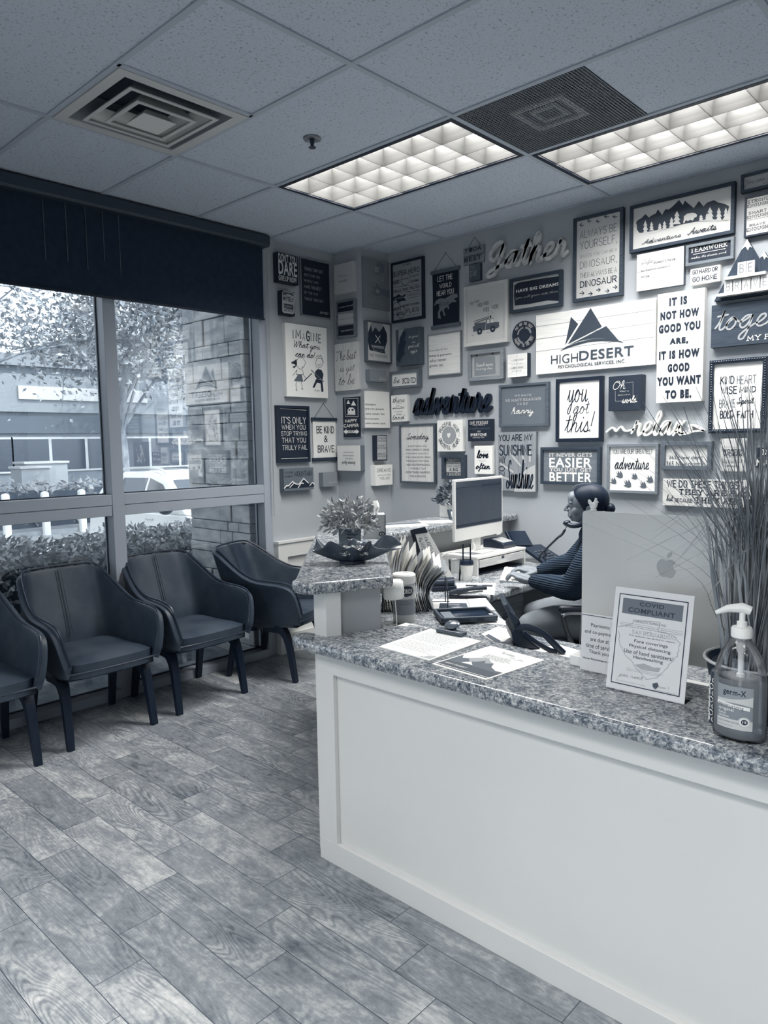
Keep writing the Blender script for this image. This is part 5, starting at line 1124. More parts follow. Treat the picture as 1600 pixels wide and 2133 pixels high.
MB().box(1.858, -.075, 2.232, 2.15, -.03, 2.246).build('shelf_board', M(.95, .5), t, smooth=0)
for ch, x0, z0, wd, ht in [('B', 1.952, 2.326, .042, .066), ('E', 1.994, 2.326, .042, .066)] + [(c_, 1.888 + k * .044, 2.246, .042, .062) for k, c_ in enumerate('BRAVE')]:
    q = MB().box(x0, -.062, z0, x0 + wd - .002, -.056, z0 + ht).build('letter_tile', M(.72, .6), t, smooth=0)
    l = MB(); write(l, 'h', ch, (x0 + .010, z0 + .012, x0 + wd - .012, z0 + ht - .012), .05, lambda u, v, e: (u, -.0628 - e, v))
    l.build('letter', M(.12, .6), q, smooth=0)

# ------------------------------------------------------------------ waiting chairs
leather = V('worn_dark_leather', .13, .25, 6, rough=.48, detail=7, lo=.35, hi=.75, spec=.4)
leather_edge = M(.10, .4)
black_ash = V('black_ash', .0, .05, 12, (10, 10, 1), .5, spec=.35)
def make_chair():
    t = thing('tub_chair', 'tub chair', 'chair')
    # seat pad
    rows = []
    for i in range(13):
        u = -1 + 2 * i / 12
        row = []
        for j in range(13):
            v = -1 + 2 * j / 12
            k = (abs(u) ** 5 + abs(v) ** 5) ** .2 if (u or v) else 1
            m_ = max(abs(u), abs(v)); sc = (m_ / k) if k > 0 else 1
            x = .035 + u * sc * .255; y = v * sc * .245
            z = .452 - .03 * m_ ** 6 - .012 * (1 - u * u) * .6 + (.012 * max(0, u))
            row.append((x, y, z))
        rows.append(row)
    s = MB().grid(rows)
    s.grid([[(x, y, z - .07 if abs(0) < 1 else z) for x, y, z in r] for r in rows])
    edge = [rows[0][j] for j in range(13)] + [rows[i][12] for i in range(1, 13)] + [rows[12][j] for j in range(11, -1, -1)] + [rows[i][0] for i in range(11, 0, -1)]
    m = len(edge); s.add(edge + [(x, y, z - .07) for x, y, z in edge], [(k, (k + 1) % m, m + (k + 1) % m, m + k) for k in range(m)])
    so = s.build('seat', leather, t, smooth=60, local=True, bevel=.02, seg=4); modmesh(so); so.data.shade_smooth()
    # wrap round shell: plan path from one arm front round the back to the other
    half = [(.290, .262, .430, .0), (.285, .272, .500, .012), (.268, .278, .580, .022), (.235, .280, .618, .028), (.16, .279, .632, .030), (.08, .277, .636, .030), (.01, .275, .640, .030), (-.05, .272, .655, .028), (-.10, .268, .690, .022), (-.145, .262, .740, .012), (-.185, .252, .790, .0), (-.205, .238, .812, -.004), (-.222, .215, .822, -.006), (-.228, .17, .826, -.006), (-.231, .10, .828, -.006), (-.232, .0, .829, -.006)]
    path = [(x, y, z, l) for x, y, z, l in half] + [(x, -y, z, l) for x, y, z, l in half[-2::-1]]
    rows = []
    n = len(path)
    for k in range(6):
        f = k / 5
        row = []
        for (x, y, zt, fl) in path:
            zb = .385
            back = max(0, min(1, (-x - .05) / .18))
            sgn = 1 if y > 0 else -1 if y < 0 else 0
            z = zb + (zt - zb) * f
            h = max(0, z - .44)
            # arms flare outward, the back leans rearward
            yy = y * .875 + sgn * fl * f * .8 - sgn * .012 * (1 - f)
            xx = x - back * h * .32 + .012 * (1 - f) * back - (.03 * (1 - f) if x > .2 else 0)
            row.append((xx, yy, z))
        rows.append(row)
    sh = MB().grid(rows)
    so = sh.build('shell', leather, t, smooth=60, local=True)
    md = so.modifiers.new('thick', 'SOLIDIFY'); md.thickness = .042; md.offset = 0.6
    md = so.modifiers.new('round', 'BEVEL'); md.width = .012; md.segments = 3; md.angle_limit = R(50)
    md = so.modifiers.new('sub', 'SUBSURF'); md.levels = 1; md.render_levels = 2
    modmesh(so); so.data.shade_smooth()
    MB().tube([(x, y, z + .012) for x, y, z in seg(rows[-1], 2)], .006, 6).build('piping', leather_edge, t, local=True)
    for y in (-.006, .006):
        pts = [(rows[k][n // 2][0] + .028, y, rows[k][n // 2][2]) for k in range(1, 6)]
        MB().tube(pts, .0022, 5).build('seam_or_light_leak', leather_edge, t, local=True)
    fp = [(.287 - 1.2 * abs(y) ** 3, y, .392) for y in [-.238 + .476 * k / 12 for k in range(13)]]
    MB().tube(fp, .0055, 6).build('piping', leather_edge, t, local=True)
    MB().prism([(-.21, -.23), (.25, -.23), (.27, 0), (.25, .23), (-.21, .23)], .352, .39).build('under_frame', M(.04, .7), t, local=True, smooth=0)
    for sy in (-1, 1):
        for sx in (-1, 1):
            fx = .232 if sx > 0 else -.248
            pts = seg([(sx * .02, sy * .215, .340), (sx * .12, sy * .217, .338), (sx * .165 - .008, sy * .219, .318), (fx * .82, sy * .222, .24), (fx, sy * .228, 0)], 5)
            k = len(pts)
            rad = [.040 - .018 * max(0, (i - k * .35) / (k * .65)) for i in range(k)]
            MB().tube(pts, rad, 4, up=(0, 1, 0), ry=.8).build('leg', black_ash, t, local=True, smooth=0, bevel=.003)
    return t
ch0 = make_chair()
spots = [((-.50, -3.050), -.05, 'dark leather tub chair at the frame edge, mostly cut off'),
         ((-.535, -2.430), 0.0, 'dark leather tub chair before the grass clump, second from the frame edge'),
         ((-.560, -1.815), 0.03, 'dark leather tub chair in front of the window mullion, between two others'),
         ((-.550, -1.140), R(24), 'dark leather tub chair turned sideways in the corner by the counter ledge')]
for k, ((x, y), rz, lab) in enumerate(spots):
    c = ch0 if k == 0 else copy_tree(ch0)
    c.location = (x, y, 0); c.rotation_euler = (0, 0, rz); c['label'] = lab; c['group'] = 'waiting room chairs along the window'

# ------------------------------------------------------------------ reception counter
granite = granite_material()
rc = thing('reception_counter', 'white panelled reception counter base with a raised grey knee wall', 'counter', (1.33, -2.466, 0))
b = MB(); b.box(1.328, -2.448, 0, 3.9, -2.33, .772); b.build('front_panel', white_m, rc, smooth=0)
b = MB(); YF, YP = -2.466, -2.448
b.box(1.328, YF, .081, 1.418, YP, .698); b.box(1.328, YF, .698, 3.9, YP, .772); b.box(1.328, YF, 0, 3.9, YP, .081); b.box(3.5, YF, .081, 3.9, YP, .698)
b.build('panel_frame', white_m, rc, smooth=0, bevel=.001, seg=1)
b = MB(); b.prism([(1.283, -2.421), (1.345, -2.356), (1.407, -2.208), (.53, -1.33), (.53, 0), (.31, 0), (.31, -1.447)], 0, .972)
b.build('knee_wall', drywall_m, rc, smooth=0)
b = MB(); b.prism([(1.279, -2.425), (1.342, -2.424), (1.368, -2.374), (1.347, -2.352), (1.29, -2.40)], 0, .972)
b.build('corner_post', white_m, rc, smooth=0, bevel=.0015, seg=1)
def slab(name, label, poly, z0, z1, bev=.014):
    o = MB().prism(poly, z0, z1).build(name, granite, smooth=40, bevel=bev, seg=4)
    return tag(o, label, 'countertop')
slab('ledge_countertop', 'raised granite ledge around the desk, carrying the leafy plant and dish',
     [(1.222, -2.462), (1.235, -2.487), (1.262, -2.504), (1.30, -2.508), (1.335, -2.498), (1.355, -2.47), (1.465, -2.232), (1.47, -2.212), (1.462, -2.197), (.597, -1.332), (.597, -.004), (.24, -.004), (.24, -1.48)], .972, 1.015)
slab('front_countertop', 'long granite front counter top carrying the notices and papers',
     [(1.215, -2.44), (1.222, -2.475), (1.245, -2.50), (1.28, -2.508), (3.9, -2.508), (3.9, -2.09), (1.43, -2.09), (1.41, -2.20), (1.345, -2.35), (1.28, -2.405), (1.235, -2.415)], .772, .812)
slab('desk_worktop', 'lower granite desk top inside the counter, under keyboard and folders',
     [(.535, -.004), (1.21, -.004), (1.21, -1.255), (1.675, -1.72), (3.9, -1.72), (3.9, -2.325), (1.55, -2.325), (1.415, -2.208), (.535, -1.328)], .705, .745, .012)
dc = thing('drawer_cabinet', 'grey drawer cabinet under the desk corner', 'cabinet', (.95, -1.05, 0))
MB().box(.70, -1.24, 0, 1.15, -.84, .703).build('body', wood(.40, .05, 'y'), dc, smooth=0)
for z0, z1 in ((.53, .69), (.29, .515), (.04, .275)):
    d = MB().box(1.15, -1.23, z0, 1.168, -.85, z1).build('drawer', wood(.44, .05, 'y'), dc, smooth=0, bevel=.002, seg=1)
    zz = (z0 + z1) / 2
    MB().tube(seg([(1.168, -1.09, zz), (1.192, -1.085, zz), (1.192, -1.005, zz), (1.168, -1.0, zz)], 4), .005, 6).build('handle', M(.04, .4), d)

# ------------------------------------------------------------------ things on the raised ledge
U45 = Vector((.7071, .7071, 0)); D45 = Vector((-.7071, .7071, 0))     # along the ledge end / away from the viewer
def at(o, s, d, z): return Vector(o) + U45 * s + D45 * d + Vector((0, 0, z))
def leafy(mb, n, c, r, size, seed, zc=.6):
    rnd = random.Random(seed)
    for _ in range(n):
        d = Vector((rnd.gauss(0, 1), rnd.gauss(0, 1), abs(rnd.gauss(0, .9)) - .25)).normalized()
        k = rnd.uniform(.45, 1.0)
        p = Vector(c) + Vector((d.x * r[0] * k, d.y * r[0] * k, d.z * r[1] * k))
        dr = (d + Vector((rnd.gauss(0, .5), rnd.gauss(0, .5), rnd.gauss(0, .5)))).normalized()
        sd = dr.cross(Vector((rnd.gauss(0, 1), rnd.gauss(0, 1), rnd.gauss(0, 1)))).normalized()
        nn = dr.cross(sd); s = size * rnd.uniform(.7, 1.25)
        a, b_, c_, e = p, p + dr * s * .35 + sd * s * .2, p + dr * s, p + dr * s * .35 - sd * s * .2
        m1 = p + dr * s * .5 - nn * s * .05
        b2, e2 = p + dr * s * .7 + sd * s * .17, p + dr * s * .7 - sd * s * .17
        mb.add([a, b_ + nn * s * .05, b2 + nn * s * .03, c_ - nn * s * .08, e2 + nn * s * .03, e + nn * s * .05, m1], [(0, 1, 6), (1, 2, 6), (2, 3, 6), (3, 4, 6), (4, 5, 6), (5, 0, 6)])
pp = thing('potted_plant', 'leafy artificial plant in a square carved wooden pot on the raised ledge', 'plant', (.87, -1.80, 1.015))
pc = Vector((.872, -1.838, 0)) + D45 * .05
def block45(mb, c, hw, hd, z0, z1, taper=0):
    v = []
    for z, t in ((z0, -taper), (z1, 0)):
        for a, b_ in ((-1, -1), (1, -1), (1, 1), (-1, 1)): v.append(c + U45 * a * (hw + t) + D45 * b_ * (hd + t) + Vector((0, 0, z)))
    mb.add(v, [(3, 2, 1, 0), (4, 5, 6, 7)] + [(k, (k + 1) % 4, 4 + (k + 1) % 4, 4 + k) for k in range(4)])
mb = MB(); block45(mb, pc, .052, .052, 1.015, 1.112, .003)
mb.build('pot', wood(.42, .06, 'x'), pp, smooth=0, bevel=.003)
mb = MB(); rnd = random.Random(2)
for z in (1.035, 1.052, 1.069, 1.086, 1.1):
    for k in range(2):
        s0 = rnd.uniform(-.045, .0); ln = rnd.uniform(.03, .06)
        rows = [[at((pc.x, pc.y, 0), s0 + ln * j / 8, -.0532, z + dz * math.sin(PI * j / 8) + .004 * math.sin(j)) for j in range(9)] for dz in (-.0028, .0028)]
        mb.grid(rows)
mb.build('carving', M(.08, .7), pp, smooth=0)
mb = MB(); rnd = random.Random(9)
for k in range(26):
    a = rnd.uniform(0, 6.28); r_ = rnd.uniform(.03, .12)
    p0 = pc + Vector((rnd.uniform(-.03, .03), rnd.uniform(-.03, .03), 1.10))
    mb.tube(seg([p0, p0 + Vector((math.cos(a) * r_ * .5, math.sin(a) * r_ * .5, .07)), p0 + Vector((math.cos(a) * r_, math.sin(a) * r_, rnd.uniform(.02, .13)))], 3), .0013, 4)
mb.build('stems', M(.35, .7), pp)
plant_leaf = V('plant_leaf', .34, .84, 22, rough=.4, lo=.3, hi=.7)
mb = MB(); leafy(mb, 560, pc + Vector((0, 0, 1.135)), (.128, .115), .036, 5)
mb.build('foliage', plant_leaf, pp, smooth=0, normals=False)

# leaf shaped dish
bo = (1.135, -2.085, 1.015)
dish = MB(); nphi, nr = 84, 9; rows = []
for i in range(nr + 1):
    r_ = i / nr; row = []
    for k in range(nphi + 1):
        ph = 2 * PI * k / nphi
        lobe = .100 + .030 * abs(math.cos(ph)) ** 2 + .024 * math.cos(5 * ph) + .010 * math.cos(9 * ph + 1)
        lobe += .050 * (max(0, math.cos(ph)) ** 14 + max(0, math.cos(ph - PI)) ** 14)
        q = lobe * r_
        z = .006 + .092 * r_ ** 2.0 * (.85 + .22 * math.sin(5 * ph + .6))
        tip = max(0, r_ - .72) / .28
        z -= tip ** 2 * .028 * (max(0, math.cos(5 * ph)) ** 2) - .010 * tip * math.sin(7 * ph)
        row.append(at(bo, q * math.cos(ph), q * math.sin(ph) * .72, z))
    rows.append(row)
dish.grid(rows)
do = tag(dish.build('leaf_dish', V('bronze_dish', .10, .30, 9, rough=.3, spec=.6)), 'dark metal leaf shaped dish with curled tips at the ledge end', 'dish')
md = do.modifiers.new('thick', 'SOLIDIFY'); md.thickness = .005; md.offset = 1
md = do.modifiers.new('sub', 'SUBSURF'); md.levels = 1; md.render_levels = 1
modmesh(do); do.data.shade_smooth()
MB().lathe([(.052, 0), (.055, .002), (.05, .010), (.02, .012)], 24, bo).build('foot', M(.05, .5), do)
mb = MB(); rnd = random.Random(6)
for k in range(420):
    a = rnd.uniform(0, 6.28); r_ = .085 * math.sqrt(rnd.random())
    p = at(bo, r_ * math.cos(a) * 1.05, r_ * math.sin(a) * .68, .036 + rnd.uniform(0, .034) * (1 - (r_ / .1) ** 2))
    rot = Matrix.Rotation(rnd.uniform(0, 6.28), 3, 'Z') @ Matrix.Rotation(rnd.uniform(-1, 1), 3, 'X')
    if k % 3: mb.obox(p, (rnd.uniform(.006, .02), rnd.uniform(.003, .008), .002), rot)
    else: mb.ball(p, (.007, .004, .004), 6, 4, rot)
tag(mb.build('potpourri', V('potpourri_bits', .3, .95, 60, rough=.8, lo=.4, hi=.6), smooth=0), 'pale potpourri of dried chips heaped in the leaf dish', 'potpourri', kind='stuff')

# tissue box
tb = thing('tissue_box', 'pale cube tissue box with one tissue up, partly behind the leafy plant', 'tissue box', (.68, -1.47, 1.015))
tc_ = Vector((.657, -1.452, 0))
mb = MB(); block45(mb, tc_, .056, .056, 1.015, 1.137); mb.build('carton', V('tissue_carton', .58, .72, 10), tb, smooth=0, bevel=.002)
mb = MB(); block45(mb, tc_ + U45 * .0545, .002, .0565, 1.015, 1.1372); mb.build('dark_edge', M(.12, .6), tb, smooth=0)
mb = MB(); rows = []
for i in range(7):
    f = i / 6; row = []
    for k in range(9):
        a = 2 * PI * k / 8
        r_ = .012 + .018 * math.sin(f * PI * .8) * (1 + .4 * math.sin(3 * a))
        row.append(tc_ + Vector((math.cos(a) * r_ * (1 - f * .6) + f * .01, math.sin(a) * r_ * (1 - f * .5), 1.137 + f * .068)))
    rows.append(row)
mb.grid(rows); mb.build('tissue', M(.99, .7), tb)
mb = MB(); oval = [at((tc_.x, tc_.y, 0), .036 + .016 * math.cos(2 * PI * k / 20), -.0568, 1.038 + .013 * math.sin(2 * PI * k / 20)) for k in range(20)]
mb.add(oval, [tuple(range(20))]); mb.build('oval_mark', M(.06, .5), tb, smooth=0)
mb = MB(); write(mb, 'B', 'O', (.026, 1.031, .046, 1.045), .1, lambda u, v, l: at((tc_.x, tc_.y, 0), u, -.0573, v)); mb.build('lettering', M(.75), tb, smooth=0)

def sheet(name, label, cat, corners, z, t, thick=.0006, items=(), group=None, edge=None):
    """paper lying flat; items in sheet fractions"""
    mb = MB(); n = 4
    a, b_, c, d = [Vector((x, y, z)) for x, y in corners]
    mb.add([a, b_, c, d] + [q + Vector((0, 0, thick)) for q in (a, b_, c, d)], [(3, 2, 1, 0), (4, 5, 6, 7)] + [(k, (k + 1) % 4, 4 + (k + 1) % 4, 4 + k) for k in range(4)])
    o = tag(mb.build(name, M(t, .6), smooth=0), label, cat, group)
    by = {}
    for k, it in enumerate(items):
        zz = z + thick + .0004 + .00015 * k
        put = lambda u, v, l, zz=zz: a.lerp(b_, u).lerp(d.lerp(c, u), v).xy.to_3d() + Vector((0, 0, zz))
        if it[0] == 'R':
            u0, v0, u1, v1 = it[2]; by.setdefault(('printing', it[1]), MB()).add([put(u0, v0, 0), put(u1, v0, 0), put(u1, v1, 0), put(u0, v1, 0)], [(0, 1, 2, 3)])
        elif it[0] == 'P':
            by.setdefault(('printing', it[1]), MB()).add([put(u, v, 0) for u, v in it[2]], [tuple(range(len(it[2])))])
        elif it[0] == 'T':
            write(by.setdefault(('lettering', it[1]), MB()), it[2], it[3], it[4], it[5], put)
        elif it[0] == 'lines':      # rows of tiny type as thin dashes
            rnd = random.Random(int(1000 * (it[2][0] + it[2][1])))
            u0, v0, u1, v1 = it[2]
            m_ = by.setdefault(('printing', it[1]), MB())
            for j in range(it[3]):
                v = v1 - (v1 - v0) * (j + .5) / it[3]; u = u0; h = (v1 - v0) / it[3] * .16
                end = u0 + (u1 - u0) * rnd.uniform(.75, 1)
                while u < end:
                    l = rnd.uniform(.02, .07); m_.add([put(u, v - h, 0), put(min(u + l, end), v - h, 0), put(min(u + l, end), v + h, 0), put(u, v + h, 0)], [(0, 1, 2, 3)]); u += l + .014
    for (nm, t_), m_ in by.items(): m_.build(nm, M(t_, .6), o, smooth=0)
    return o
sheet('magazine', 'glossy pale magazine with a dark photo lying on the ledge behind the folders', 'magazine', [(.42, -1.16), (.57, -.90), (.42, -.80), (.27, -1.06)], 1.0155, .9, .004, [('P', .2, [(.03, .55), (.97, .62), (.97, .97), (.03, .97)]), ('P', .55, [(.1, .6), (.5, .75), (.9, .68), (.9, .62)])])
sheet('letter_paper', 'white sheet hanging over the ledge edge beside the magazine', 'paper', [(.455, -.83), (.585, -.68), (.47, -.58), (.34, -.73)], 1.0155, .95, .001, [('lines', .6, (.1, .1, .9, .9), 12)])
# planter with plaque behind the monitor
t = thing('planter_box', 'white planter with dark leafy sprigs behind the tilted monitor', 'plant', (.36, -.40, 1.015))
MB().box(.30, -.47, 1.015, .42, -.33, 1.10).build('pot', M(.9, .5), t, smooth=0, bevel=.003)
mb = MB(); leafy(mb, 240, (.36, -.41, 1.13), (.10, .10), .042, 15); mb.build('foliage', V('dark_leaf', .12, .42, 20, rough=.5), t, smooth=0, normals=False)
t = thing('word_block', 'grey word block leaning before the white planter by the monitor', 'sign', (.44, -.46, 1.015))
mb = MB(); bx = lambda s, y, h: Vector((.43 + .05 * (s) + .012 * (1 - h) * 3, -.57 + s * .26, 1.0155 + h * .055))
v = [Vector((.455, -.55, 1.0155)), Vector((.505, -.34, 1.0155)), Vector((.485, -.335, 1.075)), Vector((.435, -.545, 1.075))]
mb.add(v + [q + Vector((-.018, .004, 0)) for q in v], [(0, 1, 2, 3), (7, 6, 5, 4)] + [(k, 4 + k, 4 + (k + 1) % 4, (k + 1) % 4) for k in range(4)])
mb.build('body', M(.22, .5), t, smooth=0)
mb = MB(); write(mb, 'h', 'HAPPY CAMPER', (.05, .2, .95, .8), .14, lambda s, q, l: v[0].lerp(v[1], s).lerp(v[3].lerp(v[2], s), q) + Vector((.0012, -.0004, .0004)))
mb.build('lettering', M(.85), t, smooth=0)

# ------------------------------------------------------------------ things on the desk
# file folders standing in a rack, fanned
E1 = Vector((.75, .66, 0)).normalized(); DV = Vector((-.66, .75, 0)).normalized()
rk = thing('file_rack', 'black wire rack standing on the desk and holding the fanned folders', 'rack', (1.1, -1.72, .745))
mb = MB()
for s in (-.16, -.06, .04, .13):
    o = Vector((1.15, -1.69, .747)) + E1 * s
    mb.tube(seg([o - DV * .02, o - DV * .02 + Vector((0, 0, .10)), o + DV * .16 + Vector((0, 0, .12)), o + DV * .16], 3), .003, 5)
mb.tube([Vector((1.15, -1.69, .749)) + E1 * -.17, Vector((1.15, -1.69, .749)) + E1 * .15], .004, 5)
mb.tube([Vector((1.15, -1.69, .749)) + E1 * -.17 + DV * .16, Vector((1.15, -1.69, .749)) + E1 * .15 + DV * .16], .004, 5)
mb.build('wire', M(.03, .4), rk)
rnd = random.Random(12)
fold_specs = []
for i in range(10): fold_specs.append((-.165 + i * .012, .27 + rnd.uniform(-.02, .045), .02 + .05 * i / 10, .16 - .02 * i, rnd.choice((.93, .9, .82, .95))))
for i in range(12): fold_specs.append((-.040 + i * .009, .20 + rnd.uniform(-.02, .03) + .03 * math.sin(i * .45), .045 + .050 * i / 12, .02 + .004 * i, rnd.choice((.94, .9, .75, .97, .55))))
for i, (s, ht, bow, lean, tn) in enumerate(fold_specs):
    o = Vector((1.155, -1.685, .7485)) + E1 * s
    mb = MB(); rows = []
    dep = .17 + rnd.uniform(-.02, .03)
    for k in range(9):
        f = k / 8
        off = -bow * math.sin(f * PI * .55) * .7 + (bow * 1.35 if i >= 10 else bow * 1.3) * f * f
        up_tilt = rnd.uniform(0, .0) + .03 * f
        rows.append([o + E1 * off - DV * (.012 - j / 3 * dep) + Vector((0, 0, ht * f + up_tilt * (j / 3) * (1 if i % 2 else .2))) for j in range(4)])
    mb.grid(rows); mb.grid([[p + E1 * (.0016 if i % 3 else .004) for p in r] for r in rows])
    for r0 in (0, 3):
        mb.grid([[r[r0], r[r0] + E1 * (.0016 if i % 3 else .004)] for r in rows])
    tag(mb.build('file_folder', M(tn, .6), smooth=60), 'bent paper file folder among the fan of folders in the black rack', 'folder', 'fanned file folders in the rack')
# tall menu board
t = thing('price_board', 'tall black clip board with a columned price sheet standing behind the folders', 'board', (.80, -1.14, .745))
B0, B1, T0, T1 = Vector((.775, -1.165, .75)), Vector((.90, -1.06, .75)), Vector((.66, -1.255, 1.035)), Vector((.725, -1.20, 1.052))
B0 = Vector((.76, -1.18, .76)); B1 = Vector((.87, -1.085, .76)); T0 = Vector((.705, -1.228, 1.034)); T1 = Vector((.765, -1.175, 1.05))
nb = Vector((.035, -.04, .012))
def plank(mb, a, b_, c, d, th):
    n_ = (b_ - a).cross(d - a).normalized() * th
    mb.add([a, b_, c, d, a - n_, b_ - n_, c - n_, d - n_], [(0, 1, 2, 3), (7, 6, 5, 4)] + [(k, 4 + k, 4 + (k + 1) % 4, (k + 1) % 4) for k in range(4)])
mb = MB(); plank(mb, B0, B1, T1, T0, .006); mb.build('board', M(.03, .4), t, smooth=0)
fz = Vector((.004, -.0045, 0))
S0, S1, S2, S3 = [p + fz for p in (B0.lerp(B1, .18), B1, T1.lerp(B1, .1), T0.lerp(T1, .28).lerp(B0, .1))]
mb = MB(); plank(mb, S0, S1 + U45 * .02, S2 + U45 * .006, S3, .001); mb.build('price_sheet', M(.95), t, smooth=0)
mb = MB()
put = lambda u, v, l: S0.lerp(S1, u).lerp(S3.lerp(S2, u), v) + fz * .35
for c_ in range(2):
    for r_ in range(26):
        u0 = .14 + c_ * .42; v0 = .05 + r_ * .034
        mb.add([put(u0, v0, 0), put(u0 + (.12 if r_ % 6 == 5 else .28), v0, 0), put(u0 + (.12 if r_ % 6 == 5 else .28), v0 + (.022 if r_ % 6 == 5 else .010), 0), put(u0, v0 + (.022 if r_ % 6 == 5 else .010), 0)], [(0, 1, 2, 3)])
mb.build('lettering', M(.3), t, smooth=0)
mb = MB(); plank(mb, T0.lerp(B0, .10) + fz, T1.lerp(B1, .10) + fz * 2, T1 + fz * 2, T0 + fz, .008); mb.build('clip', M(.02, .3), t, smooth=0)

# wipes tub
wc = (1.226, -1.872, .7455)
t = thing('wipes_tub', 'white capped tub of disinfecting wipes by the folders', 'tub', wc)
tub_m = V('wipes_label', .60, .74, 14, (1, 1, 5))
MB().lathe([(.0, .0), (.046, .0), (.0475, .004), (.0475, .165), (.045, .168), (.0, .168)], 32, wc).build('body', M(.80, .4), t)
MB().lathe([(.0478, .035), (.0478, .10)], 32, wc).build('label_band', M(.52, .45), t)
MB().lathe([(.0, .166), (.050, .166), (.051, .172), (.050, .198), (.046, .204), (.03, .205), (.028, .201), (.0, .201)], 32, wc).build('cap', M(.96, .4), t)
vd = Vector((3.237 - wc[0], -4.143 - wc[1], 0)).normalized(); a0 = math.atan2(vd.y, vd.x)
def cyl_put(c, r, a_off=0):
    return lambda u, v, l: Vector((c[0] + (r + l) * math.cos(a0 + a_off + u / r), c[1] + (r + l) * math.sin(a0 + a_off + u / r), c[2] + v))
put = cyl_put(wc, .0484)
mb = MB(); mb.grid([[put(.034 * s_ * math.sqrt(max(0, 1 - f * f)) + .012, .136 + .023 * f, 0) for s_ in [k / 5 - 1 for k in range(11)]] for f in [k / 7 - 1 for k in range(15)]])
mb.build('oval_logo', M(.10, .4), t, smooth=0)
put = cyl_put(wc, .0492)
mb = MB(); write(mb, 'B', 'CLOROX', (-.022, .126, .040, .146), .1, put); mb.build('lettering', M(.9), t, smooth=0)
mb = MB()
for k, (s, w_) in enumerate((('Disinfecting Wipes', .03), ('kills 99.9% of', .024), ('Viruses & Bacteria', .028))): write(mb, 'b', s, (-w_ + .006, .098 - k * .009, w_ + .006, .1035 - k * .009), .1, cyl_put(wc, .0484))
mb.build('small_print', M(.12), t, smooth=0)
# rounded white plastic fixture on the wall end
t = thing('door_chime', 'white rounded plastic fixture on a short arm, beside the wipes tub', 'fixture', (1.362, -2.075, .93))
mb = MB()
ax = Vector((.75, .66, .06)).normalized(); c0 = Vector((1.352, -2.080, .929))
prof = [(.0, -.040), (.026, -.040), (.036, -.033), (.0415, -.008), (.0415, .018), (.039, .034), (.031, .042), (.0, .044)]
rot = ax.to_track_quat('Z', 'Y').to_matrix()
tmp = MB().lathe(prof, 28); mb.add([rot @ Vector(p) + c0 for p in tmp.v], tmp.f)
mb.build('cap', M(.97, .35), t)
mb = MB(); mb.obox(c0 + Vector((-.040, -.030, .0)), (.03, .03, .04), rot); mb.build('arm', M(.9, .4), t, smooth=0, bevel=.004)
MB().tube(seg([c0 + Vector((.02, -.01, -.035)), c0 + Vector((.028, -.012, -.10)), c0 + Vector((.022, -.006, -.17))], 4), .0022, 5).build('wire', M(.95), t)

# monitor riser
t = thing('monitor_riser', 'whitewashed wooden monitor riser with a shallow drawer', 'riser', (.72, -.58, .745))
MB().box(.585, -.835, .838, .862, -.335, .852).build('top_board', M(.93, .5), t, smooth=0, bevel=.002)
for y in (-.835, -.349): MB().box(.585, y, .7455, .858, y + .014, .838).build('side_board', M(.88, .5), t, smooth=0)
MB().box(.60, -.82, .7455, .61, -.35, .838).build('back_board', M(.4), t, smooth=0)
d = MB().box(.62, -.818, .788, .864, -.352, .832).build('drawer', wood(.76, .06, 'y'), t, smooth=0, bevel=.0015, seg=1)
MB().box(.8642, -.60, .815, .8655, -.575, .832).build('finger_notch', M(.15), d, smooth=0)
MB().box(.61, -.80, .7455, .85, -.36, .752).build('base_mat', M(.05), t, smooth=0)
for q, tt in (((.66, -.78, .80, -.62), .55), ((.68, -.60, .78, -.47), .62)):
    sheet('note_pad', ('grey card' if tt < .6 else 'paler grey card') + ' lying flat on the white monitor riser', 'card', [(q[0], q[1]), (q[2], q[1]), (q[2], q[3]), (q[0], q[3])], .8525, tt, .001)
# desk monitor
def computer(name, label, origin, ang, wd, ht, chin, screen_side, tone=.80):
    """all-in-one computer; local x across, local -y is the glass side"""
    return None
mo = thing('desktop_computer', 'white all in one computer with its grey screen lit, facing the seated person', 'computer', (.752, -.66, .852))
ux = Vector((-.052, .998, 0)); nx_ = Vector((.998, .052, 0)); base = Vector((.752, -.659, 0))
def mp_(s, d, z): return base + ux * s + nx_ * d + Vector((0, 0, z))
hw_ = .259; zb, zt = .937, 1.288
def slabz(mb, s0, s1, z0, z1, d0, d1, tilt=.0):
    v = [mp_(s, d + (z - zb) * tilt, z) for d in (d0, d1) for z in (z0, z1) for s in (s0, s1)]
    mb.add(v, [(0, 1, 3, 2), (4, 6, 7, 5), (0, 4, 5, 1), (2, 3, 7, 6), (0, 2, 6, 4), (1, 5, 7, 3)])
mb = MB(); slabz(mb, -hw_, hw_, zb, zt, -.018, .0); mb.build('casing', M(.90, .35), mo, smooth=0, bevel=.004)
mb = MB(); slabz(mb, -hw_ + .014, hw_ - .014, zb + .075, zt - .014, .0, .0015)
mb.build('screen', screen_material('lit_screen', .42, .22), mo, smooth=0)
mb = MB()
for q, in (((-.245, zt - .05, -.03, zt - .047),), ((-.245, zb + .08, .245, zb + .095),)):
    slabz(mb, q[0], q[2], q[1], q[3], .0016, .0022)
slabz(mb, .02, .235, zt - .052, zt - .04, .0016, .0022)
mb.build('menu_bar', M(.06, .4), mo, smooth=0)
mb = MB(); rnd = random.Random(4)
for k in range(26):
    z = zt - .06 - k * .0078
    slabz(mb, -.238, -.238 + rnd.uniform(.02, .05), z, z + .0012, .0016, .002); slabz(mb, .035, .035 + rnd.uniform(.02, .09), z - .01, z - .009, .0016, .002)
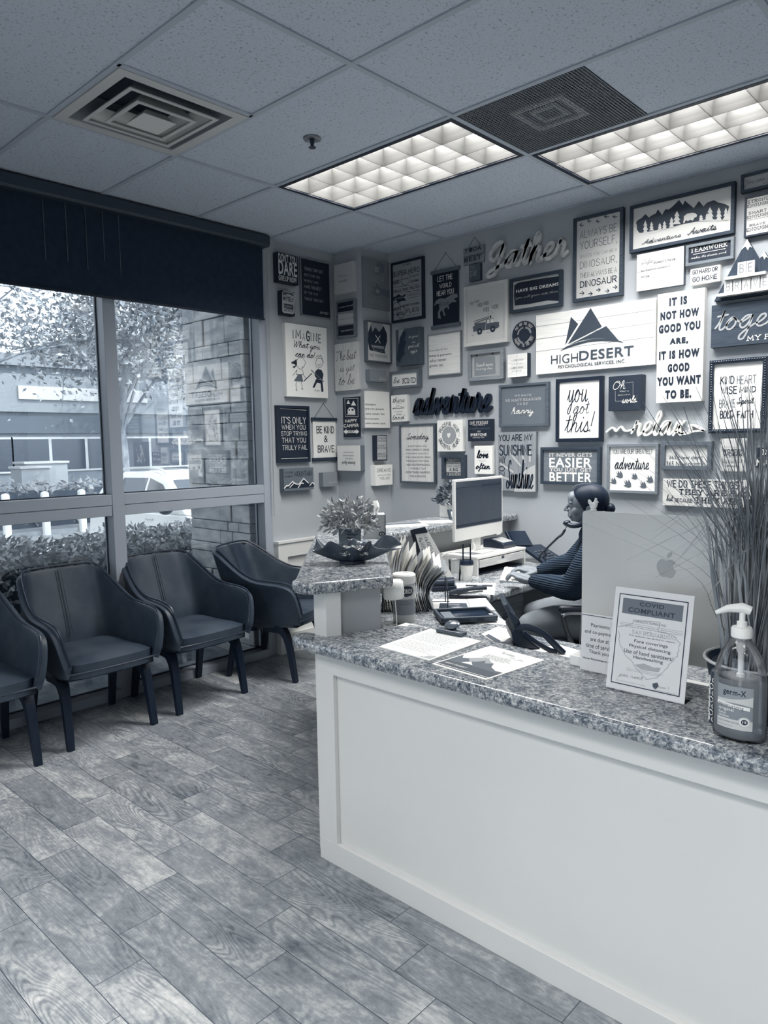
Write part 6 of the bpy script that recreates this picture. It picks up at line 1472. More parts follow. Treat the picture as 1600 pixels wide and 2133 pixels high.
slabz(mb, -.18, -.178, zb + .1, zt - .06, .0016, .002); slabz(mb, .015, .018, zb + .1, zt - .055, .0016, .002); slabz(mb, .15, .152, zb + .15, zt - .09, .0016, .002)
mb.build('window_lines', M(.22, .5), mo, smooth=0)
mb = MB(); v = []
mb.tube([mp_(-.0, -.03, .862), mp_(0, -.022, .99)], [.055, .045], 4, up=(0, 1, 0), ry=.2); mb.build('neck', M(.85, .35), mo, smooth=0)
mb = MB(); slabz(mb, -.075, .075, .8535, .860, -.10, .06); mb.build('foot', M(.85, .35), mo, smooth=0, bevel=.003)
MB().tube(seg([mp_(-.02, -.04, .92), mp_(-.10, .02, .875), mp_(-.26, -.06, .87), mp_(-.32, -.10, .80), mp_(-.34, -.12, .75)], 5), .0028, 6).build('power_cable', M(.95, .5), mo)
mb = MB(); slabz(mb, .185, .235, zb - .005, zb + .062, .0008, .0014, -.12); tag(mb.build('sticky_note', M(.86), smooth=0), 'small pale sticky note on the lower corner of the lit computer', 'note')
# card reader, phone with display
t = thing('card_reader', 'small black desk printer with a pale pad on the white riser', 'printer', (.73, -.42, .852))
mb = MB()
pr = [(-.075, .0), (.075, .0), (.078, .022), (.06, .034), (-.02, .052), (-.075, .05)]
mb.add([(.73 + x, -.49, .8525 + z) for x, z in pr] + [(.73 + x, -.355, .8525 + z) for x, z in pr], [tuple(range(6)), tuple(range(6, 12))[::-1]] + [(k, (k + 1) % 6, 6 + (k + 1) % 6, 6 + k) for k in range(6)])
mb.build('body', M(.03, .35), t, smooth=0, bevel=.004)
mb = MB(); mb.add([(.712, -.475, .9035), (.79, -.475, .8865), (.79, -.37, .8865), (.712, -.37, .9035), (.712, -.475, .9065), (.79, -.475, .8895), (.79, -.37, .8895), (.712, -.37, .9065)], [(3, 2, 1, 0), (4, 5, 6, 7)] + [(k, (k + 1) % 4, 4 + (k + 1) % 4, 4 + k) for k in range(4)])
mb.build('pad', M(.72, .4), t, smooth=0)
t = thing('desk_phone', 'dark desk phone with a tilted display at the far wall end of the desk', 'phone', (.80, -.20, .745))
mb = MB(); plank(mb, Vector((.775, -.325, .842)), Vector((.81, -.155, .828)), Vector((.735, -.14, .925)), Vector((.70, -.31, .938)), .018); mb.build('display_case', M(.05, .35), t, smooth=0, bevel=.003)
mb = MB(); plank(mb, Vector((.777, -.312, .851)), Vector((.807, -.170, .839)), Vector((.742, -.155, .920)), Vector((.709, -.297, .931)), .0006); mb.v = [p + Vector((.001, -.0003, .001)) * 1.2 for p in map(Vector, mb.v)]; mb.build('display', screen_material('phone_display', .30, .10), t, smooth=0)
mb = MB(); plank(mb, Vector((.97, -.27, .748)), Vector((.99, -.07, .748)), Vector((.80, -.06, .835)), Vector((.775, -.25, .845)), .02); mb.build('base', M(.06, .4), t, smooth=0, bevel=.003)
mb = MB()
for i in range(5):
    for j in range(4):
        c = Vector((.95, -.225, .762)).lerp(Vector((.83, -.205, .818)), i / 5) + Vector((.012, .10, 0)) * (j / 3)
        mb.obox(c, (.014, .018, .006))
mb.build('keys', M(.35, .5), t, smooth=0)
# keyboard
t = thing('keyboard', 'slim white keyboard under the typing hands', 'keyboard', (.955, -.69, .745))
kd = Vector((-.5, .866, 0)); kx = Vector((.866, .5, 0)); kc = Vector((1.01, -.71, .7455))
mb = MB(); v = [kc + kx * a + kd * b_ for a, b_ in ((-.058, -.21), (.058, -.21), (.058, .21), (-.058, .21))]
tp = [q + Vector((0, 0, .014 - .008 * (k in (1, 2)))) for k, q in enumerate(v)]
mb.add(v + tp, [(3, 2, 1, 0), (4, 5, 6, 7)] + [(k, (k + 1) % 4, 4 + (k + 1) % 4, 4 + k) for k in range(4)])
mb.build('case', M(.62, .35, metal=.3), t, smooth=0)
mb = MB()
for i in range(5):
    for j in range(14):
        c = kc + kx * (-.046 + i * .0225) + kd * (-.197 + j * .0303) + Vector((0, 0, .0145 - .0085 * (i + .5) / 5.2))
        mb.obox(c, (.0195, .0265, .003), Matrix.Rotation(R(30), 3, 'Z'))
mb.build('keys', M(.97, .5), t, smooth=0)
# coffee cup with straws, clear cup
cc = (.892, -.978, .7455)
t = thing('coffee_cup', 'white takeaway cup with a dark lid and two black straws', 'cup', cc)
MB().lathe([(.0, .0), (.026, .0), (.0275, .004), (.036, .092), (.0, .092)], 28, cc).build('cup', V('cup_paper', .92, .96, 30), t)
MB().lathe([(.0375, .088), (.039, .094), (.037, .100), (.034, .112), (.030, .113), (.029, .109), (.0, .109)], 28, cc).build('lid', M(.03, .35), t)
for s in (-.020, .020):
    p = Vector(cc) + Vector((.73, .68, 0)) * s
    MB().tube([p + Vector((0, 0, .10)), p + Vector((0, 0, .20))], .0042, 8).build('straw', M(.02, .35), t)
c2 = (.83, -1.00, .7455)
tag(MB().lathe([(.0, .0), (.028, .0), (.037, .108), (.039, .110)], 26, c2).build('clear_cup', clear_material('clear_plastic', .96)), 'empty clear plastic cup just behind the takeaway cup', 'cup')
# hole punch
t = thing('hole_punch', 'black hole punch lying between the folders and the cup', 'hole punch', (.955, -1.26, .745))
rot = Matrix.Rotation(R(48), 3, 'Z'); pc_ = Vector((.955, -1.262, .7455))
mb = MB(); mb.obox(pc_ + Vector((0, 0, .012)), (.125, .06, .024), rot); mb.build('base', M(.03, .4), t, smooth=0, bevel=.004)
mb = MB(); mb.obox(pc_ + Vector((-.004, .004, .048)), (.115, .034, .022), rot @ Matrix.Rotation(R(18), 3, 'X')); mb.tube([pc_ + rot @ Vector((-.055, .0, .034)), pc_ + rot @ Vector((.055, .0, .034))], .02, 12); mb.build('lever', M(.05, .35), t, smooth=0, bevel=.004)
# notepad, pen, stapler
sheet('schedule_sheet', 'white sheet with a printed table under the pen, curling off the desk edge', 'paper', [(1.033, -1.242), (1.225, -1.205), (1.06, -.95), (.90, -1.085)], .7455, .96, .0012, [('lines', .55, (.1, .15, .92, .9), 9)])
t = thing('pen', 'black pen lying on the printed table sheet', 'pen', (1.06, -1.07, .747))
P0, P1 = Vector((.985, -1.115, .7515)), Vector((1.10, -1.035, .7515))
MB().tube([P0, P1], .0046, 8).build('barrel', M(.04, .3), t)
MB().tube([P0.lerp(P1, .42), P0.lerp(P1, .62)], .0052, 8).build('grip', M(.45, .4), t)
t = thing('stapler', 'black stapler on the desk before the printed table sheet', 'stapler', (1.17, -1.33, .745))
sd_ = Vector((1.245 - 1.10, -1.262 + 1.385, 0)).normalized(); sp_ = Vector((-sd_.y, sd_.x, 0)); s0 = Vector((1.09, -1.392, .7455))
def staple_part(name, pts, m):
    mb = MB(); n = len(pts)
    mb.add([s0 + sd_ * a + Vector((0, 0, z)) + sp_ * h for h in (-.017, .017) for a, z in pts], [tuple(range(n)), tuple(range(n, 2 * n))[::-1]] + [(k, (k + 1) % n, n + (k + 1) % n, n + k) for k in range(n)])
    mb.build(name, m, t, smooth=0, bevel=.003)
staple_part('base', [(0, 0), (.185, 0), (.185, .008), (.06, .010), (.0, .016)], M(.04, .4))
staple_part('top_arm', [(.0, .020), (.005, .034), (.04, .044), (.12, .052), (.178, .056), (.185, .050), (.183, .042), (.10, .036), (.05, .022)], M(.03, .35))
staple_part('magazine_rail', [(.04, .017), (.09, .027), (.165, .034), (.165, .030), (.09, .021)], M(.55, .3, metal=.6))
# leaflets below the stapler, tablet
sheet('leaflet', 'open leaflet with a dark photo band under the rugged tablet', 'leaflet', [(1.19, -1.66), (1.335, -1.545), (1.18, -1.37), (1.055, -1.47)], .7455, .93, .003, [('R', .12, (.22, .08, .95, .62)), ('P', .6, [(.5, .25), (.7, .12), (.9, .2), (.7, .3)]), ('T', .8, 'b', 'Services', (.45, .42, .75, .52), .1)])
sheet('leaflet', 'white leaflet of small columns lying beside the stapler', 'leaflet', [(1.34, -1.545), (1.42, -1.48), (1.24, -1.30), (1.185, -1.372)], .7455, .96, .004, [('lines', .45, (.12, .1, .9, .9), 14)])
sheet('folded_sheet', 'blank white sheet sticking out beyond the rugged tablet', 'paper', [(1.46, -1.72), (1.60, -1.66), (1.56, -1.61), (1.39, -1.50)], .7455, .97, .001)
t = thing('tablet', 'thick rugged grey cased tablet lying face up on the desk', 'tablet', (1.40, -1.68, .745))
th_ = R(50); td = Vector((math.cos(th_), math.sin(th_), 0)); tp_ = Vector((math.sin(th_), -math.cos(th_), 0)); tcn = Vector((1.402, -1.682, .7515))
def tq(a, b_, z): return tcn + td * a + tp_ * b_ + Vector((0, 0, z))
def tbox(mb, a0_, a1_, b0_, b1_, z0, z1):
    mb.add([tq(a, b_, z) for z in (z0, z1) for b_ in (b0_, b1_) for a in (a0_, a1_)], [(0, 2, 3, 1), (4, 5, 7, 6), (0, 1, 5, 4), (2, 6, 7, 3), (0, 4, 6, 2), (1, 3, 7, 5)])
mb = MB(); tbox(mb, -.12, .12, -.09, .09, 0, .010)
for q in ((-.12, .12, -.09, -.078), (-.12, .12, .078, .09), (-.12, -.108, -.09, .09), (.108, .12, -.09, .09)): tbox(mb, *q, .008, .024)
mb.build('case', M(.20, .5), t, smooth=0, bevel=.004)
mb = MB(); tbox(mb, -.106, .106, -.076, .076, .010, .0115); mb.build('screen', M(.06, .08), t, smooth=0)
mb = MB(); tbox(mb, -.095, -.05, -.07, .07, .0115, .0121); mb.build('sticker', M(.45, .3), t, smooth=0)
mb = MB(); tbox(mb, .09, .105, .05, .07, .0238, .0246); mb.build('tag', M(.97), t, smooth=0)
mb = MB(); tbox(mb, -.05, .0, .0895, .0915, .006, .016); tbox(mb, .03, .06, .0895, .0915, .006, .016); mb.build('port_cover', M(.05), t, smooth=0)
# flyers on the lower desk under the phone
sheet('flyer', 'white flyer lying half under the black desk telephone', 'flyer', [(1.60, -1.84), (1.74, -1.93), (1.70, -1.735), (1.585, -1.70)], .7455, .95, .001, [('lines', .6, (.1, .3, .9, .9), 10), ('R', .2, (.2, .02, .9, .22))])
sheet('flyer', 'dark flyer with pale headline lying before the black desk telephone', 'flyer', [(1.70, -2.06), (1.83, -1.955), (1.76, -1.86), (1.63, -1.96)], .7455, .30, .002, [('R', .75, (.08, .55, .5, .93)), ('R', .12, (.12, .6, .3, .8)), ('T', .9, 'B', 'HIGH DESERT', (.55, .55, .95, .68), .1)])
sheet('loose_sheet', 'white sheet half hidden under the white box by the counter', 'paper', [(1.86, -1.95), (2.10, -2.02), (2.13, -1.84), (1.90, -1.78)], .7455, .96, .001)

# black telephone seen from behind
t = thing('telephone', 'black desk telephone seen from behind, tilted up beyond the front counter', 'phone', (1.86, -1.93, .745))
pe = Vector((.755, .655, 0)).normalized(); pd = Vector((-.655, .755, 0)).normalized(); po = Vector((1.775, -1.955, 0))
def pq(s, d, z): return po + pe * s + pd * d + Vector((0, 0, z))
def solid(mb, pts, d0, d1):
    n = len(pts)
    mb.add([pq(s, d0, z) for s, z in pts] + [pq(s, d1, z) for s, z in pts], [tuple(range(n)), tuple(range(n, 2 * n))[::-1]] + [(k, (k + 1) % n, n + (k + 1) % n, n + k) for k in range(n)])
mb = MB(); solid(mb, [(.028, .812), (.045, .832), (.066, .822), (.078, .795), (.112, .765), (.135, .7465), (.06, .7465), (.036, .772)], -.02, .15); mb.build('body', M(.03, .4), t, smooth=30, bevel=.005, seg=3)
mb = MB()
arc = [(.045, .828), (.085, .836), (.135, .816), (.180, .772), (.205, .7475)]
low = [(.185, .7495), (.155, .757), (.11, .782), (.07, .812)]
mb.tube([pq(s, -.035 - (s - .04) * .25, z) for s, z in seg(arc, 4)], .012, 8); mb.tube([pq(s, -.036 - (s - .07) * .25, z) for s, z in seg(low, 4)], .009, 8)
mb.build('stand', M(.02, .35), t)
mb = MB(); plank(mb, pq(-.002, -.03, .912), pq(.004, .15, .914), pq(.052, .15, .835), pq(.040, -.03, .822), .016); mb.build('display_back', M(.16, .35), t, smooth=0, bevel=.003)
mb = MB(); plank(mb, pq(.010, -.028, .905), pq(.055, -.026, .862), pq(.075, .0, .80), pq(.046, -.02, .822), .012); mb.build('hinge', M(.10, .35), t, smooth=0, bevel=.003)

# ------------------------------------------------------------------ things on the front counter
cp = thing('paper_stack', 'stack of white forms with a lifted corner at the front counter end', 'papers', (1.69, -2.27, .812))
sheet_items = [('lines', .62, (.08, .10, .92, .44), 10), ('lines', .4, (.08, .56, .70, .86), 9)]
o = sheet('form_sheet', None, None, [(1.582, -2.404), (1.812, -2.417), (1.808, -2.133), (1.566, -2.114)], .8125, .97, .004, [('lines', .55, (.08, .50, .90, .93), 12), ('lines', .72, (.1, .14, .9, .45), 7), ('P', .70, [(.72, .02), (.97, .03), (.97, .16), (.86, .12), (.84, .05)])])
o.parent = cp; o.location = -cp.location
t = thing('paper_clamp', 'grey round topped paper clamp resting on the stack of forms', 'clamp', (1.67, -2.13, .8165))
rot = Matrix.Rotation(R(2), 3, 'Z')
mb = MB(); mb.obox((1.672, -2.125, .8245), (.115, .034, .014), rot); mb.build('jaw', M(.25, .35), t, smooth=0, bevel=.004)
mb = MB(); mb.ball((1.664, -2.108, .846), (.030, .026, .010), 20, 10, Matrix.Rotation(R(20), 3, 'X')); mb.build('grip', M(.32, .2, coat=.5), t)
mb = MB(); mb.obox((1.664, -2.108, .834), (.02, .02, .02)); mb.build('stem', M(.12), t, smooth=0)
mb = MB(); write(mb, 'B', 'BY AN', (-.014, -.003, .014, .006), .1, lambda u, v, l: Vector((1.664 + u, -2.108 + v * .94, .8568 + v * .2))); mb.build('lettering', M(.8), t, smooth=0)
fo = sheet('flyer', 'glossy flyer with a misty forest photo on the front counter', 'flyer', [(1.834, -2.434), (2.051, -2.452), (2.081, -2.179), (1.859, -2.152)], .8125, .97, .0012,
      [('R', .20, (.03, .07, .97, .24)), ('P', .30, [(.03, .24), (.97, .24), (.97, .30), (.85, .29), (.7, .36), (.62, .48), (.52, .42), (.45, .50), (.38, .38), (.3, .36), (.22, .44), (.12, .40), (.03, .50)]), ('P', .62, [(.2, .44), (.3, .54), (.42, .58), (.55, .50), (.62, .48), (.52, .42), (.45, .50), (.38, .38), (.3, .36)]), ('P', .96, [(.26, .26), (.34, .36), (.40, .31), (.46, .27)]), ('R', .05, (.03, .035, .97, .05)), ('lines', .55, (.28, .56, .80, .72), 5), ('T', .25, 's', 'Therapy', (.3, .80, .62, .92), .05), ('T', .3, 's', 'for You', (.60, .72, .86, .82), .05), ('T', .85, 'B', 'HIGH DESERT', (.1, .12, .5, .16), .1)])
sheet('leaflet', 'white leaflet with a grey patch lying beside the stack of forms by the tub', 'leaflet', [(1.435, -2.150), (1.545, -2.10), (1.53, -2.095), (1.43, -2.095)], .8125, .93, .001, [('R', .45, (.3, .1, .9, .7))])
# acrylic notices
def notice(name, label, bl, br, tl, tr, t_holder, items, foot=.06):
    t = thing(name, label, 'notice', (Vector(bl) + Vector(br)) / 2)
    bl, br, tl, tr = map(Vector, (bl, br, tl, tr))
    nrm = (br - bl).cross(tl - bl).normalized()
    if nrm.y > 0: nrm = -nrm
    def pl(mb, m0, th, d):
        a, b_, c, e = (bl.lerp(br, m0).lerp(tl.lerp(tr, m0), m0), bl.lerp(br, 1 - m0).lerp(tl.lerp(tr, 1 - m0), m0), bl.lerp(br, 1 - m0).lerp(tl.lerp(tr, 1 - m0), 1 - m0), bl.lerp(br, m0).lerp(tl.lerp(tr, m0), 1 - m0))
        q = [p + nrm * d for p in (a, b_, c, e)]
        mb.add(q + [p - nrm * th for p in q], [(0, 1, 2, 3), (7, 6, 5, 4)] + [(k, 4 + k, 4 + (k + 1) % 4, (k + 1) % 4) for k in range(4)])
    acr = MATS.setdefault('acrylic', clear_material('acrylic', .985, 1.12, .0))
    pg = MB(); pl(pg, .004, .0012, 0); pg.build('page', M(.95, .5), t, smooth=0)
    fp_ = MB(); pl(fp_, -.004, .0012, .0065); fp_.build('front_sheet', acr, t, smooth=0)
    ft = MB(); b2 = [bl + Vector((0, 0, .001)), br + Vector((0, 0, .001)), br + Vector((0, foot, .001)), bl + Vector((0, foot, .001))]
    ft.add(b2 + [p + Vector((0, 0, .003)) for p in b2], [(3, 2, 1, 0), (4, 5, 6, 7)] + [(k, (k + 1) % 4, 4 + (k + 1) % 4, 4 + k) for k in range(4)])
    ft.build('foot', acr, t, smooth=0)
    by = {}
    for k, it in enumerate(items):
        d = nrm * (.0008 + .00012 * k)
        put = lambda u, v, l, d=d: bl.lerp(br, u).lerp(tl.lerp(tr, u), v) + d
        if it[0] == 'T': write(by.setdefault(('lettering', it[1]), MB()), it[2], it[3], it[4], it[5] if len(it) > 5 else .1, put)
        elif it[0] == 'P': by.setdefault(('printing', it[1]), MB()).add([put(u, v, 0) for u, v in it[2]], [tuple(range(len(it[2])))])
        elif it[0] == 'L':
            asp = (tl - bl).length / (br - bl).length
            ribbon(by.setdefault(('printing', it[1]), MB()), [Vector((u, v * asp)) for u, v in it[2]], it[3], lambda u, v, l: put(u, v / asp, l))
    for (nm, tt), m_ in by.items(): m_.build(nm, M(tt, .6), t, smooth=0)
    return t
outline = [(.10, .60), (.28, .66), (.28, .70), (.62, .71), (.60, .62), (.80, .60), (.88, .55), (.86, .42), (.78, .34), (.70, .24), (.62, .18), (.52, .16), (.42, .22), (.30, .30), (.20, .36), (.13, .46), (.10, .60)]
ol2 = []
for a_, b_ in zip(outline, outline[1:]):
    for k in range(4): ol2.append((a_[0] + (b_[0] - a_[0]) * k / 4 + .008 * math.sin(9 * (k + a_[0] * 40)), a_[1] + (b_[1] - a_[1]) * k / 4 + .006 * math.cos(7 * (k + a_[1] * 30))))
notice('covid_notice', 'large framed compliance notice standing on the counter before the computer', (2.338, -2.292, .8135), (2.555, -2.292, .8135), (2.338, -2.235, 1.089), (2.555, -2.235, 1.089), .95, [
    ('P', .14, [(.065, .06), (.935, .06), (.935, .935), (.065, .935)]), ('P', .95, [(.078, .07), (.922, .07), (.922, .925), (.078, .925)]),
    ('P', .42, [(.12, .745), (.88, .745), (.88, .895), (.12, .895)]), ('T', .12, 'B', 'COVID', (.34, .835, .65, .875)), ('T', .12, 'B', 'COMPLIANT', (.20, .765, .79, .812)),
    ('L', .72, ol2, .004), ('T', .3, 'b', 'GERALD H. DUPREEZ INC.', (.30, .675, .70, .695)), ('L', .5, [(.11, .655), (.90, .655)], .0012),
    ('T', .45, 'b', 'This business, in partnership with San Bernardino County', (.11, .632, .90, .644)), ('T', .45, 'b', 'is in full compliance with county rules and state requirements', (.12, .616, .90, .628)),
    ('T', .62, 'z', 'SAN BERNARDINO', (.28, .565, .82, .60), .1), ('T', .3, 'b', 'This business has agreed to require', (.24, .535, .82, .552)),
    ('T', .12, 'b', 'Face coverings', (.32, .475, .74, .512)), ('T', .12, 'b', 'Physical distancing', (.26, .425, .78, .462)), ('T', .12, 'b', 'Use of hand sanitizers/', (.20, .372, .82, .410)), ('T', .12, 'b', 'Handwashing', (.33, .322, .70, .360)),
    ('P', .72, [(.35, .27), (.47, .30), (.60, .28), (.68, .29), (.66, .25), (.45, .24)]), ('T', .5, 'b', 'If you see something that is not in compliance', (.26, .222, .72, .232)), ('T', .5, 'b', 'please call the COVID-19 hotline', (.26, .206, .68, .216)),
    ('T', .15, 's', 'Jim Rent', (.16, .125, .48, .175), .05), ('P', .25, [(.60, .13), (.66, .15), (.68, .12), (.64, .085), (.61, .10)]), ('T', .35, 'b', 'COUNTY', (.68, .105, .77, .118)), ('L', .5, [(.80, .10), (.80, .14)], .0012), ('T', .5, 'b', 'San Bernardino County', (.14, .09, .52, .10)), ('T', .3, 'b', 'sbcovid19.com | 909 387 3911', (.62, .073, .90, .083))], .07)
notice('payment_notice', 'plain white payments notice half behind the compliance notice', (2.207, -2.192, .8135), (2.345, -2.192, .8135), (2.207, -2.178, .984), (2.345, -2.178, .984), .95, [
    ('T', .15, 'b', 'Payments', (.22, .76, .64, .84)), ('T', .15, 'b', 'and co-payments', (.08, .64, .80, .72)), ('T', .15, 'b', 'are due at', (.22, .53, .64, .60)), ('T', .15, 'b', 'time of service', (.12, .41, .76, .49)), ('T', .15, 'b', 'Thank you!', (.20, .30, .68, .38)), ('T', .1, 'B', 'Haven Psychological Associates', (.07, .20, .92, .235)), ('P', .15, [(.0, .965), (1, .965), (1, .975), (0, .975)])], .05)
t = thing('small_box', 'low white box behind the payments notice at the counter edge', 'box', (2.19, -2.13, .812))
MB().box(2.160, -2.168, .8125, 2.30, -2.10, .843).build('carton', M(.95, .5), t, smooth=0, bevel=.002)
cl = []
for k in range(90): cl.append((2.115 + .012 * math.cos(k * .9) + k * .0004, -2.02 + .02 * math.sin(k * .9), .7535 + .006 * math.sin(k * .31) + k * .0003))
tag(MB().tube(seg(cl, 2), .0028, 5).build('coiled_cord', M(.03, .4)), 'black coiled telephone cord bunched behind the small white box', 'cord')

# computer seen from behind
t = thing('desktop_computer', 'large silver all in one computer seen from behind, above the notices', 'computer', (2.40, -2.03, .745))
alu = M(.82, .38, .5, .1)
def rrect(x0, x1, z0, z1, r, n=6):
    o = []
    for cx, cz, a in ((x1 - r, z0 + r, -PI / 2), (x1 - r, z1 - r, 0), (x0 + r, z1 - r, PI / 2), (x0 + r, z0 + r, PI)):
        for k in range(n + 1): o.append((cx + r * math.cos(a + PI / 2 * k / n), cz + r * math.sin(a + PI / 2 * k / n)))
    return o
mb = MB(); ob = rrect(2.130, 2.677, .842, 1.274, .012); n = len(ob)
ib = rrect(2.165, 2.642, .875, 1.239, .02)
cb = rrect(2.26, 2.547, .95, 1.16, .05)
yo = lambda x: -2.052
v = [(x, -2.030, z) for x, z in ob] + [(x, -2.036, z) for x, z in ob] + [(x, -2.044, z) for x, z in ib] + [(x, -2.058, z) for x, z in cb]
f = [tuple(range(n))]
for q in range(3): f += [(q * n + k, q * n + (k + 1) % n, (q + 1) * n + (k + 1) % n, (q + 1) * n + k) for k in range(n)]
f.append(tuple(range(3 * n, 4 * n))[::-1])
mb.add(v, f); mb.build('casing', alu, t, smooth=60)
ap = [(0, .78), (.10, .84), (.26, .86), (.40, .78), (.46, .70), (.36, .62), (.32, .50), (.37, .38), (.48, .30), (.42, .14), (.30, -.02), (.18, -.06), (.02, -.02), (-.12, -.06), (-.26, .0), (-.40, .18), (-.48, .40), (-.46, .62), (-.36, .78), (-.22, .86), (-.10, .84)]
lc = (2.408, 1.098); k_ = .058
mb = MB(); pts_ = seg([Vector(p) for p in ap + [ap[0]]], 3)[:-1]
mb.add([(lc[0] + p.x * k_, -2.0592, lc[1] + p.y * k_) for p in pts_], [tuple(range(len(pts_)))])
lf = seg([Vector(p) for p in ((.02, .92), (.04, 1.08), (.14, 1.20), (.26, 1.26), (.25, 1.12), (.16, .98), (.02, .92))], 3)[:-1]
mb.add([(lc[0] + p.x * k_, -2.0592, lc[1] + p.y * k_) for p in lf], [tuple(range(len(lf)))])
mb.build('logo', M(.70, .15, .6), t, smooth=0)
MB().tube([(2.40, -2.02, .756), (2.40, -2.045, 1.0)], [.085, .075], 4, up=(0, 1, 0), ry=.12).build('neck', alu, t, smooth=0)
MB().box(2.31, -2.07, .7455, 2.49, -1.90, .754).build('foot', alu, t, smooth=0, bevel=.002)
# little hen figurine on top of it
t = thing('hen_figurine', 'tiny white hen figurine perched on the silver computer', 'figurine', (2.165, -2.036, 1.274))
mb = MB(); c = Vector((2.166, -2.034, 1.2745))
mb.lathe([(.0, .0), (.010, .0), (.011, .003), (.006, .008)], 14, c)
mb.ball(c + Vector((0, 0, .016)), (.0125, .009, .011)); mb.ball(c + Vector((.008, 0, .029)), (.0062, .006, .0075))
mb.tube([c + Vector((.006, 0, .018)), c + Vector((.008, 0, .03))], .007, 8)
mb.ball(c + Vector((-.012, 0, .026)), (.006, .005, .010), mat=Matrix.Rotation(R(-25), 3, 'Y'))
mb.ball(c + Vector((.008, 0, .038)), (.005, .002, .003)); mb.ball(c + Vector((.0155, 0, .028)), (.003, .0018, .0018))
o = mb.build('body', M(.93, .5), t); md = o.modifiers.new('r', 'REMESH'); md.mode = 'VOXEL'; md.voxel_size = .0011
md = o.modifiers.new('s', 'SMOOTH'); md.iterations = 3; modmesh(o); o.data.shade_smooth()

# tall grass plant in a dark pot
gp = Vector((2.705, -2.235, .8125))
t = thing('grass_plant', 'tall artificial grass plant in a dark pot beside the sanitizer', 'plant', gp)
MB().lathe([(.0, .0), (.085, .0), (.092, .01), (.112, .125), (.116, .135), (.110, .137), (.100, .125), (.0, .118)], 36, gp).build('pot', V('woven_pot', .015, .08, 60, (1, 1, 3), .5), t)
MB().tube([(gp.x + .117 * math.cos(a * PI / 18), gp.y + .117 * math.sin(a * PI / 18), gp.z + .136) for a in range(36)], .004, 6, closed=True).build('rim', M(.75, .4), t)
rnd = random.Random(21); gb = MB()
for k in range(330):
    a = rnd.uniform(0, 6.28); b0 = gp + Vector((rnd.gauss(0, .03), rnd.gauss(0, .03), .118))
    hgt = rnd.uniform(.38, .72); out = abs(rnd.gauss(.0, .19)) + .02
    d = Vector((math.cos(a), math.sin(a) * (.38 if math.sin(a) > 0 else .7), 0))
    droop = rnd.random() < .14
    tip = b0 + d * out * (1.8 if droop else 1) + Vector((0, 0, hgt * (.45 if droop else 1)))
    mid = b0 + d * out * .32 + Vector((0, 0, hgt * .62))
    pts_ = seg([b0, b0.lerp(mid, .5), mid, tip], 4)
    wdt = rnd.choice((.0016, .0019, .0024, .0042)); n_ = len(pts_)
    sdv = d.cross(Vector((0, 0, 1))).normalized(); sdv.rotate(Matrix.Rotation(rnd.uniform(-1.2, 1.2), 3, 'Z'))
    rows = [[p + sdv * wdt * (1 - (i / (n_ - 1)) ** 2 * .9), p + d * wdt * .3, p - sdv * wdt * (1 - (i / (n_ - 1)) ** 2 * .9)] for i, p in enumerate(pts_)]
    gb.grid(rows)
gb.build('blades', V('grass_leaf', .30, .64, 14, (1, 1, .4), .5, lo=.35, hi=.65), t, smooth=0, normals=False)

# sanitizer bottle
sc_ = Vector((2.722, -2.408, .8125))
t = thing('sanitizer_bottle', 'large clear pump bottle of hand sanitizer on the counter', 'bottle', sc_)
prof = [(.050, .0), (.056, .003), (.0575, .012), (.0565, .022), (.0575, .03), (.0575, .125), (.056, .150), (.051, .175), (.042, .198), (.030, .217), (.021, .228), (.0195, .232), (.0195, .24)]
MB().lathe(prof, 40, sc_, 1.0, .74).build('bottle', clear_material('pet_plastic', .985, 1.45, .02), t, smooth=60)
MB().lathe([(.0, .004), (.049, .005), (.0545, .012), (.0545, .03), (.0555, .125), (.0545, .140), (.0, .141)], 40, sc_, 1.0, .74).build('gel', gel_material(), t, smooth=60)
MB().lathe([(.0205, .232), (.0225, .234), (.0225, .252), (.0205, .256), (.011, .257), (.011, .268), (.0065, .270), (.0065, .292)], 28, sc_).build('collar', M(.95, .35), t)
mb = MB(); hd = Vector((-.95, -.30, 0)).normalized(); tp0 = sc_ + Vector((0, 0, .296))
mb.tube([tp0 - hd * .017 + Vector((0, 0, -.002)), tp0 + Vector((0, 0, .004)), tp0 + hd * .03 + Vector((0, 0, .0)), tp0 + hd * .055 + Vector((0, 0, -.012))], [.0105, .0115, .0085, .0045], 10)
mb.build('pump_head', M(.96, .35), t)
MB().tube([sc_ + Vector((0, 0, .02)), sc_ + Vector((0, 0, .232))], .0035, 8).build('dip_tube', M(.85, .4), t)
MB().lathe([(.012, .232), (.011, .205), (.007, .195), (.006, .15), (.009, .148), (.009, .14), (.0, .139)], 14, sc_).build('pump_barrel', M(.88, .35), t)
va = math.atan2(-4.143 - sc_.y, 3.237 - sc_.x)
def lab(u, v, l, r=.0585):
    a = va - .28 + u / .052
    return Vector((sc_.x + (r + l) * math.cos(a), sc_.y + (r + l) * .74 * math.sin(a), sc_.z + v))
def labpatch(name, u0, u1, f0, f1, m, lift, n=16):
    mb = MB(); mb.grid([[lab(u0 + (u1 - u0) * k / n, (f0(k / n) * (1 - j / 3) + f1(k / n) * j / 3), lift) for k in range(n + 1)] for j in range(4)])
    return mb.build(name, m, t, smooth=60)
k0 = lambda z: (lambda x: z)
labpatch('label', -.036, .036, k0(.030), k0(.128), M(.80, .4), .0)
labpatch('label_band', -.036, .036, k0(.052), lambda x: .084 - .010 * (1 - x) ** 2 * 0 + .006 * math.sin(x * 3), M(.50, .4), .0004)
labpatch('label_band', -.036, .036, lambda x: .096 + .012 * x * x, lambda x: .1285, M(.56, .4), .0004)
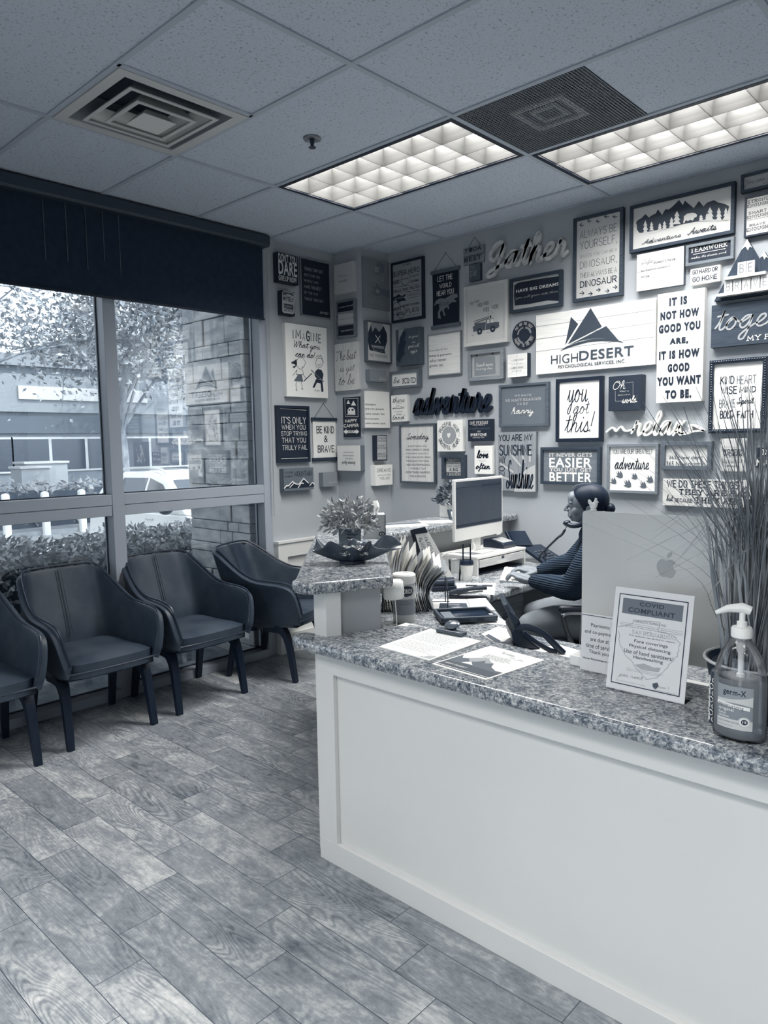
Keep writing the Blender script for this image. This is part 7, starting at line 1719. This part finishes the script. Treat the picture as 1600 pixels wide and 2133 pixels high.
labpatch('label_strip', -.036, .030, lambda x: .082 - .006 * x, lambda x: .090 - .006 * x, M(.95, .4), .0006)
mb = MB(); write(mb, 'B', 'germ-X', (-.022, .104, .022, .121), .1, lambda u, v, l: lab(u, v, .0008)); mb.build('lettering', M(.03), t, smooth=0)
mb = MB(); write(mb, 'b', 'moisturizing', (-.031, .0775, .018, .0875), .1, lambda u, v, l: lab(u, v - .003 * (u + .03) / .05, .0010)); mb.build('lettering', M(.2), t, smooth=0)
mb = MB(); write(mb, 'b', 'original', (-.031, .068, .0, .077), .1, lambda u, v, l: lab(u, v, .0008)); write(mb, 'b', 'hand', (-.031, .061, -.016, .0665), .1, lambda u, v, l: lab(u, v, .0008)); write(mb, 'b', 'sanitizer', (-.031, .0545, -.008, .0595), .1, lambda u, v, l: lab(u, v, .0008)); mb.build('lettering', M(.97), t, smooth=0)
mb = MB(); write(mb, 'b', 'KILLS 99.99% OF GERMS', (-.032, .043, .018, .0465), .1, lambda u, v, l: lab(u, v, .0008)); write(mb, 'b', '67.6 FL OZ (2 L)', (-.032, .034, -.002, .038), .1, lambda u, v, l: lab(u, v, .0008)); mb.build('lettering', M(.4), t, smooth=0)
for r_, tt, nm in ((.0115, .78, 'seal_ring'), (.0095, .9, 'seal_ring'), (.0062, .08, 'seal')):
    mb = MB(); mb.add([lab(.020 + r_ * math.cos(2 * PI * k / 24), .050 + r_ * math.sin(2 * PI * k / 24), .0012 + (.0115 - r_) * .05) for k in range(24)], [tuple(range(24))]); mb.build(nm, M(tt, .4), t, smooth=0)
mb = MB(); write(mb, 'B', '15', (.0165, .0475, .0235, .0530), .1, lambda u, v, l: lab(u, v, .0018)); mb.build('lettering', M(.95), t, smooth=0)
# wrapped bottle behind it
wb_ = Vector((2.662, -2.352, .8125))
t = thing('wrapped_canister', 'dark canister with a white lattice pattern half hidden behind the sanitizer', 'canister', wb_)
MB().lathe([(.0, .0), (.024, .0), (.0245, .004), (.0245, .118), (.022, .128), (.015, .134), (.0, .136)], 26, wb_).build('body', M(.13, .4), t)
mb = MB()
for r0 in range(7):
    for k in range(7):
        a = 2 * PI * (k + .5 * (r0 % 2)) / 7; z = .012 + r0 * .016
        pts_ = [Vector((wb_.x + .0252 * math.cos(a + .30 * math.cos(q * PI / 5)), wb_.y + .0252 * math.sin(a + .30 * math.cos(q * PI / 5)), wb_.z + z + .0065 * math.sin(q * PI / 5))) for q in range(10)]
        mb.tube(pts_, .0012, 4, closed=True)
mb.build('lattice', M(.95, .5), t)

# ------------------------------------------------------------------ seated person and office chair
TH = R(28)
PF = Vector((-math.cos(TH), -math.sin(TH), 0)); PL = Vector((math.sin(TH), -math.cos(TH), 0)); PX = Vector((1.5, -.8, 0))
def P(a, b, z): return PX + PF * a + PL * b + Vector((0, 0, z))
PROT = Matrix((PF, PL, Vector((0, 0, 1)))).transposed()
def cap(mb, pts, rad, n=14, ry=1.0, up=None):
    """rounded limb through local points"""
    w_ = [P(*p) for p in pts]
    w2 = seg(w_, 4); k = len(w2); m_ = len(rad)
    rr = []
    for i in range(k):
        f = i / (k - 1) * (m_ - 1); j = min(int(f), m_ - 2); rr.append(rad[j] + (rad[j + 1] - rad[j]) * (f - j))
    mb.tube(w2, rr, n, ry=ry, up=up)
    for p, r in ((w2[0], rr[0]), (w2[-1], rr[-1])): mb.ball(p, (r * .98, r * .98, r * .98), n, 8)
def ell(mb, c, r, tilt=0, n=20, m=12):
    mb.ball(P(*c), r, n, m, PROT @ Matrix.Rotation(tilt, 3, 'Y'))
def fuse(o, voxel, smooth, fac=.5):
    md = o.modifiers.new('r', 'REMESH'); md.mode = 'VOXEL'; md.voxel_size = voxel
    md = o.modifiers.new('s', 'SMOOTH'); md.iterations = smooth; md.factor = fac
    modmesh(o); o.data.shade_smooth(); return o
pr = thing('person', 'seated person with dark tied hair in a ribbed sweater, typing, phone at the shoulder', 'person', (1.58, -.76, 0))
hd_t = .0
b = MB()
# head
ell(b, (-.012, 0, 1.198), (.090, .070, .074)); ell(b, (.030, 0, 1.185), (.056, .058, .058)); ell(b, (.026, 0, 1.150), (.052, .055, .066)); ell(b, (.030, 0, 1.118), (.044, .042, .034)); ell(b, (.060, 0, 1.103), (.017, .018, .014))
ell(b, (.068, 0, 1.205), (.022, .045, .035))
cap(b, [(.078, 0, 1.180), (.090, 0, 1.166), (.1015, 0, 1.149)], [.0075, .0085, .009], 10)
for s in (-1, 1):
    ell(b, (.090, s * .009, 1.1455), (.009, .007, .0065)); ell(b, (.074, s * .026, 1.187), (.010, .022, .006)); ell(b, (.066, s * .029, 1.168), (.0115, .0135, .0105)); ell(b, (.050, s * .040, 1.143), (.022, .018, .022))
    ell(b, (-.014, s * .070, 1.155), (.017, .008, .028), -.15)
ell(b, (.0795, 0, 1.1265), (.010, .020, .0048)); ell(b, (.0785, 0, 1.1165), (.010, .018, .0055)); ell(b, (.074, 0, 1.120), (.014, .026, .016)); ell(b, (.075, 0, 1.134), (.012, .022, .012))
cap(b, [(-.015, 0, 1.12), (-.035, .005, 1.06), (-.06, .01, .98)], [.046, .044, .055], 16)
# torso and legs
ell(b, (-.075, 0, .93), (.10, .145, .13)); ell(b, (-.10, 0, .76), (.095, .125, .14)); ell(b, (-.12, 0, .59), (.12, .165, .10))
cap(b, [(-.05, -.15, 1.005), (-.06, 0, 1.02), (-.05, .15, 1.005)], [.048, .055, .048], 14)
for s in (-1, 1):
    cap(b, [(-.09, s * .09, .585), (.10, s * .105, .600), (.265, s * .12, .575)], [.085, .080, .058]); cap(b, [(.265, s * .12, .575), (.24, s * .125, .40), (.17, s * .125, .10)], [.056, .052, .036])
# arms and hands
NE, NW = (.055, .205, .785), (.262, .070, .792)
FE, FW_ = (.065, -.20, .835), (.240, -.165, .797)
cap(b, [(-.05, .165, .995), (-.005, .20, .89), NE], [.046, .042, .038]); cap(b, [NE, (.16, .15, .785), NW], [.038, .034, .023])
cap(b, [(-.05, -.165, .995), (.0, -.20, .91), FE], [.046, .042, .038]); cap(b, [FE, (.16, -.19, .815), FW_], [.038, .033, .023])
def hand(mb, W, K, dirb, th):
    """wrist W, knuckle centre K, across vector in b, thumb side sign"""
    W, K = Vector(W), Vector(K)
    ax = (K - W).normalized(); ac = Vector(dirb).normalized()
    cap(mb, [W, W.lerp(K, .5), K], [.022, .027, .024], 12, ry=1.0)
    for k in range(4):
        q = (-.026 + k * .0175)
        r0 = W.lerp(K, .25) + ac * q * .7; r1 = K + ac * q
        cap(mb, [r0, r1], [.012, .0105], 8)
        ln = (.068, .076, .072, .058)[k] if th < 0 else (.058, .072, .076, .068)[k]
        m1 = r1 + ax * ln * .45 + Vector((0, 0, .006)); m2 = r1 + ax * ln * .80 + Vector((0, 0, -.010)); tp = r1 + ax * ln * .95 + Vector((0, 0, -.030))
        cap(mb, [r1, m1, m2, tp], [.0098, .0088, .0080, .0066], 8)
    t0 = W.lerp(K, .25) + ac * th * .020; t1 = W.lerp(K, .70) + ac * th * .042 + Vector((0, 0, -.012)); t2 = W.lerp(K, 1.15) + ac * th * .040 + Vector((0, 0, -.022))
    cap(mb, [t0, t1, t2], [.013, .0105, .0075], 8)
hand(b, NW, (.330, .040, .806), (.25, .97, 0), -1)
hand(b, FW_, (.318, -.150, .806), (-.15, .98, 0), 1)
skin = V('skin', .43, .49, 30, rough=.5, spec=.35)
fuse(b.build('body', skin, pr), .0032, 4)
# hair: cap with a parting, pulled to a low knot
h = MB(); rows = []
for i in range(25):
    el_ = -PI / 2 + PI * i / 24; row = []
    for k in range(41):
        az = 2 * PI * k / 40
        d = Vector((math.cos(el_) * math.cos(az), math.cos(el_) * math.sin(az), math.sin(el_)))
        p = Vector((-.016 + d.x * .097, d.y * .079, 1.200 + d.z * .083))
        lim = .080 if p.z > 1.255 else .030 + (p.z - 1.185) / .07 * .050 if p.z > 1.185 else -.005 + (p.z - 1.125) / .06 * .035
        lim -= max(0, .045 - abs(p.y)) * .35 * (1 if p.z < 1.25 else 0)
        if p.z < 1.12 or p.x > lim:
            q = max(0, p.x - lim); p = Vector((-.016, 0, 1.195)).lerp(p, max(.80, 1 - q * 9) if p.z >= 1.12 else .80)
        row.append(P(p.x, p.y, p.z))
    rows.append(row)
h.grid(rows)
hair_m = V('dark_hair', .0, .06, 40, (1, 1, .15), .5, spec=.25)
ho = h.build('hair', hair_m, pr, smooth=60); md = ho.modifiers.new('s', 'SUBSURF'); md.levels = 1; md.render_levels = 1; modmesh(ho); ho.data.shade_smooth()
kn = MB(); ell(kn, (-.112, .0, 1.155), (.028, .034, .028)); cap(kn, [(-.09, -.02, 1.165), (-.118, .0, 1.168), (-.09, .02, 1.165)], [.012, .014, .012], 8); kn.build('hair_knot', hair_m, pr)
pm = MB(); pm.tube([P(a_, .030, z_) for a_, z_ in ((.070, 1.258), (.045, 1.275), (.01, 1.2815), (-.02, 1.280))], [.0012, .0022, .002, .0008], 5); pm.build('parting', M(.5, .6), pr)
for s in (-1, 1):
    e_ = MB(); e_.tube(seg([P(.083, s * .014, 1.186), P(.080, s * .028, 1.192), P(.064, s * .044, 1.189)], 4), [.0022, .0026, .0028, .0028, .0026, .0024, .002, .0016, .001], 6); e_.build('eyebrow', M(.03), pr)
    e_ = MB(); e_.tube(seg([P(.077, s * .018, 1.1645), P(.078, s * .028, 1.1625), P(.068, s * .041, 1.1655)], 4), .0016, 6); e_.build('eyelashes', M(.03), pr)
lp = MB(); lp.tube([P(.0850, -.016, 1.1212), P(.0892, 0, 1.1215), P(.0850, .016, 1.1212)], .0012, 5); lp.build('lip_line', M(.25), pr)
# sweater
sw = MB()
ell(sw, (-.070, 0, .935), (.118, .165, .135)); ell(sw, (-.095, 0, .77), (.115, .148, .15)); ell(sw, (-.115, 0, .64), (.13, .17, .085))
cap(sw, [(-.05, -.155, .998), (-.055, 0, 1.018), (-.05, .155, .998)], [.062, .066, .062], 16)
cap(sw, [(-.02, 0, 1.02), (-.045, .0, 1.055)], [.058, .056], 18)
cap(sw, [(-.045, .172, .985), (.005, .212, .89), (.055, .212, .795)], [.066, .068, .066], 16); cap(sw, [(.055, .212, .795), (.10, .19, .788), (.175, .135, .792), (.245, .082, .793)], [.066, .060, .050, .036], 16)
cap(sw, [(-.045, -.172, .985), (.01, -.21, .91), (.065, -.205, .845)], [.064, .062, .060], 16); cap(sw, [(.065, -.205, .845), (.15, -.19, .825), (.226, -.168, .801)], [.060, .050, .037], 16)
def knit():
    m, n, p = new_mat('ribbed_knit')
    tc = n.nodes.new('ShaderNodeTexCoord').outputs['Object']
    wv = n.nodes.new('ShaderNodeTexWave'); wv.wave_type = 'BANDS'; wv.bands_direction = 'Z'
    wv.inputs['Scale'].default_value = 30; wv.inputs['Distortion'].default_value = 1.6; wv.inputs['Detail'].default_value = 1; wv.inputs['Detail Scale'].default_value = .6
    n.links.new(tc, wv.inputs['Vector'])
    col = ramp_node(n, wv.outputs['Fac'], [(.15, .10), (.8, .165)])
    n.links.new(col, p.inputs['Base Color']); p.inputs['Roughness'].default_value = .9; p.inputs['Specular IOR Level'].default_value = .1
    bp = n.nodes.new('ShaderNodeBump'); bp.inputs['Strength'].default_value = .8; bp.inputs['Distance'].default_value = .006
    n.links.new(wv.outputs['Fac'], bp.inputs['Height']); n.links.new(bp.outputs[0], p.inputs['Normal'])
    return m
fuse(sw.build('sweater', knit(), pr), .006, 6)
cf = MB()
for W_, E_, r_ in (((.250, .078, .7925), (.215, .105, .7925), .034), ((.231, -.167, .7995), (.200, -.178, .808), .034)):
    cap(cf, [E_, W_], [r_ + .004, r_ - .002], 16)
cf.build('cuffs', MATS.get('cuff') or V('cuff', .08, .2, 60), pr)
je = MB()
ell(je, (-.115, 0, .585), (.130, .178, .105))
for s in (-1, 1):
    cap(je, [(-.09, s * .092, .585), (.10, s * .108, .600), (.262, s * .122, .573)], [.096, .090, .070], 18); cap(je, [(.262, s * .122, .573), (.245, s * .126, .40), (.175, s * .126, .12)], [.069, .062, .055], 16)
fuse(je.build('jeans', V('faded_denim', .38, .52, 6, rough=.85, spec=.2), pr), .008, 5)
for s in (-1, 1):
    so_ = MB(); ell(so_, (.20, s * .126, .045), (.11, .042, .042)); so_.build('shoe', M(.08, .5), pr)
# handset held between cheek and shoulder
t = thing('phone_handset', 'black telephone handset tucked between cheek and shoulder of the seated person', 'handset', P(.05, .06, 1.08))
hs = MB()
cap(hs, [(.096, .040, 1.081), (.060, .062, 1.073), (.015, .078, 1.088), (-.020, .086, 1.135)], [.0125, .0125, .0135, .015], 10)
ell(hs, (.093, .038, 1.086), (.020, .018, .012), .3); ell(hs, (-.022, .082, 1.140), (.018, .014, .020))
fuse(hs.build('handset', M(.025, .35), t), .0025, 3)
c0, c1, c2, c3 = P(.092, .045, 1.070), Vector((1.166, -.50, .945)), Vector((1.06, -.46, .858)), Vector((.90, -.25, .772))
path = seg([c0, c0.lerp(c1, .45) + Vector((0, 0, -.012)), c1, c2, c2.lerp(c3, .5) + Vector((0, 0, .006)), c3], 14)
cord = []
for i, p in enumerate(path):
    if i < 7: cord.append(p); continue
    tng = (path[min(i + 1, len(path) - 1)] - path[i - 1]).normalized(); u_ = tng.orthogonal().normalized(); v_ = tng.cross(u_)
    nxt = path[min(i + 1, len(path) - 1)]
    for q in range(10):
        a_ = 2 * PI * q / 5; cord.append(p.lerp(nxt, q / 10) + (u_ * math.cos(a_) + v_ * math.sin(a_)) * .0048)
mb = MB(); mb.tube(cord, .0023, 5)
kp = seg([c2 + Vector((.0, .0, .0)), c2 + Vector((.012, .004, -.02)), c2 + Vector((-.006, .0, -.035)), c2 + Vector((.012, .006, -.05)), c2 + Vector((.002, .0, -.066))], 6)
mb.tube(kp, .0062, 6)
mb.build('cord', M(.02, .4), t)

# office chair
oc = thing('office_chair', 'dark office chair with chrome arm, occupied by the typing person', 'chair', P(-.1, 0, 0))
mb = MB(); rows = []
for k in range(9):
    a = -.33 + .52 * k / 8
    rows.append([P(a, -.24 + .48 * j / 8, .475 + .012 * math.sin(j / 8 * PI) - .02 * max(0, a - .1) * 5) for j in range(9)])
mb.grid(rows); lowr = [[q - Vector((0, 0, .07)) for q in r] for r in rows]; mb.grid(lowr)
ed = lambda R_: R_[0] + [r[-1] for r in R_[1:]] + R_[-1][-2::-1] + [r[0] for r in R_[-2:0:-1]]
e1, e2 = ed(rows), ed(lowr); n = len(e1); mb.add(e1 + e2, [(k, (k + 1) % n, n + (k + 1) % n, n + k) for k in range(n)])
mb.build('seat', M(.05, .6), oc, smooth=40)
mb = MB(); rows = [[P(-.33 - .05 * k / 6 - .02 * math.cos((j / 8 - .5) * 3), -.23 + .46 * j / 8, .56 + .44 * k / 6) for j in range(9)] for k in range(7)]
mb.grid(rows); mb.grid([[q - PF * .05 for q in r] for r in rows])
e1, e2 = ed(rows), ed([[q - PF * .05 for q in r] for r in rows]); mb.add(e1 + e2, [(k, (k + 1) % len(e1), len(e1) + (k + 1) % len(e1), len(e1) + k) for k in range(len(e1))])
mb.build('backrest', M(.05, .6), oc, smooth=40)
for s in (-1, 1):
    mb = MB(); cap(mb, [(.112, s * .265, .700), (.02, s * .265, .702), (-.10, s * .265, .700)], [.015, .017, .016], 10); ar = mb.build('armrest', M(.04, .45), oc)
    mb = MB(); mb.tube(seg([P(-.14, s * .265, .683), P(.05, s * .265, .682), P(.100, s * .265, .672), P(.100, s * .264, .640), P(.070, s * .26, .55), P(.025, s * .25, .475), P(-.03, s * .22, .41), P(-.08, s * .12, .40)], 5), .012, 10)
    mb.build('chrome_tube', M(.62, .14, .5, .9), ar)
mb = MB(); mb.tube([P(-.1, 0, .41), P(-.1, 0, .09)], .028, 14); mb.build('gas_post', M(.1, .3, metal=.5), oc)
for k in range(5):
    a = 2 * PI * k / 5 + .3
    e_ = P(-.1 + .29 * math.cos(a), .29 * math.sin(a), .075); l = MB(); l.tube([P(-.1, 0, .10), e_], [.024, .016], 8)
    l = l.build('base_leg', M(.05, .4), oc); MB().tube([e_ + Vector((-.02, 0, -.042)), e_ + Vector((.02, 0, -.042))], .03, 14).build('caster', M(.03, .5), l)
